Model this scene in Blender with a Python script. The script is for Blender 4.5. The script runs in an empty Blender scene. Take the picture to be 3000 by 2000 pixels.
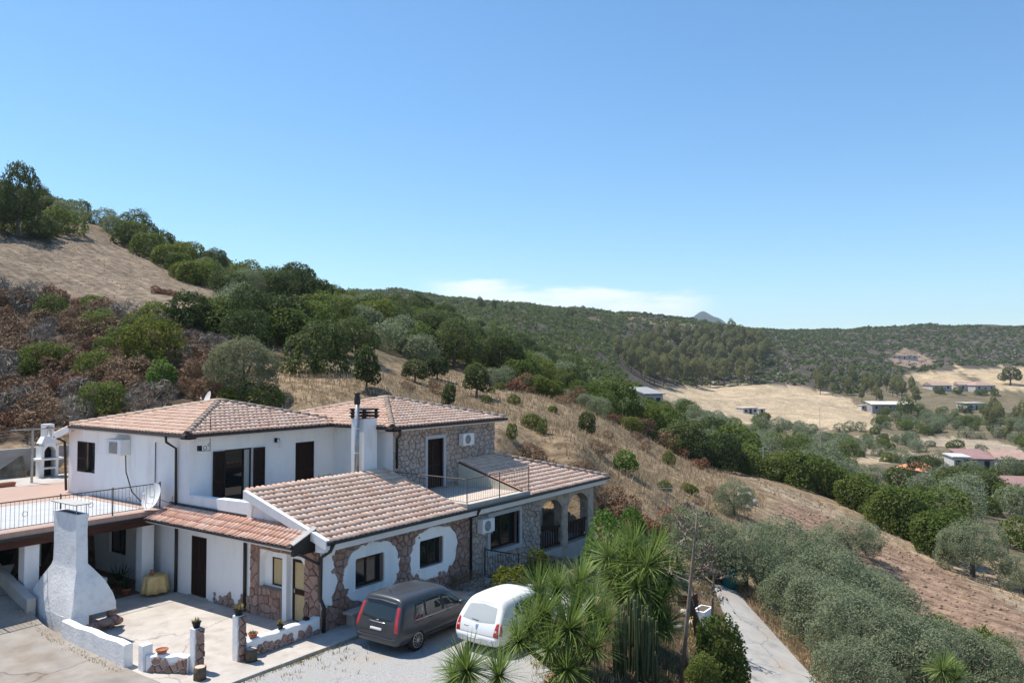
import bpy, math, random
import numpy as np
from mathutils import Vector, Matrix
random.seed(7); RNG = np.random.default_rng(7)
SC = bpy.context.scene
COL = SC.collection
# ------------------------------------------------------------------ camera
# world X runs along the long stone facade, world Y along the porch wall, z = 0 is the patio
F_PX = 2304.0; CAM_H = 8.5; PITCH = math.radians(2.0); HEAD = math.radians(35.2)
cam_d = bpy.data.cameras.new('camera'); cam = bpy.data.objects.new('camera', cam_d); COL.objects.link(cam)
cam_d.sensor_width = 36.0; cam_d.lens = 36.0 * F_PX / 3000.0; cam_d.clip_start = 0.1; cam_d.clip_end = 30000
cam.location = (0, 0, CAM_H)
cam.rotation_euler = (math.radians(90) + PITCH, 0, HEAD - math.radians(90))
SC.camera = cam
# ------------------------------------------------------------------ sky
SUN_EL = math.radians(63.0); SUN_AZ = math.radians(11.0)      # azimuth measured from +Y towards -X
sunv = Vector((-math.sin(SUN_AZ) * math.cos(SUN_EL), math.cos(SUN_AZ) * math.cos(SUN_EL), math.sin(SUN_EL)))
W = bpy.data.worlds.new('World'); SC.world = W; W.use_nodes = True
wn, wl = W.node_tree.nodes, W.node_tree.links; wn.clear()
w_out = wn.new('ShaderNodeOutputWorld'); w_bg = wn.new('ShaderNodeBackground'); w_sky = wn.new('ShaderNodeTexSky')
w_sky.sky_type = 'NISHITA'; w_sky.sun_disc = False; w_sky.sun_elevation = SUN_EL; w_sky.sun_rotation = -SUN_AZ
w_sky.altitude = 100; w_sky.air_density = 1.0; w_sky.dust_density = 0.1; w_sky.ozone_density = 5.0
w_bg.inputs['Strength'].default_value = 0.134
wl.new(w_bg.outputs[0], w_out.inputs[0])
# a low bank of fair-weather cloud beyond the hills
w_tc = wn.new('ShaderNodeTexCoord'); w_sep = wn.new('ShaderNodeSeparateXYZ'); wl.new(w_tc.outputs['Generated'], w_sep.inputs[0])
def wmath(op, a, b=None, c=None):
    n = wn.new('ShaderNodeMath'); n.operation = op
    for i, v in enumerate((a, b, c)):
        if v is None: continue
        if isinstance(v, (int, float)): n.inputs[i].default_value = v
        else: wl.new(v, n.inputs[i])
    return n.outputs[0]
def wrange(v, a, b, c=0.0, d=1.0):
    n = wn.new('ShaderNodeMapRange'); n.interpolation_type = 'SMOOTHSTEP'
    wl.new(v, n.inputs[0]); n.inputs[1].default_value = a; n.inputs[2].default_value = b; n.inputs[3].default_value = c; n.inputs[4].default_value = d
    return n.outputs[0]
w_az = wmath('ARCTAN2', w_sep.outputs[1], w_sep.outputs[0])          # angle from +X
w_map = wn.new('ShaderNodeCombineXYZ'); wl.new(wmath('MULTIPLY', w_az, 9.0), w_map.inputs[0]); wl.new(wmath('MULTIPLY', w_sep.outputs[2], 42.0), w_map.inputs[1])
w_no = wn.new('ShaderNodeTexNoise'); w_no.inputs['Scale'].default_value = 1.6; w_no.inputs['Detail'].default_value = 7; w_no.inputs['Roughness'].default_value = 0.55
wl.new(w_map.outputs[0], w_no.inputs['Vector'])
w_el = w_sep.outputs[2]
# cloud top falls away to the right of the bank, fades to both sides
w_rel = wmath('SUBTRACT', w_az, HEAD)
w_top = wmath('MULTIPLY_ADD', w_rel, 0.07, 0.110)
w_edge = wmath('ADD', w_top, wmath('MULTIPLY', wmath('SUBTRACT', w_no.outputs[0], 0.5), 0.034))
w_dif = wmath('SUBTRACT', w_edge, w_el)
w_m = wmath('MULTIPLY', wrange(w_dif, -0.003, 0.012), wmath('MULTIPLY', wrange(w_rel, -0.27, -0.19), wrange(w_rel, 0.13, 0.05)))
w_m = wmath('MULTIPLY', w_m, wrange(w_no.outputs[0], 0.2, 0.62, 0.45, 0.95))
w_mix = wn.new('ShaderNodeMixRGB'); wl.new(w_m, w_mix.inputs[0]); w_mix.inputs[2].default_value = (6.6, 7.1, 7.9, 1)
w_hs = wn.new('ShaderNodeHueSaturation'); w_hs.inputs['Saturation'].default_value = 1.14; wl.new(w_sky.outputs[0], w_hs.inputs['Color']); w_tint = wn.new('ShaderNodeMixRGB'); w_tint.blend_type = 'MULTIPLY'; w_tint.inputs[0].default_value = 1.0; w_tint.inputs[2].default_value = (1.0, 1.07, 1.0, 1); wl.new(w_hs.outputs[0], w_tint.inputs[1]); wl.new(w_tint.outputs[0], w_mix.inputs[1]); wl.new(w_mix.outputs[0], w_bg.inputs[0])
# ------------------------------------------------------------------ sun
sun_d = bpy.data.lights.new('sun', 'SUN'); sun_d.energy = 5.0; sun_d.angle = math.radians(0.53); sun_d.color = (1.0, 0.94, 0.84)
sun = bpy.data.objects.new('sun', sun_d); COL.objects.link(sun); sun.rotation_euler = sunv.to_track_quat('Z', 'Y').to_euler(); sun.location = (0, 0, 60)
# ------------------------------------------------------------------ view
SC.view_settings.view_transform = 'Standard'; SC.view_settings.look = 'None'; SC.view_settings.exposure = 0.46; SC.view_settings.gamma = 1.0
SC.view_settings.use_curve_mapping = False
SC.render.engine = 'CYCLES'; SC.cycles.max_bounces = 6; SC.cycles.diffuse_bounces = 3; SC.cycles.glossy_bounces = 2; SC.cycles.transmission_bounces = 3
SC.cycles.transparent_max_bounces = 4; SC.cycles.use_denoising = True; SC.cycles.caustics_reflective = False; SC.cycles.caustics_refractive = False

# ================================================================== helpers
_fw0 = np.array([math.cos(HEAD), math.sin(HEAD), 0]); _rt = np.array([math.sin(HEAD), -math.cos(HEAD), 0]); _u0 = np.array([0, 0, 1.0])
_fw = _fw0 * math.cos(PITCH) + _u0 * math.sin(PITCH); _up = _u0 * math.cos(PITCH) - _fw0 * math.sin(PITCH)
CAMP = np.array([0, 0, CAM_H])
def ray(x, y): return _fw + _rt * (x - 1500) / F_PX - _up * (y - 1000) / F_PX
def proj(P):
    q = np.asarray(P, float) - CAMP; t = q @ _fw
    return 1500 + F_PX * (q @ _rt) / t, 1000 - F_PX * (q @ _up) / t, t
def at_depth(x, y, d):            # a point on the photo's ray at forward distance d
    r = ray(x, y); return CAMP + r * d
def at_z(x, y, z=0.0):
    r = ray(x, y); return CAMP + r * ((z - CAM_H) / r[2])

def tag(o, label, cat, group=None):
    o['label'] = label; o['category'] = cat
    if group: o['group'] = group
    return o
def struct(o): o['kind'] = 'structure'; return o
def stuff(o): o['kind'] = 'stuff'; return o
def empty(name, loc=(0, 0, 0), rz=0.0, label=None, cat=None, group=None, parent=None):
    e = bpy.data.objects.new(name, None); COL.objects.link(e); e.location = loc; e.rotation_euler = (0, 0, rz); e.empty_display_size = 0.3
    if parent: e.parent = parent; 
    if label: tag(e, label, cat, group)
    return e
def raw_mesh(name, V, Fq, smooth=False):
    """V (n,3) array, Fq (m,3|4) int array -> mesh, fast"""
    V = np.asarray(V, np.float32); Fq = np.asarray(Fq, np.int32)
    me = bpy.data.meshes.new(name); k = Fq.shape[1]
    me.vertices.add(len(V)); me.vertices.foreach_set('co', V.ravel())
    me.loops.add(Fq.size); me.loops.foreach_set('vertex_index', Fq.ravel())
    me.polygons.add(len(Fq)); me.polygons.foreach_set('loop_start', np.arange(0, Fq.size, k, dtype=np.int32))
    if smooth: me.polygons.foreach_set('use_smooth', np.ones(len(Fq), bool))
    me.update(calc_edges=True); me.validate()
    return me
def add(name, me, mt, parent=None, wpar=True):
    o = bpy.data.objects.new(name, me); COL.objects.link(o)
    if mt is not None and not me.materials: me.materials.append(mt)
    if parent is not None:
        o.parent = parent
        if wpar:      # mesh is written in world coordinates
            o.matrix_parent_inverse = Matrix.Translation(-parent.location) if parent.type == 'EMPTY' else Matrix.Identity(4)
    return o
class MB:
    def __init__(s): s.v = []; s.f = []; s.sm = False
    def quad(s, a, b, c, d):
        n = len(s.v); s.v += [tuple(a), tuple(b), tuple(c), tuple(d)]; s.f.append((n, n + 1, n + 2, n + 3)); return s
    def poly(s, pts):
        n = len(s.v); s.v += [tuple(p) for p in pts]; s.f.append(tuple(range(n, n + len(pts)))); return s
    def box(s, x0, x1, y0, y1, z0, z1):
        n = len(s.v); s.v += [(x0, y0, z0), (x1, y0, z0), (x1, y1, z0), (x0, y1, z0), (x0, y0, z1), (x1, y0, z1), (x1, y1, z1), (x0, y1, z1)]
        for q in ((0, 3, 2, 1), (4, 5, 6, 7), (0, 1, 5, 4), (1, 2, 6, 5), (2, 3, 7, 6), (3, 0, 4, 7)): s.f.append(tuple(n + i for i in q))
        return s
    def loft(s, rings, cap=True, closed=True):
        n = len(s.v); k = len(rings[0])
        for r in rings: s.v += [tuple(p) for p in r]
        for i in range(len(rings) - 1):
            for j in range(k if closed else k - 1):
                a = n + i * k + j; b = n + i * k + (j + 1) % k; s.f.append((a, b, b + k, a + k))
        if cap and closed:
            s.f.append(tuple(n + j for j in reversed(range(k)))); s.f.append(tuple(n + (len(rings) - 1) * k + j for j in range(k)))
        return s
    def frustum(s, r0, r1):        # two rectangles (x0,x1,y0,y1,z)
        R = lambda r: [(r[0], r[2], r[4]), (r[1], r[2], r[4]), (r[1], r[3], r[4]), (r[0], r[3], r[4])]
        return s.loft([R(r0), R(r1)])
    def prism(s, pts, d):          # extrude a 3D polygon by vector d
        d = Vector(d); return s.loft([[Vector(p) for p in pts], [Vector(p) + d for p in pts]])
    def tube(s, path, r, n=8, cap=True):
        P = [Vector(p) for p in path]; rs = r if isinstance(r, (list, tuple)) else [r] * len(P); rings = []
        prev = None
        for i, p in enumerate(P):
            t = (P[min(i + 1, len(P) - 1)] - P[max(i - 1, 0)]).normalized()
            a = Vector((0, 0, 1)) if abs(t.z) < 0.9 else Vector((1, 0, 0))
            if prev is not None: x = (prev - t * prev.dot(t)).normalized()
            else: x = t.cross(a).normalized()
            prev = x; y = t.cross(x)
            rings.append([p + (x * math.cos(2 * math.pi * k / n) + y * math.sin(2 * math.pi * k / n)) * rs[i] for k in range(n)])
        return s.loft(rings, cap)
    def lathe(s, prof, c=(0, 0, 0), n=16, cap=True):
        c = Vector(c)
        return s.loft([[c + Vector((r * math.cos(2 * math.pi * k / n), r * math.sin(2 * math.pi * k / n), z)) for k in range(n)] for r, z in prof], cap)
    def mesh(s, name='mesh', smooth=False):
        me = bpy.data.meshes.new(name); me.from_pydata(s.v, [], s.f)
        if smooth or s.sm: me.polygons.foreach_set('use_smooth', np.ones(len(me.polygons), bool))
        me.update(); return me
    def build(s, name, mt, parent=None, smooth=False, wpar=True): return add(name, s.mesh(name, smooth), mt, parent, wpar)
def bevel(o, w=0.01, seg=2):
    m = o.modifiers.new('bevel', 'BEVEL'); m.width = w; m.segments = seg; m.limit_method = 'ANGLE'; return o
def autosmooth(o, ang=40):
    me = o.data; me.polygons.foreach_set('use_smooth', np.ones(len(me.polygons), bool))
    try: me.set_sharp_from_angle(angle=math.radians(ang))
    except Exception: pass
    return o
def inpoly(x, y, poly):
    c = False; n = len(poly); j = n - 1
    for i in range(n):
        xi, yi = poly[i]; xj, yj = poly[j]
        if (yi > y) != (yj > y) and x < (xj - xi) * (y - yi) / (yj - yi) + xi: c = not c
        j = i
    return c
def copy_tree(o, parent=None):
    c = o.copy(); COL.objects.link(c)
    if parent is not None: c.parent = parent
    for ch in o.children: copy_tree(ch, c)
    return c

# ------------------------------------------------------------------ materials
def new_mat(name):
    m = bpy.data.materials.new(name); m.use_nodes = True; nt = m.node_tree; b = nt.nodes['Principled BSDF']; return m, nt, b
def N(nt, t, **kw):
    n = nt.nodes.new(t)
    for k, v in kw.items():
        if k in ('operation', 'blend_type', 'data_type', 'interpolation_type', 'feature', 'distance', 'wave_type', 'attribute_name', 'noise_dimensions', 'use_clamp'): setattr(n, k, v)
        else: n.inputs[k.replace('_', ' ')].default_value = v
    return n
def ramp(nt, stops):
    r = nt.nodes.new('ShaderNodeValToRGB'); e = r.color_ramp.elements
    while len(e) > 2: e.remove(e[-1])
    for i, (p, c) in enumerate(stops):
        el = e[i] if i < 2 else e.new(p)
        el.position = p; el.color = (*c, 1)
    return r
def mat(name, stops, rough=0.85, scale=4.0, detail=6, bump=0.0, bscale=40.0, spec=0.12, metal=0.0, stretch=None, rand=0.0, coat=0.0, blotch=None):
    """procedural surface: colour ramp over noise (+ a random per object/island), fine bump.  stops: list of colours"""
    m, nt, b = new_mat(name); L = nt.links
    tc = nt.nodes.new('ShaderNodeTexCoord'); mp = nt.nodes.new('ShaderNodeMapping'); L.new(tc.outputs['Object'], mp.inputs[0])
    if stretch: mp.inputs['Scale'].default_value = stretch
    no = N(nt, 'ShaderNodeTexNoise', Scale=scale, Detail=detail, Roughness=0.6); L.new(mp.outputs[0], no.inputs['Vector'])
    fac = no.outputs[0]
    mr = N(nt, 'ShaderNodeMapRange', **{'From_Min': 0.28, 'From_Max': 0.72}); L.new(fac, mr.inputs[0]); fac = mr.outputs[0]
    if rand:
        oi = nt.nodes.new('ShaderNodeObjectInfo'); ge = nt.nodes.new('ShaderNodeNewGeometry')
        a = N(nt, 'ShaderNodeMath', operation='ADD'); L.new(oi.outputs['Random'], a.inputs[0]); L.new(ge.outputs['Random Per Island'], a.inputs[1])
        fr = N(nt, 'ShaderNodeMath', operation='FRACT'); L.new(a.outputs[0], fr.inputs[0])
        mx = N(nt, 'ShaderNodeMix', data_type='FLOAT'); mx.inputs[0].default_value = rand; L.new(fac, mx.inputs[2]); L.new(fr.outputs[0], mx.inputs[3]); fac = mx.outputs[0]
    n = len(stops); r = ramp(nt, [(i / max(1, n - 1), c) for i, c in enumerate(stops)] if n > 1 else [(0, stops[0]), (1, stops[0])])
    L.new(fac, r.inputs[0]); colr = r.outputs[0]
    if blotch:      # (colour, scale, low, high)
        nb = N(nt, 'ShaderNodeTexNoise', Scale=blotch[1], Detail=5, Roughness=0.62); L.new(mp.outputs[0], nb.inputs['Vector'])
        rb = N(nt, 'ShaderNodeMapRange', **{'From_Min': blotch[2], 'From_Max': blotch[3]}); L.new(nb.outputs[0], rb.inputs[0])
        mc = nt.nodes.new('ShaderNodeMixRGB'); L.new(rb.outputs[0], mc.inputs[0]); L.new(colr, mc.inputs[1]); mc.inputs[2].default_value = (*blotch[0], 1); colr = mc.outputs[0]
    L.new(colr, b.inputs['Base Color'])
    b.inputs['Roughness'].default_value = rough; b.inputs['Specular IOR Level'].default_value = spec; b.inputs['Metallic'].default_value = metal
    if coat: b.inputs['Coat Weight'].default_value = coat; b.inputs['Coat Roughness'].default_value = 0.06
    if bump:
        nb2 = N(nt, 'ShaderNodeTexNoise', Scale=bscale, Detail=5, Roughness=0.6); L.new(tc.outputs['Object'], nb2.inputs['Vector'])
        bp = N(nt, 'ShaderNodeBump', Strength=min(1.0, bump), Distance=0.02); L.new(nb2.outputs[0], bp.inputs['Height']); L.new(bp.outputs[0], b.inputs['Normal'])
    return m
def leafmat(name, stops, back=None, trans=0.44, rough=0.55, rand=0.42):
    """foliage: colour varies per leaf and per plant, light passes through"""
    m, nt, b = new_mat(name); L = nt.links
    oi = nt.nodes.new('ShaderNodeObjectInfo'); ge = nt.nodes.new('ShaderNodeNewGeometry')
    mx = N(nt, 'ShaderNodeMix', data_type='FLOAT'); mx.inputs[0].default_value = rand; L.new(oi.outputs['Random'], mx.inputs[2]); L.new(ge.outputs['Random Per Island'], mx.inputs[3])
    n = len(stops); r = ramp(nt, [(i / (n - 1), c) for i, c in enumerate(stops)]); L.new(mx.outputs[0], r.inputs[0]); colr = r.outputs[0]
    if back:
        mb = nt.nodes.new('ShaderNodeMixRGB'); L.new(ge.outputs['Backfacing'], mb.inputs[0]); L.new(colr, mb.inputs[1]); mb.inputs[2].default_value = (*back, 1); colr = mb.outputs[0]
    L.new(colr, b.inputs['Base Color']); b.inputs['Roughness'].default_value = rough; b.inputs['Specular IOR Level'].default_value = 0.12
    tr = nt.nodes.new('ShaderNodeBsdfTranslucent'); L.new(colr, tr.inputs[0])
    ms = nt.nodes.new('ShaderNodeMixShader'); ms.inputs[0].default_value = trans; L.new(b.outputs[0], ms.inputs[1]); L.new(tr.outputs[0], ms.inputs[2])
    L.new(ms.outputs[0], nt.nodes['Material Output'].inputs[0])
    return m
def glassmat(name, col=(0.012, 0.016, 0.018), rough=0.03):
    m, nt, b = new_mat(name); b.inputs['Base Color'].default_value = (*col, 1); b.inputs['Roughness'].default_value = rough; b.inputs['Specular IOR Level'].default_value = 0.55; b.inputs['IOR'].default_value = 1.52
    return m
M = {}
M['plaster'] = mat('white_plaster', [(0.78, 0.78, 0.78), (0.85, 0.85, 0.845), (0.87, 0.87, 0.86)], 0.9, 1.3, bump=0.14, bscale=50, stretch=(1.5, 1.5, .4), blotch=((0.66, 0.645, 0.62), 1.1, 0.56, 0.85))
M['rough_plaster'] = mat('rough_white_plaster', [(0.66, 0.66, 0.66), (0.80, 0.80, 0.80), (0.84, 0.84, 0.83)], 0.92, 3.0, bump=0.9, bscale=11)
M['fascia'] = mat('white_fascia', [(0.66, 0.67, 0.68), (0.76, 0.76, 0.76)], 0.8, 2.0, bump=0.08)
M['tile'] = mat('terracotta_tile', [(0.50, 0.29, 0.20), (0.61, 0.395, 0.29), (0.67, 0.465, 0.355), (0.71, 0.53, 0.42), (0.62, 0.45, 0.345)], 0.85, 6.0, bump=0.25, bscale=30, rand=0.55, blotch=((0.32, 0.25, 0.21), 3.1, 0.6, 0.85))
M['tile_porch'] = mat('orange_tile', [(0.42, 0.21, 0.14), (0.58, 0.33, 0.24), (0.66, 0.43, 0.33), (0.70, 0.54, 0.45)], 0.85, 7.0, bump=0.25, bscale=30, rand=0.6)
M['ridge'] = mat('weathered_ridge_tile', [(0.25, 0.19, 0.15), (0.45, 0.34, 0.27), (0.52, 0.42, 0.34)], 0.9, 5.0, bump=0.3, rand=0.5)
M['underlay'] = mat('tile_channel', [(0.42, 0.24, 0.175), (0.56, 0.36, 0.28)], 0.9, 9.0)
M['gutter'] = mat('dark_brown_gutter', [(0.020, 0.016, 0.014), (0.032, 0.026, 0.024)], 0.45, 6.0, spec=0.4)
M['wood_dark'] = mat('dark_brown_wood', [(0.022, 0.012, 0.009), (0.045, 0.026, 0.020)], 0.6, 5.0, stretch=(3, 3, 0.4))
M['beam'] = mat('red_brown_beam', [(0.05, 0.022, 0.016), (0.10, 0.045, 0.032)], 0.7, 4.0, stretch=(0.4, 3, 3))
M['glass'] = glassmat('window_glass')
M['stone_pink'] = mat('pink_porphyry', [(0.20, 0.12, 0.095), (0.29, 0.18, 0.145), (0.35, 0.225, 0.18), (0.31, 0.235, 0.205), (0.39, 0.28, 0.23)], 0.9, 5.0, bump=0.6, bscale=18, rand=0.65)
M['stone_beige'] = mat('beige_granite', [(0.29, 0.21, 0.165), (0.38, 0.305, 0.25), (0.44, 0.36, 0.31), (0.36, 0.335, 0.32), (0.50, 0.42, 0.36), (0.41, 0.30, 0.24)], 0.9, 5.0, bump=0.6, bscale=18, rand=0.7)
M['mortar'] = mat('mortar', [(0.27, 0.205, 0.17), (0.34, 0.27, 0.23)], 0.95, 6.0, bump=0.4)
M['granite_trim'] = mat('grey_granite_trim', [(0.40, 0.40, 0.41), (0.52, 0.52, 0.53)], 0.7, 30.0, bump=0.05)
M['concrete'] = mat('patio_concrete', [(0.385, 0.345, 0.31), (0.46, 0.42, 0.38), (0.51, 0.47, 0.43)], 0.9, 0.9, bump=0.1, blotch=((0.32, 0.28, 0.245), 1.7, 0.5, 0.8))
M['drive'] = mat('driveway_concrete', [(0.225, 0.20, 0.175), (0.295, 0.265, 0.235), (0.345, 0.315, 0.285)], 0.95, 1.1, bump=0.35, bscale=14, blotch=((0.23, 0.18, 0.135), 0.7, 0.5, 0.75))
M['gravel'] = mat('pale_gravel', [(0.22, 0.215, 0.21), (0.345, 0.338, 0.33), (0.45, 0.44, 0.43)], 0.95, 26.0, detail=8, bump=0.9, bscale=48, blotch=((0.38, 0.32, 0.25), 0.9, 0.56, 0.75))
M['path'] = mat('cracked_path_concrete', [(0.28, 0.27, 0.255), (0.36, 0.345, 0.325), (0.42, 0.40, 0.375)], 0.95, 1.6, bump=0.25, bscale=20, blotch=((0.34, 0.29, 0.245), 0.8, 0.5, 0.7))
M['grey_concrete'] = mat('grey_retaining_concrete', [(0.20, 0.19, 0.18), (0.32, 0.31, 0.295), (0.40, 0.385, 0.365)], 0.95, 0.9, bump=0.3, stretch=(0.5, 0.5, 2.0))
M['cap'] = mat('weathered_wall_cap', [(0.36, 0.34, 0.31), (0.50, 0.48, 0.45)], 0.95, 1.2, bump=0.3)
M['black_iron'] = mat('black_iron', [(0.015, 0.014, 0.014), (0.03, 0.028, 0.027)], 0.5, 9.0)
M['brown_iron'] = mat('brown_painted_iron', [(0.10, 0.085, 0.075), (0.20, 0.17, 0.15)], 0.5, 9.0)
M['grey_metal'] = mat('galvanised_metal', [(0.30, 0.30, 0.30), (0.45, 0.45, 0.44)], 0.4, 6.0, metal=0.6)
M['white_metal'] = mat('white_enamel', [(0.72, 0.72, 0.70), (0.80, 0.80, 0.79)], 0.4, 3.0)
M['bark'] = mat('grey_brown_bark', [(0.07, 0.055, 0.042), (0.16, 0.13, 0.10)], 0.95, 9.0, bump=0.8, bscale=20, stretch=(2, 2, 0.5))
M['clay'] = mat('terracotta_pot', [(0.30, 0.11, 0.06), (0.42, 0.17, 0.10)], 0.85, 6.0)
def cracks(m, scale, width, dark, joint=None):
    nt = m.node_tree; b = nt.nodes['Principled BSDF']; L = nt.links; src = b.inputs['Base Color'].links[0].from_socket; tc = nt.nodes.new('ShaderNodeTexCoord'); no = N(nt, 'ShaderNodeTexNoise', Scale=2.2, Detail=5); L.new(tc.outputs['Object'], no.inputs['Vector'])
    ad = N(nt, 'ShaderNodeVectorMath', operation='MULTIPLY_ADD'); L.new(no.outputs['Color'], ad.inputs[0]); ad.inputs[1].default_value = (.5, .5, .5); L.new(tc.outputs['Object'], ad.inputs[2]); vo = N(nt, 'ShaderNodeTexVoronoi', feature='DISTANCE_TO_EDGE', Scale=scale); L.new(ad.outputs[0], vo.inputs['Vector'])
    r = N(nt, 'ShaderNodeMapRange', **{'From_Min': 0.0, 'From_Max': width, 'To_Min': dark, 'To_Max': 1.0}); L.new(vo.outputs[0], r.inputs[0]); mx = N(nt, 'ShaderNodeVectorMath', operation='SCALE'); L.new(src, mx.inputs[0]); L.new(r.outputs[0], mx.inputs['Scale']); L.new(mx.outputs[0], b.inputs['Base Color'])
cracks(M['drive'], .23, .012, .55); cracks(M['concrete'], .17, .006, .62); cracks(M['path'], .35, .012, .6)
M['black_plastic'] = mat('black_plastic', [(0.018, 0.018, 0.019), (0.03, 0.03, 0.03)], 0.5, 6.0)
# ================================================================== terrain
# ground points read off the photograph: pixel + distance in metres
GP = [(-300,1330,38),(0,1310,41),(200,1300,42),(-300,1050,48),(0,1080,52),(0,900,64),(0,700,86),(0,610,108),(-300,580,100),(0,720,160),(-300,700,160),
(300,1250,43),(300,1100,50),(300,950,62),(300,830,76),(300,700,100),(300,670,110),(300,780,155),
(600,1190,46),(600,1080,54),(600,980,63),(600,880,77),(600,800,100),(620,785,110),(600,870,155),
(900,1180,47),(900,1090,56),(900,1000,67),(900,930,82),(900,890,105),(900,885,120),(900,930,165),
(1150,1185,48),(1150,1110,58),(1150,1050,72),(1150,980,95),(1150,930,135),(1150,915,180),(1150,900,420),(1080,865,700),(1240,862,660),(1330,880,620),
(1450,1290,45),(1450,1210,55),(1450,1130,72),(1480,1085,95),(1450,1030,150),(1450,975,260),(1450,915,420),(1450,905,490),
(1700,1350,45),(1700,1270,56),(1700,1190,75),(1700,1130,120),(1700,1065,220),(1700,990,400),(1620,925,500),(1800,958,530),(2000,972,570),
(1900,1480,44),(1900,1380,56),(1900,1300,76),(1900,1240,110),(1900,1200,160),(1920,1172,260),(1960,1150,360),(2000,1128,430),(2000,1050,520),
(2100,1580,44),(2100,1470,56),(2100,1390,76),(2100,1330,110),(2150,1280,180),(2150,1240,280),(2200,1190,360),(2200,1130,440),
(2300,1700,43),(2300,1560,54),(2300,1470,66),(2300,1400,86),(2300,1350,130),(2300,1305,200),(2400,1255,300),(2400,1195,370),(2350,1132,440),
(2600,1850,42),(2600,1680,52),(2600,1590,62),(2600,1500,82),(2600,1425,120),(2600,1345,190),(2600,1280,280),(2600,1205,370),(2600,1135,450),(2650,1060,600),
(3000,2000,40),(3000,1870,45),(3000,1760,53),(3000,1650,66),(3000,1555,88),(3000,1460,125),(3000,1355,190),(3000,1275,280),(3000,1200,380),(3000,1135,460),(2950,1085,570),
(3400,2000,44),(3400,1700,65),(3400,1420,160),(3400,1150,450),(3400,955,850),
(2300,972,800),(2700,958,850),(2600,1010,700),(3000,958,850),(3000,1025,680),
(500,930,700),(1500,960,1000),(2000,1010,1200),(2700,1010,1400),(3400,1010,1400),(900,960,1100),(-300,900,700)]
WP = [(8,14,-.1),(14,14,-.1),(18,12.2,-.15),(20,10,-.5),(22,8,-1.1),(26,10.5,-1.3),(25,7.3,-1.6),(27,4,-2.2),(30,10.2,-1.4),(33.5,12.5,-1.15),(29,14,-.7),(24,14,-.25),(33,17,-.5),(36,18,-.45),(36,14,-1.0),(40,17,-1.0),
 (36,24,.8),(35,28,2.3),(38,21,.1),(33,30,3.0),(28,33,3.4),(5,0,-2),(0,12,0),(12,2,-2.5),(0,-30,-1),(-30,0,3),(20,1,-3.2),(-20,30,5),(-40,-40,2),(40,-20,-7),(100,-60,-15),(-100,60,22),(-150,-150,5),(150,-150,-20),(600,-500,-20),(-500,300,40),(-500,-500,10)]
_pts = np.array([at_depth(*g) for g in GP] + [np.array(w, float) for w in WP])
def _lp(x, y):
    a = np.arctan2(x * _rt[0] + y * _rt[1], x * _fw0[0] + y * _fw0[1]); r = np.hypot(x, y)
    return np.stack([a * 2.2, np.log(r + 6.0)], -1)
def _tps(d2): return 0.5 * d2 * np.log(d2 + 1e-12)
_Q = _lp(_pts[:, 0], _pts[:, 1]); _n = len(_Q)
_A = np.zeros((_n + 3, _n + 3)); _d2 = ((_Q[:, None] - _Q[None]) ** 2).sum(-1); _A[:_n, :_n] = _tps(_d2) + np.eye(_n) * 2e-5
_A[:_n, _n:] = np.c_[np.ones(_n), _Q]; _A[_n:, :_n] = _A[:_n, _n:].T
_w = np.linalg.solve(_A, np.r_[_pts[:, 2], 0, 0, 0])
def _sst(v, a, b): t = np.clip((v - a) / (b - a), 0, 1); return t * t * (3 - 2 * t)
def ramp_z(Y): return np.interp(Y, [14, 21, 25, 27, 29, 32, 36, 42], [-0.1, 0.0, 0.1, 0.3, 0.85, 1.7, 2.5, 3.0])
def lump(x, y):           # small swells of the ground, growing with distance
    r = np.hypot(x, y); k = np.clip((r - 30) / 300, 0, 1)
    return (np.sin(x * .31 + 1.3 * np.sin(y * .23)) * np.sin(y * .27 + 1.1 * np.sin(x * .19)) * 0.16 + np.sin(x * .071 + np.sin(y * .05) * 2) * np.sin(y * .063) * (0.3 + 1.6 * k))
def ground(x, y):
    x = np.atleast_1d(np.asarray(x, float)); y = np.atleast_1d(np.asarray(y, float)); sh = x.shape; x = x.ravel(); y = y.ravel(); out = np.empty(len(x))
    for i in range(0, len(x), 20000):
        q = _lp(x[i:i + 20000], y[i:i + 20000]); d2 = ((q[:, None] - _Q[None]) ** 2).sum(-1)
        out[i:i + 20000] = _tps(d2) @ _w[:_n] + _w[_n] + q @ _w[_n + 1:]
    out += lump(x, y) * _sst(np.hypot(x - 22, y - 22), 20, 34)
    pad = lambda x0, x1, y0, y1, m, m2=None: _sst(x, x0 - m, x0) * (1 - _sst(x, x1, x1 + (m2 or m))) * _sst(y, y0 - m, y0) * (1 - _sst(y, y1, y1 + m))
    m = np.maximum(pad(12.3, 31.0, 16, 34.5, .01, 3.0), pad(8, 21, 13.4, 34.5, 2.0, 6)); out = out * (1 - m) - 0.16 * m
    m = pad(2, 12.3, 14, 44, 0.02); m = np.maximum(m, pad(-6, 12.3, 14, 44, 8) * (x <= 12.3)); out = out * (1 - m) + (ramp_z(y) - 0.1) * m
    m = pad(12.3, 24.5, 34.52, 43.9, .01); m = np.maximum(m, pad(8, 24.5, 42, 43.9, .01)); out = out * (1 - m) + 2.9 * m
    return out.reshape(sh)
def ground1(x, y): return float(ground([x], [y])[0])
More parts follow.
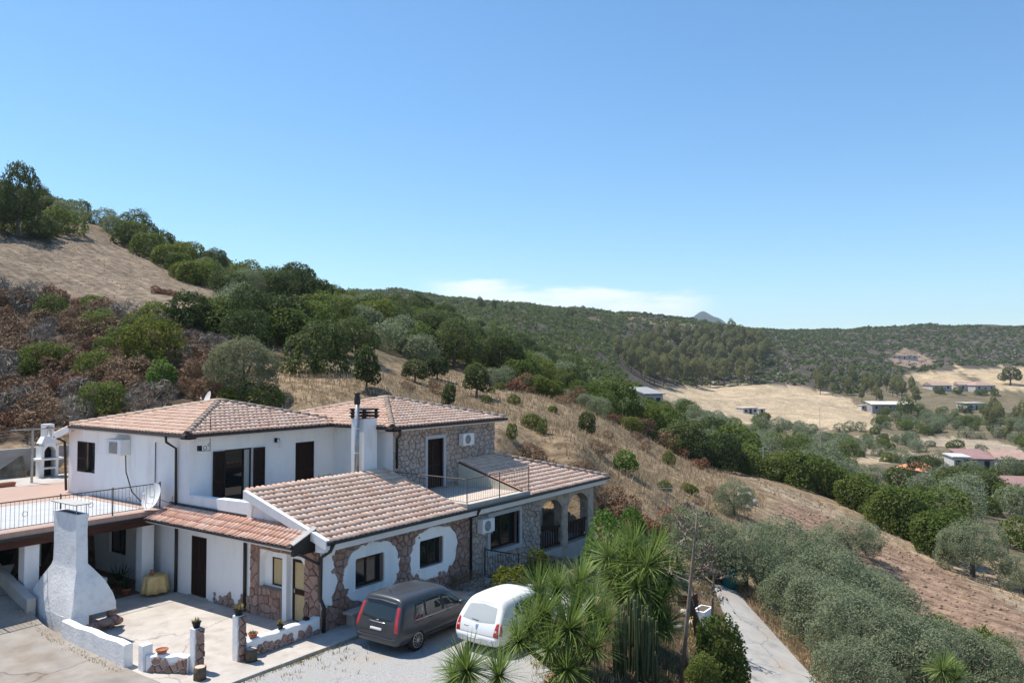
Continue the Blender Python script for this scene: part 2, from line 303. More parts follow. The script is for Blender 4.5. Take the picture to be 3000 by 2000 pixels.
def hit(px, py, d0=18.0, d1=1500.0):      # where the photo's ray meets the ground
    r = ray(px, py); ds = np.geomspace(d0, d1, 700); P = CAMP + r[None] * ds[:, None]; h = P[:, 2] - ground(P[:, 0], P[:, 1])
    k = np.argmax(h < 0)
    if h[k] >= 0: return None
    a, b = ds[max(0, k - 1)], ds[k]
    for _ in range(18):
        c = (a + b) / 2; p = CAMP + r * c
        if p[2] < ground1(p[0], p[1]): b = c
        else: a = c
    p = CAMP + r * b; return np.array([p[0], p[1], ground1(p[0], p[1])])
# zones of the photograph (3000 x 2000 pixels)
ZN = dict(
 leftfield=[(-400,640),(0,690),(140,725),(170,700),(250,655),(330,700),(500,800),(640,870),(660,900),(520,965),(400,925),(240,885),(0,845),(-400,800)],
 scrub=[(-400,830),(0,845),(240,885),(400,925),(520,965),(700,1060),(720,1180),(500,1230),(0,1300),(-400,1330)],
 hilltop=[(-400,480),(0,560),(270,625),(165,700),(140,722),(0,690),(-400,640)],
 thicket=[(270,640),(450,640),(620,700),(800,800),(1000,860),(1180,890),(1300,900),(1480,920),(1560,1000),(1620,1080),(1750,1170),(1900,1210),(2000,1260),(2140,1370),(2080,1380),(1930,1285),(1800,1225),(1640,1155),(1480,1115),(1330,1090),(1150,1060),(1020,1100),(960,1090),(900,1040),(780,1010),(720,1060),(540,960),(660,900),(640,870),(500,800),(330,700)],
 ridge=[(1000,830),(1240,845),(1450,890),(1620,915),(1800,945),(2000,960),(2300,960),(2700,935),(3000,945),(3500,940),(3500,1060),(2980,1075),(2790,1068),(2640,1100),(2560,1140),(2480,1160),(2370,1130),(2150,1125),(2000,1128),(1900,1140),(1750,1160),(1560,1060),(1480,960),(1150,900)],
 palefield=[(1905,1142),(2000,1133),(2150,1126),(2290,1128),(2370,1133),(2480,1165),(2575,1225),(2560,1258),(2300,1258),(2170,1240),(2100,1215),(2000,1190),(1930,1165)],
 field2=[(2650,1098),(2790,1084),(2830,1110),(2850,1130),(2730,1136)], field3=[(2790,1070),(2860,1082),(3000,1072),(3500,1072),(3500,1160),(3000,1150),(2900,1132),(2830,1095)],
 field4=[(2265,1330),(2340,1338),(2600,1342),(2600,1356),(2480,1362),(2440,1382),(2300,1374)], field5=[(2560,1272),(2900,1286),(3000,1320),(3000,1345),(2850,1322),(2650,1292)], field6=[(2380,1270),(2550,1278),(2560,1290),(2380,1284)], field7=[(2700,1330),(2560,1318),(2300,1316),(2300,1322),(2560,1328),(3000,1350),(3000,1340)],
 plough=[(2285,1462),(2420,1505),(2560,1565),(2750,1655),(3000,1795),(3500,2050),(3500,2300),(3000,1960),(2900,1905),(2700,1800),(2550,1670),(2400,1590),(2280,1510)],
 track=[(2190,1390),(2400,1470),(2560,1545),(2800,1640),(3000,1735),(3500,1960),(3500,2050),(3000,1795),(2750,1655),(2560,1565),(2420,1505),(2240,1440)],
 bare=[(2590,1052),(2650,1020),(2690,1028),(2740,1060),(2700,1078),(2620,1072)],
 valley=[(2100,1340),(1900,1215),(2000,1200),(2170,1250),(2560,1260),(2600,1180),(2700,1150),(3000,1160),(3500,1160),(3500,1700),(3000,1640),(2800,1600),(2560,1500),(2300,1400)],
)
ZC = dict(leftfield=(.33,.255,.185), scrub=(.15,.11,.08), hilltop=(.10,.09,.055), thicket=(.24,.19,.12), ridge=(.125,.105,.085), palefield=(.60,.47,.315), field2=(.60,.46,.29), field3=(.60,.46,.29), field4=(.58,.45,.30), field5=(.52,.42,.31), field6=(.50,.40,.29), field7=(.42,.33,.25), bare=(.36,.26,.19), plough=(.41,.275,.19), track=(.50,.385,.265), valley=(.23,.19,.12))
GRASS_C = (.38, .28, .18)
ang = np.radians(np.r_[np.arange(-180, -44, 4.0), np.arange(-44, 44, 0.24), np.arange(44, 180, 4.0)])
rad = np.r_[0.5, 2, 4, 6, 8, 10, np.geomspace(11.5, 1500, 350), 2500, 6000]
_Aa, _Rr = np.meshgrid(ang, rad); GX = _Rr * (np.cos(_Aa) * _fw0[0] + np.sin(_Aa) * _rt[0]); GY = _Rr * (np.cos(_Aa) * _fw0[1] + np.sin(_Aa) * _rt[1])
GZ = ground(GX, GY); GZ = np.where(_Rr > 2000, 0, GZ)
nr, na = GX.shape
idx = np.arange(nr * na).reshape(nr, na); nxt = np.roll(idx, -1, 1)
quads = np.stack([idx[:-1], nxt[:-1], nxt[1:], idx[1:]], -1).reshape(-1, 4)[:, ::-1]
GV = np.stack([GX, GY, GZ], -1).reshape(-1, 3)
# soil colour of each vertex
_q = GV - CAMP; _t = _q @ _fw; _t = np.where(_t > 1, _t, np.nan); _jx = RNG.normal(0, 7, len(GV)); _jy = RNG.normal(0, 2.5, len(GV))
_px = 1500 + F_PX * (_q @ _rt) / _t + _jx; _py = 1000 - F_PX * (_q @ _up) / _t + _jy
def inpoly_v(x, y, poly):
    c = np.zeros(len(x), bool); j = len(poly) - 1
    for i in range(len(poly)):
        xi, yi = poly[i]; xj, yj = poly[j]
        with np.errstate(divide='ignore', invalid='ignore'):
            c ^= ((yi > y) != (yj > y)) & (x < (xj - xi) * (y - yi) / (yj - yi + 1e-12) + xi)
        j = i
    return c
gcol = np.tile(np.array(GRASS_C), (len(GV), 1)); _r0 = np.hypot(GV[:, 0], GV[:, 1])
gcol[_r0 > 140] = ZC['valley']; gcol[_r0 > 620] = ZC['ridge']
for k, c in ZC.items():
    if k == 'valley':
        s = inpoly_v(_px, _py, ZN[k]) & (_r0 > 70)
        for k2 in ('palefield', 'field2', 'field3', 'field4', 'field5', 'field6', 'field7', 'plough', 'track'): s &= ~inpoly_v(_px, _py, ZN[k2])
    else: s = inpoly_v(_px, _py, ZN[k]) & (_r0 > 33)
    gcol[s] = c
gcol *= 0.72
_gd = inpoly_v(_px, _py, [(1480, 1640), (1700, 1500), (1900, 1560), (2090, 1700), (2260, 2200), (1500, 2200), (1560, 2000), (1600, 1960), (1450, 1740)]) & (_r0 < 36); gcol[_gd] = (.15, .105, .07)
gme = raw_mesh('terrain', GV, quads, True)
ca = gme.color_attributes.new('soil', 'FLOAT_COLOR', 'POINT'); ca.data.foreach_set('color', np.c_[gcol, np.ones(len(GV))].astype(np.float32).ravel())
m, nt, b = new_mat('terrain_soil'); L = nt.links
at = N(nt, 'ShaderNodeAttribute', attribute_name='soil'); tc = nt.nodes.new('ShaderNodeTexCoord')
def terr_noise(sc, lo, hi, a, c, stretch=None):
    no = N(nt, 'ShaderNodeTexNoise', Scale=sc, Detail=7, Roughness=0.62)
    if stretch:
        mp = nt.nodes.new('ShaderNodeMapping'); mp.inputs['Scale'].default_value = stretch; mp.inputs['Rotation'].default_value = (0, 0, 0.5); L.new(tc.outputs['Object'], mp.inputs[0]); L.new(mp.outputs[0], no.inputs['Vector'])
    else: L.new(tc.outputs['Object'], no.inputs['Vector'])
    r = N(nt, 'ShaderNodeMapRange', **{'From_Min': lo, 'From_Max': hi, 'To_Min': a, 'To_Max': c}); L.new(no.outputs[0], r.inputs[0]); return r.outputs[0]
f1 = terr_noise(1.4, .3, .7, .52, 1.42); f2 = terr_noise(.11, .3, .7, .7, 1.25); f3 = terr_noise(.5, .3, .7, .62, 1.34, (4.0, 0.35, 1))
mu = N(nt, 'ShaderNodeMath', operation='MULTIPLY'); L.new(f1, mu.inputs[0]); L.new(f2, mu.inputs[1])
mu2 = N(nt, 'ShaderNodeMath', operation='MULTIPLY'); L.new(mu.outputs[0], mu2.inputs[0]); L.new(f3, mu2.inputs[1])
vm = N(nt, 'ShaderNodeVectorMath', operation='SCALE'); L.new(at.outputs['Color'], vm.inputs[0]); L.new(mu2.outputs[0], vm.inputs['Scale']); L.new(vm.outputs[0], b.inputs['Base Color'])
b.inputs['Roughness'].default_value = 0.95; b.inputs['Specular IOR Level'].default_value = 0.1
nb = N(nt, 'ShaderNodeTexNoise', Scale=3.5, Detail=8, Roughness=0.7); L.new(tc.outputs['Object'], nb.inputs['Vector'])
bp = N(nt, 'ShaderNodeBump', Strength=0.9, Distance=0.25); L.new(nb.outputs[0], bp.inputs['Height']); L.new(bp.outputs[0], b.inputs['Normal'])
struct(add('terrain', gme, m))
# the far blue mountain beyond the ridge
mv = []; mf = []
c0 = at_depth(2045, 1000, 3800); K = 46; J = 24
for j in range(J + 1):
    for i in range(K + 1):
        a = -1 + 2 * i / K; bb = -1 + 2 * j / J
        hgt = max(0, math.cos(a * 1.57)) ** 1.25 * (1 - abs(bb) ** 1.6)
        h = 40 + 236 * hgt * (1 + .05 * math.sin(9 * a + 3 * bb) + .03 * math.sin(23 * a))
        p = c0 + _rt * (a * 330) + _fw0 * (bb * 330); mv.append((p[0], p[1], h))
for j in range(J):
    for i in range(K): q = j * (K + 1) + i; mf.append((q, q + 1, q + K + 2, q + K + 1))
M['mountain'] = mat('distant_wooded_mountain', [(0.012, 0.026, 0.022), (0.026, 0.042, 0.032), (0.045, 0.055, 0.04)], 0.95, 0.03, detail=8)
mo = struct(add('mountain', raw_mesh('mountain', mv, mf, True), M['mountain']))
# ================================================================== house
PXW = 17.45; FY = 19.9; Z1 = 3.05
house = empty('house', (24, 24, 0), label='white stuccoed two-storey house with terracotta tile roofs and stone-clad facades', cat='house')
def wall(mb, axis, c, a0, a1, z0, z1, ops=(), th=0.3):
    """wall sheet with rectangular openings and reveals; front faces -axis"""
    xs = sorted({a0, a1, *[v for o in ops for v in o[:2]]}); zs = sorted({z0, z1, *[v for o in ops for v in o[2:4]]})
    P = (lambda a, z, d: (c + d, a, z)) if axis == 'x' else (lambda a, z, d: (a, c + d, z))
    solid = lambda i, j: 0 <= i < len(xs) - 1 and 0 <= j < len(zs) - 1 and not any(o[0] - 1e-6 <= xs[i] and xs[i + 1] <= o[1] + 1e-6 and o[2] - 1e-6 <= zs[j] and zs[j + 1] <= o[3] + 1e-6 for o in ops)
    for i in range(len(xs) - 1):
        for j in range(len(zs) - 1):
            if not solid(i, j): continue
            A, B, C0, D = xs[i], xs[i + 1], zs[j], zs[j + 1]
            mb.quad(P(A, C0, 0), P(B, C0, 0), P(B, D, 0), P(A, D, 0)); mb.quad(P(A, C0, th), P(A, D, th), P(B, D, th), P(B, C0, th))
            if not solid(i - 1, j): mb.quad(P(A, C0, 0), P(A, D, 0), P(A, D, th), P(A, C0, th))
            if not solid(i + 1, j): mb.quad(P(B, C0, 0), P(B, C0, th), P(B, D, th), P(B, D, 0))
            if not solid(i, j - 1): mb.quad(P(A, C0, 0), P(A, C0, th), P(B, C0, th), P(B, C0, 0))
            if not solid(i, j + 1): mb.quad(P(A, D, 0), P(B, D, 0), P(B, D, th), P(A, D, th))
    return mb
W1 = (18.92, 20.30, 1.03, 2.06); W2 = (22.16, 23.52, 1.05, 2.08); W3 = (26.55, 28.72, 0.86, 2.30)
mb = MB(); wall(mb, 'x', PXW, 19.9, 34.4, -.12, 2.97, [(26.12, 27.10, -.12, 2.25), (20.62, 23.02, -.12, 2.28), (31.7, 33.0, .85, 2.15)], .3)
mb.prism([(PXW + .01, 19.9, 2.97), (PXW + .01, 27.3, 2.97), (PXW + .01, 27.3, 3.05), (PXW + .01, 23.5, 4.02), (PXW + .01, 19.9, 2.98)], (.28, 0, 0))
mb.build('porch_wall', M['plaster'], house)
mb = MB(); wall(mb, 'y', FY, PXW + .3, 30.4, -.5, 2.9, [W1, W2, W3], .35); mb.box(30.05, 30.4, FY + .35, 24, -.5, 2.9)
facade = mb.build('stone_facade', M['mortar'], house)
UD1 = (18.98, 20.30, Z1, 5.30); UD2 = (22.48, 23.52, Z1, 5.32); UW = (34.3, 35.8, 4.0, 5.32); SD = (26.80, 27.92, Z1 + .05, 5.34)
mb = MB(); wall(mb, 'x', PXW + .002, 27.3, 36.6, 2.97, 6.0, [UW], .3); wall(mb, 'y', 27.3, PXW + .302, 24.9, 2.97, 6.0, [UD1, UD2], .3)
wall(mb, 'x', 24.6, 23.6, 27.3, 2.97, 6.0, [], .3); mb.box(17.9, 31.6, 36.3, 36.6, 2.5, 6.0); mb.box(31.55, 31.9, 24.0, 31.5, -.2, 6.0); mb.box(24.9, 31.55, 31.2, 31.5, 2, 6.0)
mb.build('upper_wall', M['plaster'], house)
mb = MB(); wall(mb, 'y', 23.602, 24.9, 31.9, 2.97, 6.0, [SD], .35); mb.box(24.601, 24.9, 23.603, 23.66, 2.97, 6.0)
upper_stone = mb.build('upper_stone_wall', M['mortar'], house)
# middle terrace in front of the upper shutters, parapet
mb = MB(); mb.box(PXW + .3, 24.6, 23.2, 27.3, 2.8, Z1); mb.build('terrace_floor', M['concrete'], house)
mb = MB(); mb.box(PXW + .004, PXW + .26, 25.30, 27.296, 2.98, 3.74)
mb.prism([(PXW - .05, 23.55, 3.02), (PXW - .05, 25.35, 3.02), (PXW - .05, 25.50, 3.76), (PXW - .05, 23.35, 3.82)], (.34, 0, 0))
mb.build('parapet', M['plaster'], house)
# ---- recessed entrance under the arch
mb = MB(); wall(mb, 'x', PXW + .22, 20.62, 23.02, -.12, 2.28, [(20.76, 21.50, .0, 2.10), (22.08, 22.62, 1.06, 2.02)], .079)
mb.box(PXW + .02, PXW + .22, 21.62, 21.84, -.1, 2.27)          # white pilaster between door and window
for k in range(8):                                              # arched soffit filling the two corners of the niche
    t0, t1 = k / 8 * math.pi / 2, (k + 1) / 8 * math.pi / 2
    for cy, sgn in ((20.62, 1), (23.02, -1)):
        A = (cy + sgn * .55 * (1 - math.cos(t0)), 2.28 - .55 * (1 - math.sin(t0))); B = (cy + sgn * .55 * (1 - math.cos(t1)), 2.28 - .55 * (1 - math.sin(t1)))
        mb.prism([(PXW + .003, A[0], A[1]), (PXW + .003, B[0], B[1]), (PXW + .003, B[0], 2.279), (PXW + .003, A[0], 2.279)], (.215, 0, 0))
mb.build('entrance_niche', M['plaster'], house)

# ---- windows, doors, shutters
M['bamboo'] = mat('bamboo_blind', [(0.42, 0.32, 0.17), (0.60, 0.48, 0.28)], 0.8, 6.0, stretch=(14, 14, 0.3))
M['curtain'] = mat('pale_curtain', [(0.36, 0.36, 0.33), (0.52, 0.52, 0.48)], 0.9, 3.0, stretch=(9, 9, .4))
M['interior'] = mat('dim_interior', [(0.012, 0.02, 0.02), (0.03, 0.035, 0.035)], 0.8, 2.0)
def bx(mb, axis, c, a0, a1, z0, z1, d0, d1):
    if axis == 'x': mb.box(c + d0, c + d1, a0, a1, z0, z1)
    else: mb.box(a0, a1, c + d0, c + d1, z0, z1)
def window(axis, c, op, rec, mt_frame, panes=2, sill=True, pane_mt=None, fw=.06, surround=None, trim=None):
    a0, a1, z0, z1 = op; mb = MB()
    bx(mb, axis, c, a0, a0 + fw, z0, z1, rec, rec + .06); bx(mb, axis, c, a1 - fw, a1, z0, z1, rec, rec + .06)
    bx(mb, axis, c, a0 + fw, a1 - fw, z0, z0 + fw, rec, rec + .06); bx(mb, axis, c, a0 + fw, a1 - fw, z1 - fw, z1, rec, rec + .06)
    for k in range(1, panes):
        a = a0 + (a1 - a0) * k / panes; bx(mb, axis, c, a - fw * .7, a + fw * .7, z0 + fw, z1 - fw, rec - .005, rec + .055)
    w = bevel(mb.build('window', mt_frame, house), .006)
    for k in range(panes):
        b0 = a0 + (a1 - a0) * k / panes; b1 = a0 + (a1 - a0) * (k + 1) / panes; g = MB(); bx(g, axis, c, b0 + fw * .75, b1 - fw * .75, z0 + fw * .9, z1 - fw * .9, rec + .02, rec + .035)
        pm = pane_mt[k] if isinstance(pane_mt, (list, tuple)) else (pane_mt or M['glass'])
        g.build('pane', pm, w)
    if sill: g = MB(); bx(g, axis, c, a0 - .08, a1 + .08, z0 - .05, z0 - .005, -.10, rec); g.build('sill', M['granite_trim'] if trim else M['plaster'], w)
    if surround:
        g = MB(); s = surround
        for q in ((a0 - s, a0, z0 - s, z1 + s), (a1, a1 + s, z0 - s, z1 + s), (a0, a1, z1, z1 + s), (a0, a1, z0 - s, z0 - .052)): bx(g, axis, c, *q, -.075, .1)
        g.build('stone_surround', M['granite_trim'], w)
    return w
def shutter(axis, c, a0, a1, z0, z1, d, name='shutter', leaves=1, parent=None, swing=0.0):
    """louvred shutter standing d in front of the wall"""
    wd = (a1 - a0) / leaves; first = None
    for k in range(leaves):
        b0 = a0 + wd * k + .004; b1 = b0 + wd - .008; mb = MB(); bar = .055
        bx(mb, axis, c, b0, b0 + bar, z0, z1, d - .04, d); bx(mb, axis, c, b1 - bar, b1, z0, z1, d - .04, d)
        mid = z0 + (z1 - z0) * .45
        for q0, q1 in ((z0, z0 + .1), (z1 - .08, z1), (mid - .04, mid + .04)): bx(mb, axis, c, b0 + bar, b1 - bar, q0, q1, d - .038, d - .002)
        o = mb.build(name, M['wood_dark'], parent or house)
        sl = MB()
        for lo, hi in ((z0 + .1, mid - .04), (mid + .04, z1 - .08)):
            n = int((hi - lo) / .048)
            for i in range(n):
                z = lo + (hi - lo) * i / n
                if axis == 'x': sl.quad((c + d - .036, b0 + bar, z), (c + d - .036, b1 - bar, z), (c + d - .006, b1 - bar, z + .045), (c + d - .006, b0 + bar, z + .045))
                else: sl.quad((b0 + bar, c + d - .036, z), (b1 - bar, c + d - .036, z), (b1 - bar, c + d - .006, z + .045), (b0 + bar, c + d - .006, z + .045))
        sl.build('louvre', M['wood_dark'], o); first = first or o
    return first
window('y', FY, W1, .16, M['wood_dark'], 2); window('y', FY, W2, .16, M['wood_dark'], 2)
window('y', FY, W3, .22, M['wood_dark'], 2, True, [M['glass'], M['glass']], .07, .17, True)
window('x', PXW, (22.08, 22.62, 1.06, 2.02), .24, M['wood_dark'], 1, False, M['bamboo'], .05)
window('x', PXW, (31.7, 33.0, .85, 2.15), .1, M['wood_dark'], 2, False)
w = window('x', PXW, UW, .12, M['wood_dark'], 2, False, [M['glass'], M['curtain']])
shutter('x', PXW, 35.06, 35.80, 4.0, 5.32, .03)
# entrance door: dark frame, bamboo blind behind glass
mb = MB()
for q in ((20.76, 20.84, 0, 2.10), (21.42, 21.50, 0, 2.10), (20.84, 21.42, 2.02, 2.10), (20.84, 21.42, 0, .07), (20.84, 21.42, .95, 1.12)): bx(mb, 'x', PXW, *q, .18, .28)
door = mb.build('entrance_door', M['wood_dark'], house)
for z0, z1 in ((.07, .95), (1.12, 2.02)): MB().box(PXW + .22, PXW + .24, 20.84, 21.42, z0, z1).build('blind', M['bamboo'], door)
MB().box(PXW + .15, PXW + .18, 21.35, 21.39, 1.0, 1.13).build('door_handle', M['grey_metal'], door)
sd = shutter('x', PXW, 26.12, 27.10, 0.02, 2.25, .06, 'shutter_door', 2)
# upper shutters and doors
shutter('y', 27.3, 18.44, 18.98, Z1 + .02, 5.28, -.03); shutter('y', 27.3, 20.30, 20.86, Z1 + .02, 5.28, -.03)
mb = MB(); bx(mb, 'y', 27.3, UD1[0], UD1[0] + .07, Z1, 5.3, .12, .18); bx(mb, 'y', 27.3, UD1[1] - .07, UD1[1], Z1, 5.3, .12, .18); bx(mb, 'y', 27.3, UD1[0] + .07, UD1[1] - .07, 5.23, 5.3, .12, .18); bx(mb, 'y', 27.3, 19.9, 19.96, Z1, 5.23, .1, .16)
door = mb.build('terrace_door', M['wood_dark'], house)
MB().box(UD1[0] + .07, 19.9, 27.44, 27.455, Z1, 5.23).build('pane', M['glass'], door); MB().box(19.96, 20.23, 27.44, 27.455, Z1, 5.23).build('curtain', M['curtain'], door)
shutter('y', 27.3, *UD2[:2], Z1 + .02, 5.32, .06, 'shutter_door', 1); shutter('y', 23.6, *SD[:2], SD[2] + .02, SD[3], .14, 'shutter_door', 2)
mb = MB()
for q in ((SD[0] - .16, SD[0], SD[2], SD[3] + .16), (SD[1], SD[1] + .16, SD[2], SD[3] + .16), (SD[0], SD[1], SD[3], SD[3] + .16)): bx(mb, 'y', 23.6, *q, -.075, .1)
mb.build('stone_door_surround', M['granite_trim'], house)
MB().box(PXW - .2, PXW + .5, 20.7, 21.6, -.1, .06).build('doorstep', M['cap'], house); MB().box(PXW - .06, PXW + .06, 26.0, 27.2, -.1, .05).build('doorstep', M['cap'], house)

# ---- plaster ovals round the two lower windows
def oval(op, cx, cz, rx, rz, seed, dep=.065):
    rnd = random.Random(seed); n = 56; mb = MB(); a0, a1, z0, z1 = op; outer = []; inner = []
    ph = [rnd.uniform(0, 6.28) for _ in range(4)]
    for k in range(n):
        t = 2 * math.pi * k / n; c, s = math.cos(t), math.sin(t); q = (abs(c) ** 2.5 + abs(s) ** 2.5) ** (-1 / 2.5)
        w = 1 + .022 * math.sin(4 * t + ph[0]) + .022 * math.sin(9 * t + ph[1]) + .016 * math.sin(15 * t + ph[2]) + rnd.uniform(-.014, .014)
        ox, oz = cx + rx * q * c * w, cz + rz * q * s * w; dx, dz = ox - (a0 + a1) / 2, oz - (z0 + z1) / 2
        f = min(((a1 - a0) / 2) / max(1e-6, abs(dx)), ((z1 - z0) / 2) / max(1e-6, abs(dz))); outer.append((ox, oz)); inner.append(((a0 + a1) / 2 + dx * f, (z0 + z1) / 2 + dz * f))
    for k in range(n):
        o0, o1, i0, i1 = outer[k], outer[(k + 1) % n], inner[k], inner[(k + 1) % n]; y = FY - dep
        m0 = (o0[0] * .93 + i0[0] * .07, o0[1] * .93 + i0[1] * .07); m1 = (o1[0] * .93 + i1[0] * .07, o1[1] * .93 + i1[1] * .07)
        mb.quad((o0[0], y + .02, o0[1]), (m0[0], y, m0[1]), (m1[0], y, m1[1]), (o1[0], y + .02, o1[1])); mb.quad((m0[0], y, m0[1]), (i0[0], y, i0[1]), (i1[0], y, i1[1]), (m1[0], y, m1[1]))
        mb.quad((o1[0], y + .02, o1[1]), (o1[0], FY, o1[1]), (o0[0], FY, o0[1]), (o0[0], y + .02, o0[1])); mb.quad((i0[0], y, i0[1]), (i0[0], FY + .01, i0[1]), (i1[0], FY + .01, i1[1]), (i1[0], y, i1[1]))
    return mb.build('plaster_oval', M['plaster'], house)
oval(W1, 19.74, 1.50, 1.34, 1.00, 1); oval(W2, 23.0, 1.52, 1.36, .97, 2)
# white corner strip beside the downpipe, ragged against the stones
rnd = random.Random(5); pts = [(PXW - .03, FY - .06, .9), (PXW - .03, FY - .06, 2.66)] + [(18.0 + .10 * math.sin(z * 5) + rnd.uniform(-.05, .05), FY - .06, z) for z in np.linspace(2.66, .75, 14)]
MB().prism([(p[0], p[1], p[2]) for p in pts], (0, .075, 0)).build('corner_plaster', M['plaster'], house)

# ---- stones: irregular cells, each a stone standing proud of the mortar
def clip(poly, nx, ny, d):          # keep nx*x+ny*y <= d
    out = []
    for i in range(len(poly)):
        p, q = poly[i], poly[(i + 1) % len(poly)]; a = nx * p[0] + ny * p[1] - d; b = nx * q[0] + ny * q[1] - d
        if a <= 0: out.append(p)
        if (a < 0) != (b < 0) and a != b: t = a / (a - b); out.append((p[0] + (q[0] - p[0]) * t, p[1] + (q[1] - p[1]) * t))
    return out
def cells(a0, a1, z0, z1, sp, seed, jit=.42):
    rnd = random.Random(seed); na, nz = max(1, round((a1 - a0) / sp)), max(1, round((z1 - z0) / (sp * .82))); S = {}
    for i in range(-1, na + 1):
        for j in range(-1, nz + 1): S[i, j] = (a0 + (i + .5 + (.5 if j % 2 else 0) + rnd.uniform(-jit, jit)) * (a1 - a0) / na, z0 + (j + .5 + rnd.uniform(-jit, jit)) * (z1 - z0) / nz)
    res = []
    for (i, j), s in S.items():
        P = [(a0, z0), (a1, z0), (a1, z1), (a0, z1)]
        for di in range(-2, 3):
            for dj in range(-2, 3):
                t = S.get((i + di, j + dj))
                if t is None or t == s: continue
                nx, ny = t[0] - s[0], t[1] - s[1]; P = clip(P, nx, ny, (t[0] ** 2 + t[1] ** 2 - s[0] ** 2 - s[1] ** 2) / 2)
                if not P: break
            if not P: break
        if len(P) >= 3: res.append(P)
    return res
def area(P): return abs(sum(P[i][0] * P[(i + 1) % len(P)][1] - P[(i + 1) % len(P)][0] * P[i][1] for i in range(len(P)))) / 2
def stone_rings(P, gap, dep, rnd):
    cx = sum(p[0] for p in P) / len(P); cz = sum(p[1] for p in P) / len(P); R = []
    for inset, d in ((gap, 0), (gap + .004, dep * .7), (gap + .03, dep)):
        ring = []
        for p in P:
            l = math.hypot(p[0] - cx, p[1] - cz) + 1e-9; f = max(.2, 1 - inset / l * 1.25); ring.append((cx + (p[0] - cx) * f, cz + (p[1] - cz) * f, d + (rnd.uniform(-.008, .008) if d else 0)))
        R.append(ring)
    return R
STONES = []        # (mb, material, parent)
def stones(axis, c, a0, a1, z0, z1, sp, seed, mt, parent, keep, rects=(), single=True, dep=(.04, .085), gap=.012):
    rnd = random.Random(seed + 99); allmb = MB()
    for P in cells(a0, a1, z0, z1, sp, seed):
        for r in rects:
            cx = sum(p[0] for p in P) / len(P); cz = sum(p[1] for p in P) / len(P)
            if r[0] < cx < r[1] and r[2] < cz < r[3]: P = []; break
            if min(p[0] for p in P) < r[1] and max(p[0] for p in P) > r[0] and min(p[1] for p in P) < r[3] and max(p[1] for p in P) > r[2]:
                o = [(r[0] - cx, -1), (cx - r[1], 1), (r[2] - cz, -2), (cz - r[3], 2)]; side = max(o)[1]
                P = clip(P, 1, 0, r[0]) if side == -1 else clip(P, -1, 0, -r[1]) if side == 1 else clip(P, 0, 1, r[2]) if side == -2 else clip(P, 0, -1, -r[3])
            if len(P) < 3: P = []; break
        if not P or area(P) < .006: continue
        cx = sum(p[0] for p in P) / len(P); cz = sum(p[1] for p in P) / len(P)
        if keep and not keep(cx, cz): continue
        R = stone_rings(P, gap, rnd.uniform(*dep), rnd)
        T = axis if callable(axis) else (lambda p: (c - p[2], p[0], p[1])) if axis == 'x' else (lambda p: (p[0], c - p[2], p[1]))
        mb = MB() if single else allmb
        mb.loft([[T(p) for p in ring] for ring in R], cap=False); n = len(mb.v); k = len(P); mb.f.append(tuple(range(n - k, n)))
        if single: mb.build('stone', mt, parent)
    if not single: o = allmb.build('stone_cladding', mt, parent); stuff(o)
el = lambda cx, cz, rx, rz: (lambda a, z: (abs((a - cx) / rx) ** 2.4 + abs((z - cz) / rz) ** 2.4) > 1)
e1 = el(19.74, 1.50, 1.28, .93); e2 = el(23.0, 1.52, 1.30, .90)
stones('y', FY, PXW, 25.15, -.05, 2.68, .29, 3, M['stone_pink'], facade, lambda a, z: e1(a, z) and e2(a, z) and (a > 17.98 or z < .8))
stones('y', FY, 25.3, 30.4, -.1, 2.68, .27, 4, M['stone_beige'], facade, None, [(W3[0] - .17, W3[1] + .17, W3[2] - .17, W3[3] + .17)], single=False)
porch_stones = MB().box(PXW - .03, PXW + .001, 19.9, 20.62, -.1, 2.62).box(PXW - .03, PXW + .001, 23.02, 23.46, -.1, 2.45).box(PXW - .03, PXW + .001, 20.62, 23.02, 2.29, 2.58).box(PXW + .0, PXW + .21, 21.86, 23.015, -.1, 1.0).build('stone_arch', M['mortar'], house)
stones('x', PXW - .03, 19.9, 20.62, -.05, 2.6, .34, 11, M['stone_pink'], porch_stones, None); stones('x', PXW - .03, 23.02, 23.46, -.05, 2.45, .30, 12, M['stone_pink'], porch_stones, None)
stones('x', PXW - .03, 20.62, 23.02, 2.30, 2.57, .32, 13, M['stone_pink'], porch_stones, None); stones('x', PXW, 21.9, 23.0, -.05, 1.0, .3, 14, M['stone_pink'], porch_stones, None)
_rs = random.Random(3)
stones('x', PXW, 23.5, 25.6, -.05, .75, .26, 15, M['stone_pink'], porch_stones, lambda a, z: z < .12 + .42 * abs(math.sin(a * 3.1)) * (1.1 - (a - 23.5) / 2.6) + .1, dep=(.05, .08))
stones('y', 23.602, 24.62, 31.88, 2.98, 5.86, .27, 21, M['stone_beige'], upper_stone, None, [(SD[0] - .16, SD[1] + .16, 2.9, SD[3] + .16)], single=False)

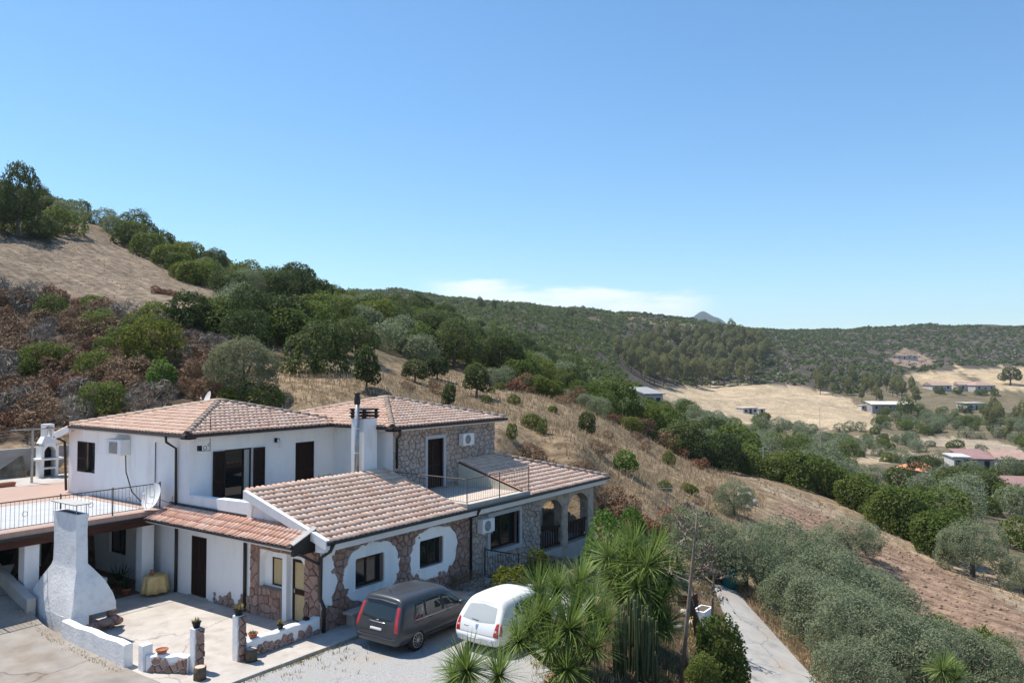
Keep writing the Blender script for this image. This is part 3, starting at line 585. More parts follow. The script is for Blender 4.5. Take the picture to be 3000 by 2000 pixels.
# ---- roofs
def tile_mesh(w0=.205, w1=.18, ln=.44, h0=.068, h1=.06, n=6, th=.016):
    V = []; Fc = []
    for y, w, h, z in ((0, w0, h0, .014), (ln, w1, h1, -.012)):
        for k in range(n + 1): a = math.pi * k / n; V.append((-math.cos(a) * w / 2, y, z + math.sin(a) * h))
    for k in range(n + 1): a = math.pi * k / n; V.append((-math.cos(a) * (w0 / 2 - th), .002, .014 + math.sin(a) * (h0 - th)))
    for k in range(n + 1): a = math.pi * k / n; V.append((-math.cos(a) * (w0 / 2 - th), .2, .0 + math.sin(a) * (h0 - th)))
    m = n + 1
    for k in range(n): Fc += [(k, k + 1, m + k + 1, m + k), (k + 1, k, 2 * m + k, 2 * m + k + 1), (2 * m + k + 1, 2 * m + k, 3 * m + k, 3 * m + k + 1)]
    return np.array(V), np.array(Fc)
TV, TF = tile_mesh(); TILE = raw_mesh('roof_tile', TV, TF); TILE.polygons.foreach_set('use_smooth', np.ones(len(TILE.polygons), bool)); TILE.materials.append(M['tile'])
TILE_P = raw_mesh('porch_tile', TV, TF); TILE_P.polygons.foreach_set('use_smooth', np.ones(len(TILE_P.polygons), bool)); TILE_P.materials.append(M['tile_porch'])
tile_rest = []
def frame_m(o, x, y): x = Vector(x).normalized(); y = Vector(y); y = (y - x * y.dot(x)).normalized(); z = x.cross(y); return Matrix(((x.x, y.x, z.x, o[0]), (x.y, y.y, z.y, o[1]), (x.z, y.z, z.z, o[2]), (0, 0, 0, 1)))
def lay_tiles(P0, e, s, Le, Ls, keep, seed, sx=.222, sy=.36, jit=1.0):
    """matrices of barrel tiles: P0 eave corner, e along the eave, s up the slope"""
    rnd = random.Random(seed); e = Vector(e).normalized(); s = Vector(s).normalized(); out = []; nc = int(Le / sx); nrw = int(Ls / sy) + 1
    for i in range(nc):
        for j in range(nrw):
            a = (i + .5) * Le / nc; b = j * sy - .05
            if keep and not keep(a, b + .2): continue
            o = Vector(P0) + e * (a + rnd.uniform(-.012, .012) * jit) + s * (b + rnd.uniform(-.015, .015) * jit); m = frame_m(o, e, s)
            out.append(m @ Matrix.Rotation(rnd.uniform(-.03, .03) * jit, 4, 'Z') @ Matrix.Rotation(rnd.uniform(-.02, .02) * jit, 4, 'X'))
    return out
def put_tiles(ms, mesh, parent):
    for mtx in ms: o = bpy.data.objects.new('roof_tile', mesh); COL.objects.link(o); o.parent = parent; o.matrix_basis = mtx
def bake_tiles(ms, name, mt, parent, V=TV, Fc=TF):
    A = np.array([np.array(m) for m in ms]); vv = np.einsum('nij,vj->nvi', A[:, :3, :3], V) + A[:, None, :3, 3]; ff = (Fc[None] + (np.arange(len(ms)) * len(V))[:, None, None])
    return add(name, raw_mesh(name, vv.reshape(-1, 3), ff.reshape(-1, 4), True), mt, parent)
LS = (4.17 - 2.97) / (23.6 - 19.42)          # slope of the lower roofs
def lz(Y): return 2.97 + LS * (Y - 19.42)
# main lower roof
deck = MB().prism([(17.33, 19.42, lz(19.42)), (24.5, 19.42, lz(19.42)), (24.5, 23.6, lz(23.6)), (17.33, 23.6, lz(23.6))], (0, 0, -.09)).build('lower_roof', M['underlay'], house)
sl = (0, 1, LS); ms = lay_tiles((17.40, 19.36, lz(19.36) + .005), (1, 0, 0), sl, 7.06, math.hypot(4.2, 1.22), None, 1)
ms.sort(key=lambda m: (m.translation - cam.location).length)
put_tiles(ms[:250], TILE, deck); rest = ms[250:]
MB().prism([(17.20, 19.38, lz(19.38) - .22), (17.20, 23.65, lz(23.65) - .22), (17.20, 23.65, lz(23.65) + .075), (17.20, 19.38, lz(19.38) + .075)], (.17, 0, 0)).build('bargeboard', M['fascia'], house)
# right-hand lower roof with hip
RX0 = 29.0
deck2 = MB().prism([(RX0, 19.42, lz(19.42)), (36.05, 19.42, lz(19.42)), (32.0, 23.6, lz(23.6)), (RX0, 23.6, lz(23.6))], (0, 0, -.09)).prism([(36.05, 19.42, lz(19.42)), (36.05, 27.5, lz(19.42)), (32.0, 23.6, lz(23.6))], (0, 0, -.09)).build('veranda_roof', M['underlay'], house)
rest += lay_tiles((RX0 + .08, 19.36, lz(19.36) + .005), (1, 0, 0), sl, 6.97, 4.35, lambda a, b: a < 6.9 - b * .93, 2)
rest += lay_tiles((36.1, 19.5, lz(19.42)), (0, 1, 0), (-1, 0, LS * 1.03), 7.9, 4.2, lambda a, b: b * .97 < a < 7.9 - b, 3)
# hipped roofs of the two upper blocks
def hip_plane(P0, e, s, Le, apex_a, Ls, seed): return lay_tiles(P0, e, s, Le, Ls, lambda a, b: (a > apex_a * b / Ls + .05) and (a < Le - (Le - apex_a) * b / Ls - .05), seed)
ZE = 6.03
def hip_roof(name, x0, x1, y0, y1, apex, seed, backs=True):
    A = Vector(apex); c = [Vector((x0, y0, ZE)), Vector((x1, y0, ZE)), Vector((x1, y1, ZE)), Vector((x0, y1, ZE))]; mb = MB()
    for i in range(4): mb.poly([c[i], c[(i + 1) % 4], A])
    mb.poly([c[3], c[2], c[1], c[0]]); o = mb.build(name, M['underlay'], house); r = []
    up = Vector((0, 0, .02))
    r += hip_plane(c[0] + up + Vector((0, -.05, 0)), (1, 0, 0), (0, A.y - y0, A.z - ZE), x1 - x0, A.x - x0, math.hypot(A.y - y0, A.z - ZE), seed)
    r += hip_plane(c[3] + up + Vector((-.05, 0, 0)), (0, -1, 0), (A.x - x0, 0, A.z - ZE), y1 - y0, y1 - A.y, math.hypot(A.x - x0, A.z - ZE), seed + 1)
    return o, r, c, A
h1, r1, c1, A1 = hip_roof('upper_roof', 17.03, 24.97, 26.83, 35.6, (21.0, 30.65, 7.06), 10); h2, r2, c2, A2 = hip_roof('upper_roof', 24.13, 32.25, 23.15, 31.7, (28.1, 27.4, 7.06), 20)
r1 = [m for m in r1]
# where the two hipped roofs meet, drop tiles of one that lie under the other
def hipz(p, c, A):
    x, y = p.x, p.y; x0, y0, x1, y1 = c[0].x, c[0].y, c[2].x, c[2].y
    if not (x0 < x < x1 and y0 < y < y1): return -9
    dx = (x - x0) / (A.x - x0) if x < A.x else (x1 - x) / (x1 - A.x); dy = (y - y0) / (A.y - y0) if y < A.y else (y1 - y) / (y1 - A.y)
    return ZE + (A.z - ZE) * min(dx, dy)
r1 = [m for m in r1 if hipz(m.translation, c2, A2) < m.translation.z + .03]; r2 = [m for m in r2 if hipz(m.translation, c1, A1) < m.translation.z + .03]
rest += r1 + r2
# lean-to strip at the far end of the upper block
MB().prism([(17.0, 35.55, 6.02), (17.0, 37.0, 5.62), (24, 37.0, 5.62), (24, 35.55, 6.02)], (0, 0, -.1)).build('rear_eave_roof', M['underlay'], house)
MB().prism([(16.95, 35.6, 6.02), (16.95, 37.05, 5.62), (16.95, 37.05, 5.36), (16.95, 35.6, 5.76)], (.12, 0, 0)).build('rear_fascia', M['fascia'], house)
rest += lay_tiles((24, 37.05, 5.64), (-1, 0, 0), (0, -1.45, .4), 7.0, 1.5, None, 31)
stuff(bake_tiles(rest, 'roof_tile_field', M['tile'], house))
# porch roof along the ground-floor wall
PE = 16.52; PZ0 = 2.86; PZ1 = 3.25
deck3 = MB().prism([(PE, 20.25, PZ0), (PXW, 20.25, PZ1), (PXW, 28.55, PZ1), (PE, 28.55, PZ0)], (0, 0, -.08)).build('porch_roof', M['underlay'], house)
ms = lay_tiles((PE - .05, 28.5, PZ0 + .0), (0, -1, 0), (PXW - PE, 0, PZ1 - PZ0), 8.2, 1.0, None, 41, .2, .34)
ms.sort(key=lambda m: (m.translation - cam.location).length); put_tiles(ms[:45], TILE_P, deck3); stuff(bake_tiles(ms[45:], 'porch_tile_field', M['tile_porch'], house))
MB().prism([(PE, 20.12, PZ0 - .3), (PXW, 20.12, PZ0 - .3), (PXW, 20.12, PZ1 + .04), (PE, 20.12, PZ0 + .06)], (0, .12, 0)).build('porch_end_board', M['gutter'], house)
MB().prism([(PE - .03, 20.08, PZ0 + .05), (PXW, 20.08, PZ1 + .06), (PXW, 20.28, PZ1 + .1), (PE - .03, 20.28, PZ0 + .09)], (0, 0, .03)).build('porch_end_flashing', M['cap'], house)
MB().box(PE + .02, PXW, 20.24, 28.55, PZ0 - .16, PZ0 - .09).build('porch_soffit', M['fascia'], house); MB().box(PE - .02, PE + .04, 20.2, 28.6, PZ0 - .13, PZ0 - .02).build('porch_fascia', M['fascia'], house)
MB().tube([(PXW - .03, 23.7, PZ1 + .08), (PXW - .03, 28.5, PZ1 + .08)], .05, 6).build('flashing', M['gutter'], house)
# ridge and hip tiles
RV, RF = tile_mesh(.27, .24, .46, .11, .095, 6, .018); RIDGE = raw_mesh('ridge_tile', RV, RF, True); RIDGE.materials.append(M['ridge'])
def ridge(p, q, parent, lift=.06):
    p, q = Vector(p), Vector(q); d = (q - p); n = max(1, int(d.length / .38)); x = Vector((d.y, -d.x, 0)).normalized()
    for k in range(n):
        o = bpy.data.objects.new('ridge_tile', RIDGE); COL.objects.link(o); o.parent = parent
        m = frame_m(p + d * (k / n) + Vector((0, 0, lift)), x, d); o.matrix_basis = m @ Matrix.Rotation(random.uniform(-.03, .03), 4, 'Z')
ridge(c1[0], A1, h1); ridge(c1[3] + Vector((0, 0, 0)), A1, h1); ridge(Vector((24.4, 27.5, 6.2)), A1, h1)
ridge(c2[0], A2, h2); ridge(c2[1], A2, h2); ridge(Vector((25.2, 30.4, 6.32)), A2, h2); ridge((36.05, 19.42, lz(19.42)), (32.0, 23.6, lz(23.6)), deck2)
# eaves: soffits, fascias, gutters, downpipes
mb = MB(); mb.prism([(17.22, 19.44, 2.87), (17.22, 19.48, 2.64), (17.22, 19.899, 2.60), (17.22, 19.899, 2.87)], (18.75, 0, 0)); mb.build('cornice', M['fascia'], house)
mb = MB(); mb.box(17.06, 24.6, 26.86, 27.299, 5.86, 6.0); mb.box(17.06, 17.45, 26.86, 35.6, 5.861, 6.001); mb.box(24.16, 24.599, 23.18, 26.86, 5.86, 6.0); mb.box(24.16, 32.22, 23.18, 23.601, 5.859, 5.999); mb.box(31.9, 32.22, 23.6, 31.6, 5.86, 6.0)
mb.build('eaves_soffit', M['fascia'], house)
def gutter(p, q, r=.065): MB().tube([p, q], r, 8).build('gutter', M['gutter'], house)
gutter((17.25, 19.34, 2.93), (36.1, 19.34, 2.93)); gutter((PE - .07, 20.15, PZ0 - .03), (PE - .07, 28.6, PZ0 - .03), .055)
gutter((16.98, 26.78, 5.99), (24.15, 26.78, 5.99)); gutter((16.96, 26.78, 5.99), (16.96, 35.6, 5.99)); gutter((24.08, 23.08, 5.99), (24.08, 26.8, 5.99)); gutter((24.08, 23.08, 5.99), (32.3, 23.08, 5.99))
def pipe(path, r=.05, name='downpipe'): o = MB().tube(path, r, 8).build(name, M['gutter'], house, True); return o
pipe([(16.96, 28.1, 5.95), (16.98, 28.1, 5.72), (17.36, 28.05, 5.45), (17.38, 28.05, 3.3)])
pipe([(24.55, 23.1, 5.95), (24.6, 23.15, 5.7), (24.78, 23.5, 5.5), (24.78, 23.5, 4.25)])
pipe([(25.2, 19.34, 2.9), (25.2, 19.5, 2.62), (25.2, 19.8, 2.5), (25.2, 19.8, -.1)], .055)
pipe([(17.38, 27.98, 2.72), (17.38, 27.98, .02)], .06); pipe([(17.38, 23.75, 2.72), (17.38, 23.75, .02)], .06)
pipe([(16.6, 20.2, 2.74), (16.75, 20.1, 2.6), (17.25, 19.83, 2.25), (17.33, 19.8, 2.2)], .045)
pipe([(17.5, 19.34, 2.9), (17.45, 19.45, 2.66), (17.36, 19.78, 2.42), (17.36, 19.8, 1.1), (17.5, 19.78, .8), (17.5, 19.78, -.05)], .06)
pipe([(16.95, 36.9, 5.5), (17.3, 36.65, 5.25), (17.38, 36.62, 3.1)], .055); pipe([(17.41, 29.55, 5.6), (17.41, 29.55, 3.2)], .018, 'conduit')
# chimney with slotted cowl
ch = MB().box(23.32, 24.08, 24.0, 24.75, 3.1, 6.42).build('chimney', M['plaster'], house)
mb = MB()
for k, z in enumerate((6.42, 6.56, 6.70)):
    mb.box(23.26, 24.14, 23.94, 24.81, z + .07, z + .13)
    for x, y in ((23.30, 23.98), (24.0, 23.98), (23.30, 24.67), (24.0, 24.67)): mb.box(x, x + .1, y, y + .1, z, z + .07)
mb.build('chimney_cowl', M['black_plastic'], ch)
fl = MB().tube([(23.12, 24.2, 3.1), (23.12, 24.2, 7.2)], .10, 12).build('flue_pipe', M['grey_metal'], house, True); MB().lathe([(.115, 7.02), (.13, 7.05), (.13, 7.3), (.105, 7.34), (.105, 7.45), (.16, 7.47), (.14, 7.52)], (23.12, 24.2, 0), 14).build('flue_cap', M['gutter'], fl, True)
MB().lathe([(.115, 5.0), (.115, 5.04)], (23.12, 24.2, 0), 12).lathe([(.115, 6.0), (.115, 6.04)], (23.12, 24.2, 0), 12).build('flue_clamp', M['white_metal'], fl)
# ---- balcony over the stone facade
M['balcony'] = mat('balcony_floor_tile', [(0.48, 0.40, 0.34), (0.58, 0.50, 0.43)], 0.8, 3.0)
MB().box(24.5, RX0, 19.5, 23.6, 2.9, Z1).build('balcony_floor', M['balcony'], house); MB().box(24.5, 24.62, 19.46, 23.6, 3.0, 3.16).box(24.62, RX0, 19.46, 19.56, 3.0, 3.14).build('balcony_kerb', M['cap'], house)
M['cream'] = mat('cream_plaster', [(0.60, 0.55, 0.44), (0.68, 0.63, 0.52)], 0.9, 2.0)
MB().prism([(RX0, 19.6, 2.97), (RX0, 23.6, 2.97), (RX0, 23.6, lz(23.6) - .02), (RX0, 19.6, lz(19.6) - .02)], (.12, 0, 0)).build('balcony_side_wall', M['cream'], house)
def railing(p, q, z, h=.95, sp=.125, mt=None, posts=(0, 1), parent=None, name='railing', rings=()):
    p, q = Vector((*p, z)), Vector((*q, z)); d = q - p; n = max(2, int(d.length / sp)); u = Vector((0, 0, 1)); mt = mt or M['brown_iron']; t = d.normalized(); s = Vector((-t.y, t.x, 0))
    r = MB().tube([p + u * h, q + u * h], .022, 6).tube([p + u * .1, q + u * .1], .014, 4).build('rail', mt, parent)
    bm = MB().tube([(0, 0, .1), (0, 0, h - .01)], .007, 4).mesh('baluster'); bm.materials.append(mt)
    for k in range(1, n): o = bpy.data.objects.new('baluster', bm); COL.objects.link(o); o.parent = parent; o.matrix_parent_inverse = r.matrix_parent_inverse; o.location = p + d * (k / n)
    for f in posts: MB().tube([p + d * f, p + d * f + u * (h + .06)], .026, 6).build('post', mt, parent)
    return r
bal = empty('balcony_railing', (26, 20, Z1), label='brown iron balcony railing above the stone facade', cat='railing')
railing((24.58, 19.52), (28.95, 19.52), Z1 + .08, 1.0, .12, None, (0, .5, 1), bal); railing((24.58, 19.6), (24.58, 23.4), Z1 + .08, 1.0, .12, None, (1,), bal)
# ---- veranda: stone piers and arches at the far end
M['pier'] = mat('pale_pier_stone', [(0.24, 0.19, 0.15), (0.36, 0.30, 0.25), (0.46, 0.40, 0.34), (0.33, 0.31, 0.30)], 0.9, 3.5, bump=0.8, bscale=9)
def arch_beam(axis, c, a0, a1, zs, zc, ztop, th, mb):
    n = 14; prev = None
    for k in range(n + 1):
        t = k / n; a = a0 + (a1 - a0) * t; z = zs + (zc - zs) * (1 - abs(2 * t - 1) ** 2.6); cur = (a, z)
        if prev:
            F = (lambda a, z: (a, c, z)) if axis == 'y' else (lambda a, z: (c, a, z))
            mb.prism([F(*prev), F(*cur), F(cur[0], ztop), F(prev[0], ztop)], (0, th, 0) if axis == 'y' else (th, 0, 0))
        prev = cur
for q in (('y', FY, 30.401, 32.38), ('y', FY, 32.95, 34.9), ('x', 35.0, 20.4, 23.0)): mb = MB(); arch_beam(*q, 1.9, 2.36, 2.62, .44, mb); mb.build('veranda_arch', M['pier'], house)
for x, y in ((32.38, FY), (34.9, FY), (34.9, 23.0)): bevel(MB().box(x, x + .56, y, y + .5, -.8, 2.63).build('pier', M['pier'], house), .05)
MB().box(30.4, 35.6, FY + .02, 24.0, -.8, .02).build('veranda_floor', M['cap'], house); MB().box(30.4, 33.2, 23.7, 24.0, 0, 2.9).build('veranda_back_wall', M['plaster'], house); MB().box(30.4, 35.9, FY + .45, 24, 2.63, 2.72).build('veranda_ceiling', M['beam'], house)
vr = empty('veranda_railing', (33.5, 20, 0), label='dark wooden railing between the stone veranda piers', cat='railing')
mb = MB(); mb.box(30.42, 32.36, 20.0, 20.1, .95, 1.03).box(30.42, 32.36, 20.02, 20.08, .15, .22).box(32.97, 34.88, 20.0, 20.1, .95, 1.03).box(32.97, 34.88, 20.02, 20.08, .15, .22); mb.build('rail', M['wood_dark'], vr)
bmesh_ = MB().box(-.02, .02, -.02, .02, .22, .95).mesh('baluster'); bmesh_.materials.append(M['wood_dark'])
for x in list(np.arange(30.55, 32.3, .15)) + list(np.arange(33.1, 34.8, .15)): o = bpy.data.objects.new('baluster', bmesh_); COL.objects.link(o); o.parent = vr; o.matrix_parent_inverse = Matrix.Translation(-vr.location); o.location = (x, 20.05, 0)
# ================================================================== yard, patio, pergola, walls
def sheet(name, poly, z, mt, n=1):
    o = MB().poly([(x, y, z) for x, y in poly]).build(name, mt); return struct(o)
sheet('patio', [(12.2, 18.78), (25.9, 18.72), (25.9, 19.95), (17.6, 19.95), (17.6, 34.5), (12.2, 34.5)], 0.0, M['concrete'])
MB().box(12.2, 25.9, 18.70, 18.79, -.16, .002).build('kerb', M['cap']); struct(bpy.data.objects['kerb'])
# gravel forecourt with slight unevenness
gx_, gy_ = np.meshgrid(np.linspace(9.5, 26.4, 70), np.linspace(10.2, 18.72, 40)); lim = np.interp(gx_, [9, 18, 19.2, 22, 25.9, 27], [10.3, 11.75, 12.15, 13.1, 14.4, 14.8])
gy_ = lim + (gy_ - 10.2) / 8.52 * (18.72 - lim); gz_ = -.085 + .018 * np.sin(gx_ * 1.7 + gy_) * np.sin(gy_ * 1.3)
ii = np.arange(gx_.size).reshape(gx_.shape); struct(add('gravel_forecourt', raw_mesh('gravel', np.stack([gx_, gy_, gz_], -1).reshape(-1, 3), np.stack([ii[:-1, :-1], ii[:-1, 1:], ii[1:, 1:], ii[1:, :-1]], -1).reshape(-1, 4), True), M['gravel']))
M['edge'] = mat('sandy_edge', [(0.36, 0.22, 0.13), (0.50, 0.34, 0.22)], 0.95, 3.0, bump=.4)
lp = [(x, np.interp(x, [9, 18, 19.2, 22, 25.9, 27], [10.3, 11.75, 12.15, 13.1, 14.4, 14.8])) for x in np.linspace(9.5, 26.2, 24)]
mb = MB(); mb.loft([[(x, y - .16, -.5), (x, y + .02, -.5), (x, y + .02, -.03 + random.uniform(-.02, .02)), (x, y - .12, -.05)] for x, y in lp]); struct(mb.build('forecourt_edge', M['edge']))
gx_, gy_ = np.meshgrid(np.linspace(-3, 12.2, 40), np.linspace(6, 44, 80)); gz_ = ramp_z(gy_) + .02 * np.sin(gx_ * 2.1) * np.sin(gy_ * 1.4) + .004
ii = np.arange(gx_.size).reshape(gx_.shape); struct(add('driveway', raw_mesh('driveway', np.stack([gx_, gy_, gz_], -1).reshape(-1, 3), np.stack([ii[:-1, :-1], ii[:-1, 1:], ii[1:, 1:], ii[1:, :-1]], -1).reshape(-1, 4), True), M['drive']))
# upper yard paving
M['pink_tile'] = mat('pink_terrace_tile', [(0.42, 0.27, 0.215), (0.52, 0.37, 0.30), (0.58, 0.45, 0.38)], 0.85, 5.0, rand=0.0)
nt = M['pink_tile'].node_tree; br = N(nt, 'ShaderNodeTexBrick', Scale=3.2, Mortar_Size=.03); tcx = nt.nodes.new('ShaderNodeTexCoord'); nt.links.new(tcx.outputs['Object'], br.inputs['Vector']); br.inputs['Color1'].default_value = (.46, .32, .26, 1); br.inputs['Color2'].default_value = (.42, .28, .225, 1); br.inputs['Mortar'].default_value = (.38, .30, .26, 1); nt.links.new(br.outputs[0], nt.nodes['Principled BSDF'].inputs['Base Color'])
sheet('upper_yard', [(9.0, 34.45), (17.44, 34.45), (17.44, 36.6), (24.6, 36.6), (24.6, 40.2), (9.0, 40.2)], 3.0, M['pink_tile']); sheet('rear_yard', [(9.0, 40.2), (24.6, 40.2), (24.6, 44), (9.0, 44)], 3.004, M['concrete'])
# pergola: white terrace slab on a brown beam
M['white_deck'] = mat('white_terrace_coating', [(0.42, 0.43, 0.45), (0.50, 0.51, 0.53)], 0.8, 1.2, blotch=((0.34, 0.35, 0.37), 1.1, .55, .8))
pg = empty('pergola_terrace', (13, 31, 0), label='white terrace slab on brown beams forming a covered porch', cat='terrace')
MB().box(8.0, 17.44, 28.95, 34.45, 2.86, 3.06).build('slab', M['white_deck'], pg); MB().box(8.0, 17.43, 28.72, 29.35, 2.9, 3.085).build('tiled_coping', M['pink_tile'], pg); MB().box(16.9, 17.44, 29.35, 34.45, 3.06, 3.075).build('tiled_border', M['pink_tile'], pg)
MB().box(8.0, 17.3, 28.85, 29.1, 2.52, 2.86).build('beam', M['beam'], pg); MB().box(8.0, 17.3, 28.68, 28.80, 2.80, 2.90).build('gutter', M['gutter'], pg)
for x in np.arange(12.6, 17.2, .9): MB().box(x, x + .12, 29.1, 34.4, 2.66, 2.86).build('rafter', M['beam'], pg)
for x, y in ((16.6, 28.98), (12.45, 29.0)): bevel(MB().box(x, x + .48, y, y + .45, -.1, 2.52).build('column', M['plaster'], pg), .02)
mb = MB(); wall(mb, 'y', 34.4, 8.0, 17.44, -.1, 2.86, [(13.4, 14.7, .75, 2.05), (15.4, 16.3, -.1, 2.15)], .12); mb.build('back_wall', M['plaster'], pg)
MB().box(13.4, 14.7, 34.46, 34.5, .75, 2.05).build('window_pane', M['glass'], pg); MB().box(15.4, 16.3, 34.45, 34.5, -.1, 2.15).build('door_panel', M['wood_dark'], pg)
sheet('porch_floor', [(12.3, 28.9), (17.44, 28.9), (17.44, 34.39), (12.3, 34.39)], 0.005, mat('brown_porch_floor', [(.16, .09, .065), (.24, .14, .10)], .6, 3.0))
tr = empty('terrace_railing', (13, 29, 3.08), label='thin brown iron railing along the white porch terrace edge', cat='railing')
railing((8.0, 28.92), (17.25, 28.92), 3.085, .98, .135, None, (.31, .60, .80, 1), tr)
for f in (12.4, 14.6, 16.0):
    mb = MB(); c0 = Vector((f, 28.92, 3.6)); mb.tube([c0 + Vector((.085 * math.cos(t), 0, .085 * math.sin(t))) for t in np.linspace(0, 2 * math.pi, 15)], .008, 4, False); mb.build('ring', M['brown_iron'], tr)
# retaining walls
rw = tag(MB().box(8.6, 21.5, 44.0, 44.3, 2.7, 4.42).build('retaining_wall', M['grey_concrete']), 'grey concrete retaining wall behind the upper yard', 'wall')
prof = [(y, float(ramp_z(y)) + .42) for y in (27.9, 29, 30.5, 32, 34, 36.5)]
mb = MB(); mb.loft([[(12.08, y, -.1), (12.36, y, -.1), (12.36, y, z), (12.08, y, z)] for y, z in prof]); tag(bevel(mb.build('driveway_wall', M['cap']), .02), 'weathered concrete wall with sloping top beside the driveway', 'wall')
# ---- big white barbecue oven
bq = empty('barbecue_chimney', (13.2, 27, 0), label='tall white plastered barbecue oven with a tapering chimney', cat='barbecue')
def ring4(x0, x1, y0, y1, z, n=5, jit=0.0):
    r = []; C4 = [(x0, y0), (x1, y0), (x1, y1), (x0, y1)]
    for i in range(4):
        for k in range(n): t = k / n; r.append((C4[i][0] * (1 - t) + C4[(i + 1) % 4][0] * t + random.uniform(-jit, jit), C4[i][1] * (1 - t) + C4[(i + 1) % 4][1] * t + random.uniform(-jit, jit), z))
    return r
secs = [(12.46, 13.9, 25.78, 28.5, .62), (12.48, 13.88, 25.76, 28.55, .85), (12.52, 13.8, 25.78, 28.45, 1.15), (12.60, 13.55, 25.86, 28.05, 1.62), (12.69, 13.22, 25.95, 27.62, 2.05), (12.70, 13.08, 26.0, 27.5, 2.22), (12.70, 13.06, 26.02, 27.48, 2.7), (12.70, 13.06, 26.04, 27.5, 3.3), (12.69, 13.08, 26.05, 27.56, 3.82)]
mb = MB(); mb.loft([ring4(*s, 5, .012) for s in secs]); hood = mb.build('hood', M['rough_plaster'], bq); autosmooth(hood, 35)
MB().box(12.46, 13.0, 25.74, 28.5, -.15, .62).box(13.0, 13.95, 28.2, 28.5, -.15, .62).build('base_wall', M['rough_plaster'], bq); MB().box(13.0, 13.3, 26.3, 28.2, -.1, .55).box(13.3, 13.9, 27.2, 28.2, -.1, .5).build('hearth', M['mortar'], bq)
MB().box(12.78, 12.98, 26.15, 27.42, 3.805, 3.826).build('flue_opening', M['black_plastic'], bq)
mb = MB(); mb.box(12.62, 13.14, 26.0, 27.6, 4.12, 4.15); mb.build('rain_cap', M['cap'], bq)
for x, y in ((12.72, 26.1), (13.04, 26.1), (12.72, 27.5), (13.04, 27.5)): MB().tube([(x, y, 3.8), (x, y, 4.13)], .012, 5).build('cap_rod', M['grey_metal'], bq)
rnd = random.Random(12)
def boulder(name, c, r, mt, parent, rnd, flat=.75):
    V = []; Fc = []; nu, nv = 9, 6; ph = [rnd.uniform(0, 6) for _ in range(4)]
    for j in range(nv + 1):
        for i in range(nu):
            t = math.pi * j / nv; a = 2 * math.pi * i / nu; k = r * (1 + .16 * math.sin(3 * a + ph[0]) * math.sin(t) + .14 * math.sin(2 * t + ph[1] + 2 * a) + .06 * math.sin(5 * a + ph[2]))
            V.append((c[0] + k * math.sin(t) * math.cos(a), c[1] + k * math.sin(t) * math.sin(a), c[2] + flat * k * math.cos(t)))
    for j in range(nv):
        for i in range(nu): Fc.append((j * nu + i, (j + 1) * nu + i, (j + 1) * nu + (i + 1) % nu, j * nu + (i + 1) % nu))
    return add(name, raw_mesh(name, V, Fc, True), mt, parent)
for k in range(9): boulder('stone', (12.95 + .13 * k + rnd.uniform(-.04, .04), 25.82 + rnd.uniform(-.06, .1), .12 + .22 * rnd.random()), .15 + .05 * rnd.random(), M['stone_pink'], bq, rnd)
for k in range(4): boulder('stone', (13.86 + rnd.uniform(-.05, .05), 25.95, .1 + .17 * k), .15, M['stone_pink'], bq, rnd)
# ---- low garden walls, gate pillars
def garden_wall(name, p, q, h, th, mt, label, stone_h=0.0, seed=1):
    p, q = Vector((*p, 0)), Vector((*q, 0)); d = (q - p); t = d.normalized(); s = Vector((-t.y, t.x, 0)); r = []
    for k in range(9):
        c = p + d * (k / 8); hh = h + .025 * math.sin(k * 1.9 + seed); w = th / 2
        r.append([c - s * w + Vector((0, 0, -.15)), c + s * w + Vector((0, 0, -.15)), c + s * w + Vector((0, 0, hh - .03)), c + s * (w - .04) + Vector((0, 0, hh)), c - s * (w - .04) + Vector((0, 0, hh)), c - s * w + Vector((0, 0, hh - .03))])
    o = tag(MB().loft(r).build(name, mt), label, 'wall')
    if stone_h:
        T = lambda v: tuple(p + t * v[0] - s * (th / 2 + v[2]) + Vector((0, 0, v[1])))
        stones(T, 0, 0, d.length, -.05, h * .95, .24, seed, M['stone_pink'], o, lambda a, z: z < stone_h * (.55 + .75 * abs(math.sin(a * 4.3 + seed))), dep=(.04, .07))
    return o
garden_wall('garden_wall', (12.3, 25.75), (12.3, 22.1), .66, .26, M['rough_plaster'], 'rough white plastered low wall running from the white barbecue oven')
garden_wall('garden_wall', (12.5, 21.4), (13.1, 20.35), .46, .26, M['plaster'], 'short white wall with a stone foot beside the log planter at the left gate pillar', .26, 3)
garden_wall('garden_wall', (14.62, 20.0), (17.4, 20.0), .50, .28, M['plaster'], 'white low wall with a pink stone foot joining the house corner', .26, 5)
def pillar(x, y, h, label, seed):
    r = empty('gate_pillar', (x, y, 0), label=label, cat='pillar', group='stone gate pillars'); bevel(MB().box(x - .13, x + .1, y - .13, y + .13, -.1, h).build('shaft', M['rough_plaster'], r), .02)
    pf = MB().box(x - .08, x + .14, y - .14, y - .125, -.1, h - .02).build('stone_face', M['mortar'], r)
    stones('y', y - .14, x - .11, x + .15, -.05, h, .26, seed, M['stone_pink'], pf, None, dep=(.05, .09)); stones('x', 0, 0, 0.01, 0, .01, 1, 1, M['stone_pink'], pf, lambda a, z: False)
    T = lambda v: (x + .1 + v[2], y + v[0], v[1]); stones(T, 0, -.13, .13, -.05, h, .24, seed + 1, M['stone_pink'], pf, None, dep=(.04, .07))
pillar(13.22, 20.22, 1.22, 'stone-faced gate pillar with a cactus pot, at the short white wall', 31); pillar(14.45, 20.0, 1.30, 'stone-faced gate pillar with a cactus pot, at the long white wall', 33)
tag(bevel(MB().box(12.33, 12.62, 21.38, 21.66, -.1, .72).build('wall_post', M['rough_plaster']), .03), 'short white plaster post by the driveway entrance', 'post')
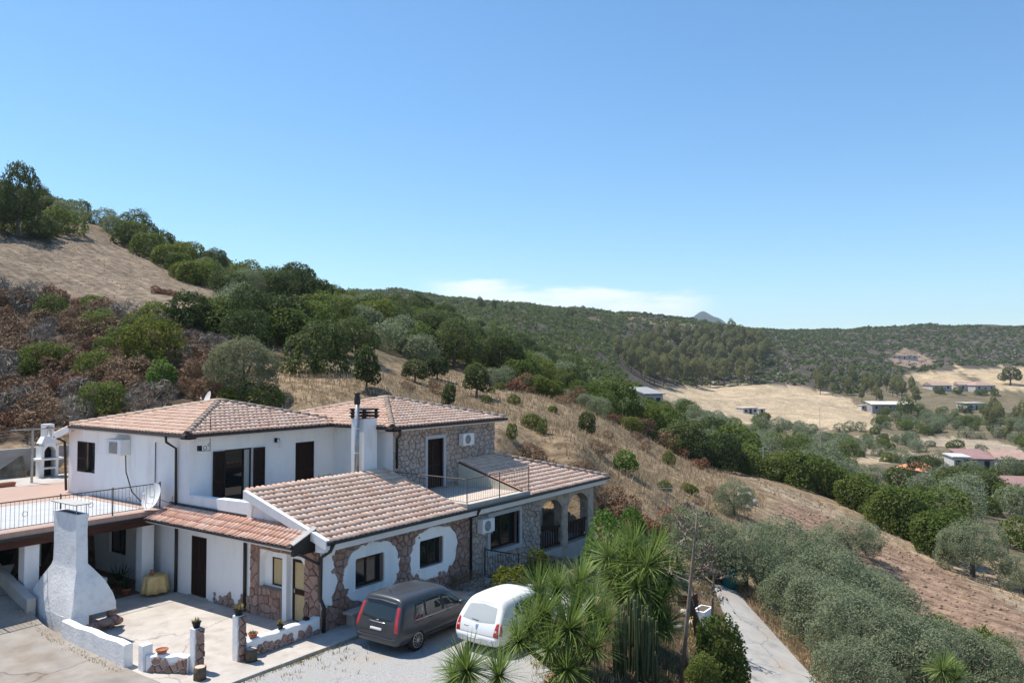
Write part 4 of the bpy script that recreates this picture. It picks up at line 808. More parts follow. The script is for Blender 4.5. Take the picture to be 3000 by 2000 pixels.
M['cactus'] = leafmat('dry_succulent', [(0.16, 0.14, 0.06), (0.30, 0.25, 0.12), (0.20, 0.20, 0.09)])
def pot(x, y, z, r, h, mt, label, plant=None, name='plant_pot', ph=.2):
    e = empty(name, (x, y, z), label=label, cat='pot'); MB().lathe([(r * .72, 0), (r, h * .85), (r * 1.1, h * .86), (r * 1.1, h), (r * .92, h), (r * .9, h * .85)], (x, y, z), 14).build('pot', mt, e, True)
    if plant:
        rr = random.Random(int(x * 100)); mb = MB()
        for k in range(46):
            a = rr.uniform(0, 6.28); l = ph * rr.uniform(.5, 1.1); t = rr.uniform(.15, 1.1); b0 = Vector((x + rr.uniform(-.5, .5) * r, y + rr.uniform(-.5, .5) * r, z + h * .85)); d = Vector((math.cos(a) * math.sin(t), math.sin(a) * math.sin(t), math.cos(t))) * l; s = Vector((-math.sin(a), math.cos(a), 0)) * .02
            mb.poly([b0 - s, b0 + s, b0 + d * .6 + s * .8, b0 + d, b0 + d * .6 - s * .8])
        mb.build('plant', plant, e)
    return e
pot(13.22, 20.22, 1.22, .12, .17, M['black_plastic'], 'black pot of succulents on the left gate pillar', M['cactus'], ph=.16); pot(14.45, 20.0, 1.30, .15, .17, M['black_plastic'], 'black pot of dry flowers on the right gate pillar', M['cactus'], ph=.24)
pot(12.72, 21.1, .47, .16, .12, M['clay'], 'terracotta bowl on the short white wall', None, 'clay_bowl'); pot(14.95, 20.0, .51, .14, .14, M['clay'], 'terracotta bowl beside the right gate pillar', M['cactus'], 'clay_bowl', .1)
pot(15.95, 20.0, .5, .1, .12, M['black_plastic'], 'small black pot on the middle of the long white wall', M['cactus'], ph=.22)
lan = empty('lantern', (17.0, 20.05, .5), label='black iron lantern on the white wall by the house corner', cat='lantern'); MB().box(16.92, 17.08, 19.97, 20.13, .5, .56).build('base', M['black_iron'], lan)
for a in range(6): t = a * math.pi / 3; MB().tube([(17 + .07 * math.cos(t), 20.05 + .07 * math.sin(t), .55), (17 + .09 * math.cos(t), 20.05 + .09 * math.sin(t), .85), (17, 20.05, 1.08)], .008, 4).build('bar', M['black_iron'], lan)
M['cutwood'] = mat('cut_wood', [(.45, .36, .26), (.60, .50, .38)], .9, 9.0)
for x, y, lb in ((12.95, 19.62, 'cut log planter at the foot of the left gate pillar'), (14.62, 19.62, 'bark-covered log planter at the foot of the right gate pillar')):
    e = empty('log_planter', (x, y, 0), label=lb, cat='planter'); MB().lathe([(.17, 0), (.165, .2), (.17, .34), (.14, .345)], (x, y, 0), 12).build('log', M['bark'], e, True); MB().lathe([(.14, .345), (.02, .347)], (x, y, 0), 12).build('cut_face', M['cutwood'], e)
# stone bench against the facade
e = empty('stone_bench', (19.0, 19.6, 0), label='rough stone bench against the pink stone facade', cat='bench'); bevel(MB().box(18.3, 19.9, 19.35, 19.8, .38, .48).build('seat', M['stone_beige'], e), .03)
for x in (18.45, 19.6): bevel(MB().box(x, x + .22, 19.4, 19.78, -.05, .38).build('leg', M['stone_beige'], e), .03)
# ---- things on the house
def ac(x, y, z, label, w=.82, h=.56, d=.30):
    e = empty('air_conditioner', (x, y, z), label=label, cat='air conditioner', group='air conditioner outdoor units'); bevel(MB().box(x, x + w, y - d, y, z, z + h).build('casing', M['white_metal'], e), .02)
    cx, cz = x + w * .42, z + h * .5; mb = MB()
    for r in (.06, .13, .20): mb.tube([(cx + r * math.cos(t), y - d - .008, cz + r * math.sin(t)) for t in np.linspace(0, 2 * math.pi, 25)], .008, 4, False)
    mb.build('fan_grille', M['grey_metal'], e); MB().prism([(cx + .215 * math.cos(t), y - d - .003, cz + .215 * math.sin(t)) for t in np.linspace(0, 2 * math.pi, 24, endpoint=False)], (0, .0025, 0)).build('fan_opening', M['fan'], e)
    for k in (.15, .75): MB().box(x + w * k, x + w * k + .04, y - d, y + .06, z - .05, z - .002).build('bracket', M['white_metal'], e)
M['fan'] = mat('grey_fan', [(.20, .21, .22), (.32, .33, .34)], .6, 8.0)
ac(25.62, FY - .08, 1.80, 'white air conditioner unit beside the large facade window'); ac(28.95, 23.5, 4.9, 'white air conditioner unit on the upper stone wall above the balcony')
e = empty('boiler_box', (17.4, 32.1, 4.95), label='grey boiler cabinet high on the white side wall', cat='boiler'); bevel(MB().box(17.02, 17.45, 31.45, 32.6, 4.98, 5.62).build('cabinet', M['white_metal'], e), .02)
MB().box(17.0, 17.02, 31.7, 32.3, 5.05, 5.5).build('panel', M['grey_metal'], e); MB().tube([(17.3, 31.55, 4.98), (17.3, 31.5, 4.3), (17.28, 31.0, 3.55), (17.25, 30.3, 3.25), (17.2, 29.5, 3.15)], .022, 6).build('hose', M['black_plastic'], e, True)
def dish(c, n, r, label, mast):
    e = empty('satellite_dish', mast[0], label=label, cat='satellite dish', group='satellite dishes'); n = Vector(n).normalized(); x = n.cross(Vector((0, 0, 1))).normalized(); y = x.cross(n); c = Vector(c); rings = []
    for k in range(7): q = r * k / 6 + .001; rings.append([c + x * (q * .94 * math.cos(t)) + y * (q * 1.05 * math.sin(t)) + n * (.22 * r * (q / r) ** 2) for t in np.linspace(0, 2 * math.pi, 28, endpoint=False)])
    MB().loft(rings, False).build('reflector', M['white_metal'], e, True); MB().tube([c - y * r, c - y * r * .9 + n * .3 * r, c + n * .85 * r], .012, 5).tube([c, c - n * .15] + [Vector(p) for p in mast], .02, 6).build('arm', M['grey_metal'], e); MB().tube([c + n * .8 * r, c + n * .95 * r], .035, 8).build('receiver', M['white_metal'], e)
dish((16.88, 28.75, 3.60), (-.90, -.10, .40), .50, 'large white satellite dish at the corner of the porch terrace', [(17.38, 28.3, 3.3), (17.40, 28.3, 3.6)])
dish((22.3, 33.4, 7.0), (-.93, .28, .34), .42, 'small white satellite dish rising behind the upper roof ridge', [(22.3, 33.6, 6.6), (22.3, 33.6, 6.2)])
e = empty('wall_lantern', (21.42, 27.28, 5.2), label='black wall lantern between the upper shuttered doors', cat='lamp'); MB().box(21.36, 21.46, 27.22, 27.298, 5.42, 5.6).build('bracket', M['black_iron'], e); MB().tube([(21.41, 27.2, 5.55), (21.41, 27.05, 5.6), (21.41, 27.0, 5.5)], .015, 5).build('arm', M['black_iron'], e)
MB().lathe([(.02, 5.52), (.10, 5.46), (.09, 5.44), (.055, 5.24), (.02, 5.2)], (21.41, 27.0, 0), 6).build('glass', M['white_metal'], e)
e = empty('bracket_lamp', (18.05, 26.95, 5.5), label='wrought iron bracket lamp hanging under the front eaves corner', cat='lamp'); MB().tube([(18.06, 26.9, 5.36), (18.06, 26.9, 6.62)], .012, 5).build('rod', M['black_iron'], e); MB().tube([(18.06, 26.9, 5.38), (17.62, 26.9, 5.40)], .012, 5).tube([(17.85 + .07 * math.cos(t), 26.9, 5.5 + .07 * math.sin(t)) for t in np.linspace(0, 2 * math.pi, 13)], .012, 5, False).tube([(18.02 + .05 * math.cos(t), 26.9, 5.6 + .05 * math.sin(t)) for t in np.linspace(0, 5, 11)], .012, 5, False).build('scroll', M['black_iron'], e); MB().box(17.55, 17.68, 26.84, 26.97, 5.40, 5.60).build('lamp', M['black_iron'], e)
# things on the middle terrace
e = empty('garden_chair', (22.7, 25.6, Z1), label='green framed garden chair before the upper closed shutters', cat='chair'); M['green_paint'] = mat('green_paint', [(.06, .20, .08), (.10, .28, .12)], .5, 4.0)
MB().tube([(22.42, 25.9, Z1), (22.42, 25.75, 4.02), (23.1, 25.75, 4.02), (23.1, 25.9, Z1)], .02, 6).build('back_frame', M['green_paint'], e); MB().box(22.42, 23.1, 25.2, 25.75, Z1 + .42, Z1 + .46).build('seat', M['green_paint'], e)
for x in (22.44, 23.06): MB().tube([(x, 25.22, Z1), (x, 25.22, Z1 + .42)], .018, 5).build('leg', M['green_paint'], e)
pot(20.4, 24.6, Z1, .22, .42, M['clay'], 'brown pot of dry plants at the top of the lower roof', M['cactus'], ph=.4)
# ---- patio furniture
M['cloth'] = mat('yellow_cloth', [(.60, .42, .17), (.74, .55, .27)], .9, 5.0)
e = empty('patio_table', (16.75, 28.3, 0), label='small round table under a yellow cloth on the patio', cat='table'); rr = []
for z, r0, w in ((.0 + .12, .50, .055), (.3, .475, .045), (.55, .45, .025), (.70, .425, .006), (.735, .415, 0), (.745, .38, 0)): rr.append([(16.75 + (r0 + w * math.sin(9 * t) + w * .5 * math.sin(5 * t + 1)) * math.cos(t), 28.3 + (r0 + w * math.sin(9 * t) + w * .5 * math.sin(5 * t + 1)) * math.sin(t) * .85, z) for t in np.linspace(0, 2 * math.pi, 72, endpoint=False)])
MB().loft(rr).build('tablecloth', M['cloth'], e, True); MB().tube([(16.75, 28.3, 0), (16.75, 28.3, .7)], .04, 8).build('leg', M['wood_dark'], e)
tag(MB().lathe([(.05, .745), (.085, .80), (.085, .86), (.05, .92), (.06, .94)], (16.65, 28.35, 0), 12).build('clay_jug', M['clay'], None, True), 'small clay jug on the yellow tablecloth', 'jug')
M['leaf_dark'] = leafmat('dark_pot_leaf', [(.015, .04, .012), (.04, .085, .025), (.06, .11, .04)])
for x, y, h, lb in ((16.05, 29.1, .7, 'leafy potted plant beside the porch column'), (15.6, 29.5, .55, 'low potted plant in the shade of the porch'), (16.5, 30.4, .8, 'tall potted plant in the porch corner')): pot(x, y, 0.006, .17, .26, M['clay'], lb, M['leaf_dark'], ph=h)
M['white_plastic'] = mat('white_plastic', [(.62, .62, .60), (.74, .74, .72)], .5, 3.0)
e = empty('plastic_table', (14.9, 29.9, 0), label='white plastic table in the shade behind the barbecue oven', cat='table'); MB().box(14.2, 15.5, 29.4, 30.4, .70, .74).build('top', M['white_plastic'], e)
for x, y in ((14.3, 29.5), (15.4, 29.5), (14.3, 30.3), (15.4, 30.3)): MB().frustum((x - .05, x + .05, y - .05, y + .05, 0), (x - .1, x + .1, y - .1, y + .1, .7)).build('leg', M['white_plastic'], e)
for x, y, rz, lb in ((13.6, 31.6, .4, 'red-brown wooden chair by the porch window'), (14.6, 32.2, -.3, 'red-brown wooden chair deep in the shaded porch')):
    e = empty('wooden_chair', (x, y, 0.005), rz, label=lb, cat='chair'); MB().box(-.22, .22, -.22, .22, .42, .46).build('seat', M['beam'], e, wpar=False); MB().box(-.22, .22, .19, .23, .55, .92).build('backrest', M['beam'], e, wpar=False)
    for a, c in ((-.2, -.2), (.2, -.2), (-.2, .2), (.2, .2)): MB().box(a - .02, a + .02, c - .02, c + .02, 0, .42 if c < 0 else .9).build('leg', M['beam'], e, wpar=False)
tag(MB().box(17.2, 17.448, 31.2, 32.0, 2.2, 2.48).build('wall_heater', M['white_metal']), 'white split air conditioner under the porch ceiling', 'air conditioner')
# ---- rear yard: garden barbecue, washing-line post, pot
e = empty('garden_barbecue', (19.4, 42.9, 3.0), label='small white masonry garden barbecue by the grey retaining wall', cat='barbecue')
for x in (18.98, 19.68): MB().box(x, x + .14, 42.6, 43.2, 3.0, 4.55).build('side', M['white_metal'], e)
MB().box(18.75, 20.05, 42.5, 43.2, 3.86, 3.95).build('shelf', M['white_metal'], e); MB().box(19.12, 19.68, 42.6, 43.2, 3.4, 3.48).build('lower_shelf', M['white_metal'], e); MB().box(19.12, 19.68, 43.12, 43.2, 3.0, 4.6).build('back', M['black_plastic'], e)
mb = MB(); arch_beam('y', 42.6, 19.12, 19.68, 4.3, 4.55, 4.70, .6, mb); mb.build('arch', M['white_metal'], e); MB().frustum((18.98, 19.82, 42.6, 43.2, 4.7), (19.17, 19.63, 42.7, 43.15, 5.05)).build('hood', M['white_metal'], e)
mb = MB(); mb.box(19.17, 19.29, 42.7, 43.15, 5.05, 5.45).box(19.51, 19.63, 42.7, 43.15, 5.05, 5.45).build('flue', M['white_metal'], e); mb = MB(); arch_beam('y', 42.7, 19.17, 19.63, 5.45, 5.58, 5.68, .45, mb); mb.build('flue_top', M['white_metal'], e)
e = empty('washing_line_post', (17.85, 41.0, 3.0), label='grey metal washing line post in the rear yard', cat='post'); MB().tube([(17.85, 41, 3.0), (17.85, 41, 5.55)], .06, 8).build('pole', M['grey_metal'], e); MB().tube([(17.0, 41.3, 5.58), (19.3, 40.6, 5.58)], .035, 6).build('crossbar', M['grey_metal'], e)
for k in range(3): p0 = Vector((17.2 + .9 * k, 41.25 - .27 * k, 5.58)); MB().tube([p0, p0 + Vector((-5.5, -3.0, -.25)), p0 + Vector((-11, -6, 0))], .006, 3).build('line', M['grey_metal'], e)
e = empty('flower_trough', (16.6, 40.6, 3.0), label='red plastic flower trough on the pale rear yard', cat='pot'); MB().frustum((16.1, 16.9, 40.5, 40.75, 3.0), (16.05, 16.95, 40.46, 40.8, 3.2)).build('trough', M['clay'], e); MB().box(16.1, 16.9, 40.5, 40.75, 3.18, 3.205).build('soil', M['bark'], e)
# ================================================================== cars
from mathutils.bvhtree import BVHTree
M['paint_grey'] = mat('dark_grey_car_paint', [(.034, .038, .044), (.042, .046, .052)], .35, 2.0, spec=.4, metal=0, coat=.35); M['paint_white'] = mat('white_car_paint', [(.76, .76, .76), (.80, .80, .80)], .35, 2.0, spec=.5, coat=.4)
M['car_glass'] = glassmat('car_glass', (.018, .026, .028), .02); M['car_glass_pale'] = glassmat('painted_reflection_glass', (.40, .42, .42), .12)  # pale glass has a whitish reflection painted into its base colour
M['tyre'] = mat('rubber_tyre', [(.018, .018, .018), (.035, .034, .033)], .85, 9.0); M['alloy'] = mat('silver_alloy', [(.42, .42, .42), (.52, .52, .52)], .35, 5.0, metal=.7); M['lamp_red'] = mat('red_tail_lamp', [(.38, .012, .015), (.50, .03, .035)], .2, 5.0, spec=.6, coat=.6)
M['plate'] = mat('plate_white', [(.66, .66, .65), (.74, .74, .73)], .5, 4.0); M['chrome'] = mat('chrome_trim', [(.55, .55, .55), (.65, .65, .65)], .2, 4.0, metal=.9); M['dark_trim'] = mat('dark_trim', [(.02, .02, .021), (.035, .035, .036)], .55, 5.0); M['lamp_clear'] = mat('clear_lamp', [(.55, .50, .50), (.70, .66, .66)], .2, 4.0, coat=.5)
def car_body(rows):
    """rows: (x, [(dx,y,z) x5], (dx,z) top, zbottom) -> smooth closed shell"""
    V = []; Fc = []; n = len(rows[0][1]); k = 2 * n + 2
    for x, p, top, zb in rows: V += [(x + p[0][0], 0, zb)] + [(x + d, y, z) for d, y, z in p] + [(x + top[0], 0, top[1])] + [(x + d, -y, z) for d, y, z in reversed(p)]
    for i in range(len(rows) - 1):
        for j in range(k): a, b2 = i * k + j, i * k + (j + 1) % k; Fc.append((a, b2, b2 + k, a + k))
    for base, flip in ((0, False), ((len(rows) - 1) * k, True)):
        for c in [(0, 1, k - 1)] + [(j, j + 1, k - j - 1, k - j) for j in range(1, n)] + [(n, n + 1, n + 2)]: q = tuple(base + i for i in c); Fc.append(q if flip else q[::-1])
    me = bpy.data.meshes.new('cage'); me.from_pydata(V, [], Fc); me.update(); o = bpy.data.objects.new('cage', me); COL.objects.link(o); md = o.modifiers.new('s', 'SUBSURF'); md.levels = 4; md.render_levels = 4
    dg = bpy.context.evaluated_depsgraph_get(); ev = o.evaluated_get(dg); m2 = bpy.data.meshes.new_from_object(ev); bpy.data.objects.remove(o); bpy.data.meshes.remove(me)
    m2.polygons.foreach_set('use_smooth', np.ones(len(m2.polygons), bool)); return m2
class Car:
    def __init__(s, name, loc, rz, rows, paint, label):
        s.root = empty(name, loc, rz, label, 'car'); s.me = car_body(rows); s.me.materials.append(paint); s.body = add('body', s.me, paint, s.root, False)
        s.bvh = BVHTree.FromPolygons([v.co[:] for v in s.me.vertices], [p.vertices[:] for p in s.me.polygons])
    def ray(s, face, a, b):
        o, d = {'rear': (Vector((-2, a, b)), Vector((1, 0, 0))), 'right': (Vector((a, -3, b)), Vector((0, 1, 0))), 'left': (Vector((a, 3, b)), Vector((0, -1, 0))), 'top': (Vector((a, b, 3)), Vector((0, 0, -1))), 'front': (Vector((8, a, b)), Vector((-1, 0, 0)))}[face]
        h = s.bvh.ray_cast(o, d)
        if h[0] is None: return o + d * 3, -d
        return h[0], (h[1] if h[1].dot(d) < 0 else -h[1])
    def patch(s, face, lo, hi, mt, name, off=.005, nu=18, nv=10, parent=None):
        """panel hugging the body between two outlines"""
        def rs(P, t):
            L = [0]
            for p, q in zip(P, P[1:]): L.append(L[-1] + math.hypot(q[0] - p[0], q[1] - p[1]))
            d = t * L[-1]
            for i in range(len(P) - 1):
                if d <= L[i + 1] + 1e-9: f = (d - L[i]) / (L[i + 1] - L[i] + 1e-9); return (P[i][0] * (1 - f) + P[i + 1][0] * f, P[i][1] * (1 - f) + P[i + 1][1] * f)
            return P[-1]
        V = []; Fc = []
        for j in range(nv + 1):
            for i in range(nu + 1):
                p, q = rs(lo, i / nu), rs(hi, i / nu); f = j / nv; h, n = s.ray(face, p[0] * (1 - f) + q[0] * f, p[1] * (1 - f) + q[1] * f)
                e = off if 0 < i < nu and 0 < j < nv else -.003; V.append(h + n * e)
        for j in range(nv):
            for i in range(nu): a = j * (nu + 1) + i; Fc.append((a, a + 1, a + nu + 2, a + nu + 1))
        me = bpy.data.meshes.new(name); me.from_pydata(V, [], Fc); me.polygons.foreach_set('use_smooth', np.ones(len(me.polygons), bool)); return add(name, me, mt, parent or s.root, False)
    def wheel(s, x, side, r, spokes=12, w=.2):
        y = s.ray('right' if side < 0 else 'left', x, r + .12)[0].y + side * -.02
        P = lambda a, rad, d: (x + rad * math.cos(a), y + side * d, r + rad * math.sin(a)); T = np.linspace(0, 2 * math.pi, 32, endpoint=False)
        arch = MB().prism([(x + (r + .055) * math.cos(a), y - side * .02, max(.20, r + (r + .055) * math.sin(a))) for a in T], (0, side * .035, 0)).build('wheel_arch', M['dark_trim'], s.root, wpar=False)
        t = MB().loft([[P(a, rad, d) for a in T] for rad, d in ((r * .95, -w), (r, -w + .03), (r, .0), (r * .96, .028), (r * .72, .03), (r * .68, .02))]).build('wheel', M['tyre'], s.root, True, False)
        rim = MB().loft([[P(a, rad, d) for a in T] for rad, d in ((r * .70, .034), (r * .64, .036))], False)
        for k in range(spokes): a = 2 * math.pi * k / spokes; e = .055; rim.quad(P(a - e * .7, r * .66, .036), P(a + e * .7, r * .66, .036), P(a + e * 2.4, r * .16, .042), P(a - e * 2.4, r * .16, .042))
        rim.loft([[P(a, rad, .043) for a in T] for rad in (r * .17, .004)], False); rim.build('rim', M['alloy'], t, wpar=False)
        MB().loft([[P(a, rad, .024) for a in T] for rad in (r * .69, .01)], False).build('brake_shadow', M['dark_trim'], t, wpar=False)
# --- dark grey people carrier
R_C = [(0, [(.10, .66, .24), (-.04, .87, .36), (-.05, .89, .62), (.03, .86, .97), (.28, .75, 1.47), (.31, .50, 1.56)], (.32, 1.585), .24),
       (.06, [(.05, .74, .24), (0, .945, .34), (0, .965, .64), (.06, .94, .98), (.28, .81, 1.535), (.31, .57, 1.615)], (.32, 1.64), .24),
       (.28, [(.05, .76, .24), (0, .95, .32), (0, .97, .64), (.08, .945, 1.0), (.22, .82, 1.55), (.22, .58, 1.63)], (.22, 1.655), .24),
       (.62, [(0, .76, .22), (0, .94, .30), (0, .96, .64), (.06, .94, 1.0), (.12, .825, 1.56), (.12, .58, 1.64)], (.12, 1.665), .22),
       (1.45, [(0, .76, .22), (0, .93, .28), (0, .95, .62), (0, .93, .985), (0, .825, 1.57), (0, .58, 1.645)], (0, 1.67), .22),
       (2.30, [(0, .76, .22), (0, .93, .28), (0, .95, .60), (0, .925, .965), (-.02, .805, 1.54), (0, .57, 1.62)], (0, 1.645), .22),
       (2.50, [(0, .76, .22), (0, .93, .28), (0, .95, .60), (.1, .92, .96), (.02, .79, 1.46), (.04, .56, 1.54)], (.05, 1.57), .22),
       (3.15, [(0, .76, .22), (0, .93, .28), (0, .95, .58), (.05, .915, .94), (.0, .82, 1.02), (.02, .5, 1.09)], (.03, 1.11), .22),
       (3.32, [(0, .76, .22), (0, .93, .28), (0, .95, .58), (.03, .905, .91), (.02, .80, .98), (.04, .48, 1.03)], (.05, 1.04), .22),
       (3.78, [(0, .74, .22), (0, .93, .28), (0, .94, .56), (0, .88, .84), (0, .74, .92), (0, .45, .965)], (0, .975), .22),
       (4.20, [(0, .66, .22), (0, .85, .30), (.02, .87, .52), (-.03, .78, .72), (-.07, .60, .79), (-.06, .36, .83)], (-.05, .84), .22),
       (4.33, [(-.08, .50, .24), (0, .64, .34), (0, .66, .50), (-.06, .60, .66), (-.1, .46, .71), (-.1, .28, .74)], (-.1, .75), .24)]
c = Car('parked_car', (17.38, 17.32, -.085), 0.0, R_C, M['paint_grey'], 'dark grey people carrier parked along the stone facade')
c.patch('rear', [(.70, .97), (0, .94), (-.70, .97)], [(.63, 1.41), (0, 1.45), (-.63, 1.41)], M['car_glass'], 'rear_window')
for s_ in (1, -1): c.patch('rear', [(s_ * .89, .68), (s_ * .75, .70)], [(s_ * .78, 1.40), (s_ * .66, 1.40)], M['lamp_red'], 'tail_light', .012, 6, 14); c.patch('rear', [(s_ * .78, .40), (s_ * .62, .40)], [(s_ * .78, .47), (s_ * .62, .47)], M['lamp_red'], 'reflector', .008, 6, 4)
c.patch('rear', [(.30, .66), (-.30, .66)], [(.30, .79), (-.30, .79)], M['dark_trim'], 'plate_recess', .004, 8, 5); pl = c.patch('rear', [(.26, .675), (-.26, .675)], [(.26, .775), (-.26, .775)], M['plate'], 'number_plate', .014, 8, 4)
c.patch('rear', [(.34, .90), (-.34, .90)], [(.34, .925), (-.34, .925)], M['chrome'], 'trim_strip', .014, 10, 3); c.patch('rear', [(.06, .955), (-.06, .955)], [(.06, .99), (-.06, .99)], M['chrome'], 'badge', .012, 6, 4)
c.patch('rear', [(.72, .50), (-.72, .50)], [(.72, .545), (-.72, .545)], M['dark_trim'], 'bumper_strip', .01, 16, 3)
gl = dict(right=-1, left=1)
for f in gl:
    c.patch(f, [(.60, .93), (3.06, .91)], [(.80, 1.455), (1.6, 1.50), (2.58, 1.42)], M['dark_trim'], 'window_band', .002, 30, 8)
    c.patch(f, [(.68, .95), (1.21, .945)], [(.86, 1.45), (1.20, 1.485)], M['car_glass'], 'quarter_window'); c.patch(f, [(1.25, .945), (2.02, .935)], [(1.24, 1.485), (2.02, 1.485)], M['car_glass'], 'side_window'); c.patch(f, [(2.08, .935), (3.0, .92)], [(2.08, 1.485), (2.50, 1.43)], M['car_glass'], 'side_window')
    c.patch(f, [(.75, .92), (2.95, .90)], [(.75, .935), (2.95, .915)], M['chrome'], 'window_trim', .008, 26, 2)
    for x in (1.26, 2.06): c.patch(f, [(x, .30), (x + .012, .30)], [(x, .97), (x + .012, .97)], M['dark_trim'], 'door_gap', .002, 2, 12)
    for x in (1.38, 2.2): c.patch(f, [(x, .86), (x + .2, .86)], [(x, .895), (x + .2, .895)], M['paint_grey'], 'door_handle', .03, 6, 3)
    c.patch(f, [(1.15, .40), (3.1, .40)], [(1.15, .455), (3.1, .455)], M['dark_trim'], 'side_moulding', .012, 20, 3)
    for x in (.84, 3.48): c.wheel(x, gl[f], .325)
    m = MB().lathe([(.02, 0), (.10, .03), (.11, .09), (.06, .14)], (2.86, gl[f] * 1.02, .95), 10).build('wing_mirror', M['paint_grey'], c.root, True, False)
c.patch('top', [(2.46, .62), (2.46, -.62)], [(3.16, .74), (3.16, -.74)], M['car_glass'], 'windscreen', .005, 14, 12); c.patch('rear', [(.68, 1.43), (0, 1.465), (-.68, 1.43)], [(.66, 1.49), (0, 1.525), (-.66, 1.49)], M['paint_grey'], 'spoiler', .06, 16, 5)
c.patch('rear', [(.86, .30), (0, .28), (-.86, .30)], [(.87, .52), (0, .54), (-.87, .52)], M['paint_grey'], 'rear_bumper', .035, 22, 6); c.patch('rear', [(.30, .985), (-.05, .99)], [(.30, 1.005), (-.05, 1.02)], M['dark_trim'], 'rear_wiper', .02, 8, 2)
for f in gl: c.patch(f, [(1.1, .24), (3.15, .24)], [(1.1, .32), (3.15, .32)], M['dark_trim'], 'sill', .006, 16, 3); c.patch(f, [(3.2, .90), (3.25, .90)], [(3.2, .92), (3.25, .92)], M['chrome'], 'side_repeater', .01, 3, 3)
MB().tube([(.75, 0, 1.58), (.55, 0, 1.78)], .006, 5).build('antenna', M['dark_trim'], c.root, wpar=False)
# --- white hatchback
def shrink(rows, sx, sy, sz): return [(x * sx, [(d * sx, y * sy, .02 + z * sz) for d, y, z in p], (t[0] * sx, .02 + t[1] * sz), .02 + zb * sz) for x, p, t, zb in rows]
R_S = []
for i, (x, p, t, zb) in enumerate(shrink(R_C, .93, .95, .95)):      # rounder tail, narrower roof, roof falling to the rear
    rk = (.15, .14, .09, .04)[i] if i < 4 else 0; dz = (.07, .06, .04, .015)[i] if i < 4 else 0
    p = [(d + (rk if j >= 4 else rk * .25 if j == 3 else 0), y * (.90 if j >= 4 else .985 if j == 3 else 1) - ((.06, .03, .01)[i] if i < 3 else 0), z - (dz if j >= 4 else 0)) for j, (d, y, z) in enumerate(p)]
    R_S.append((x, p, (t[0] + rk, t[1] - dz), zb))
c2_ = Car('parked_car', (19.1, 14.8, -.085), math.radians(-1.0), R_S, M['paint_white'], 'white hatchback parked on the gravel beside spiky yuccas'); c = c2_
c.patch('rear', [(.66, .93), (0, .87), (-.66, .93)], [(.55, 1.34), (0, 1.39), (-.55, 1.34)], M['car_glass_pale'], 'rear_window')
for s_ in (1, -1):
    t = c.patch('rear', [(s_ * .83, .56), (s_ * .62, .58)], [(s_ * .77, .98), (s_ * .68, .96)], M['lamp_red'], 'tail_light', .012, 6, 12); c.patch('rear', [(s_ * .76, .70), (s_ * .66, .70)], [(s_ * .74, .78), (s_ * .665, .78)], M['lamp_clear'], 'reversing_lamp', .02, 6, 4)
    c.patch('right' if s_ < 0 else 'left', [(.02, .62), (.16, .62)], [(.14, .93), (.20, .95)], M['lamp_red'], 'tail_light_wrap', .008, 5, 8)
pl2 = c.patch('rear', [(.36, .40), (-.22, .40)], [(.36, .51), (-.22, .51)], M['plate'], 'number_plate', .014, 8, 4)
c.patch('rear', [(.02, .70), (-.02, .70)], [(.07, .86), (-.07, .86)], M['chrome'], 'badge', .012, 6, 6); c.patch('rear', [(.50, .74), (.30, .74)], [(.50, .775), (.30, .775)], M['chrome'], 'lettering_strip', .008, 8, 3); c.patch('rear', [(.70, .585), (-.70, .585)], [(.70, .60), (-.70, .60)], M['dark_trim'], 'tailgate_gap', .002, 16, 2)
for f in gl:
    c.patch(f, [(.80, .98), (1.15, .97)], [(1.0, 1.36), (1.15, 1.385)], M['car_glass'], 'quarter_window'); c.patch(f, [(1.20, .97), (1.85, .95)], [(1.20, 1.40), (1.85, 1.41)], M['car_glass'], 'side_window'); c.patch(f, [(1.92, .95), (2.75, .93)], [(1.92, 1.41), (2.30, 1.36)], M['car_glass'], 'side_window')
    for x in (1.17, 1.9): c.patch(f, [(x, .32), (x + .012, .32)], [(x, .95), (x + .012, .95)], M['dark_trim'], 'door_gap', .002, 2, 12)
    for x in (1.3, 2.05): c.patch(f, [(x, .84), (x + .18, .84)], [(x, .875), (x + .18, .875)], M['dark_trim'], 'door_handle', .03, 6, 3)
    for x in (.72, 3.3): c.wheel(x, gl[f], .31, 8)
    MB().lathe([(.02, 0), (.09, .03), (.10, .09), (.05, .13)], (2.65, gl[f] * .98, .93), 10).build('wing_mirror', M['dark_trim'], c.root, True, False)
c.patch('top', [(2.29, .58), (2.29, -.58)], [(2.93, .70), (2.93, -.70)], M['car_glass'], 'windscreen', .005, 14, 12)
c.patch('rear', [(.80, .28), (0, .26), (-.80, .28)], [(.82, .56), (0, .57), (-.82, .56)], M['paint_white'], 'rear_bumper', .03, 22, 6); c.patch('rear', [(.345, .41), (-.205, .41)], [(.345, .50), (-.205, .50)], M['plate'], 'plate_face', .042, 8, 4); c.patch('rear', [(-.50, .42), (-.62, .42)], [(-.50, .48), (-.62, .48)], M['lamp_clear'], 'fog_lamp', .038, 5, 4)
c.patch('rear', [(.27, .95), (-.04, .93)], [(.27, .97), (-.04, .955)], M['dark_trim'], 'rear_wiper', .02, 8, 2)
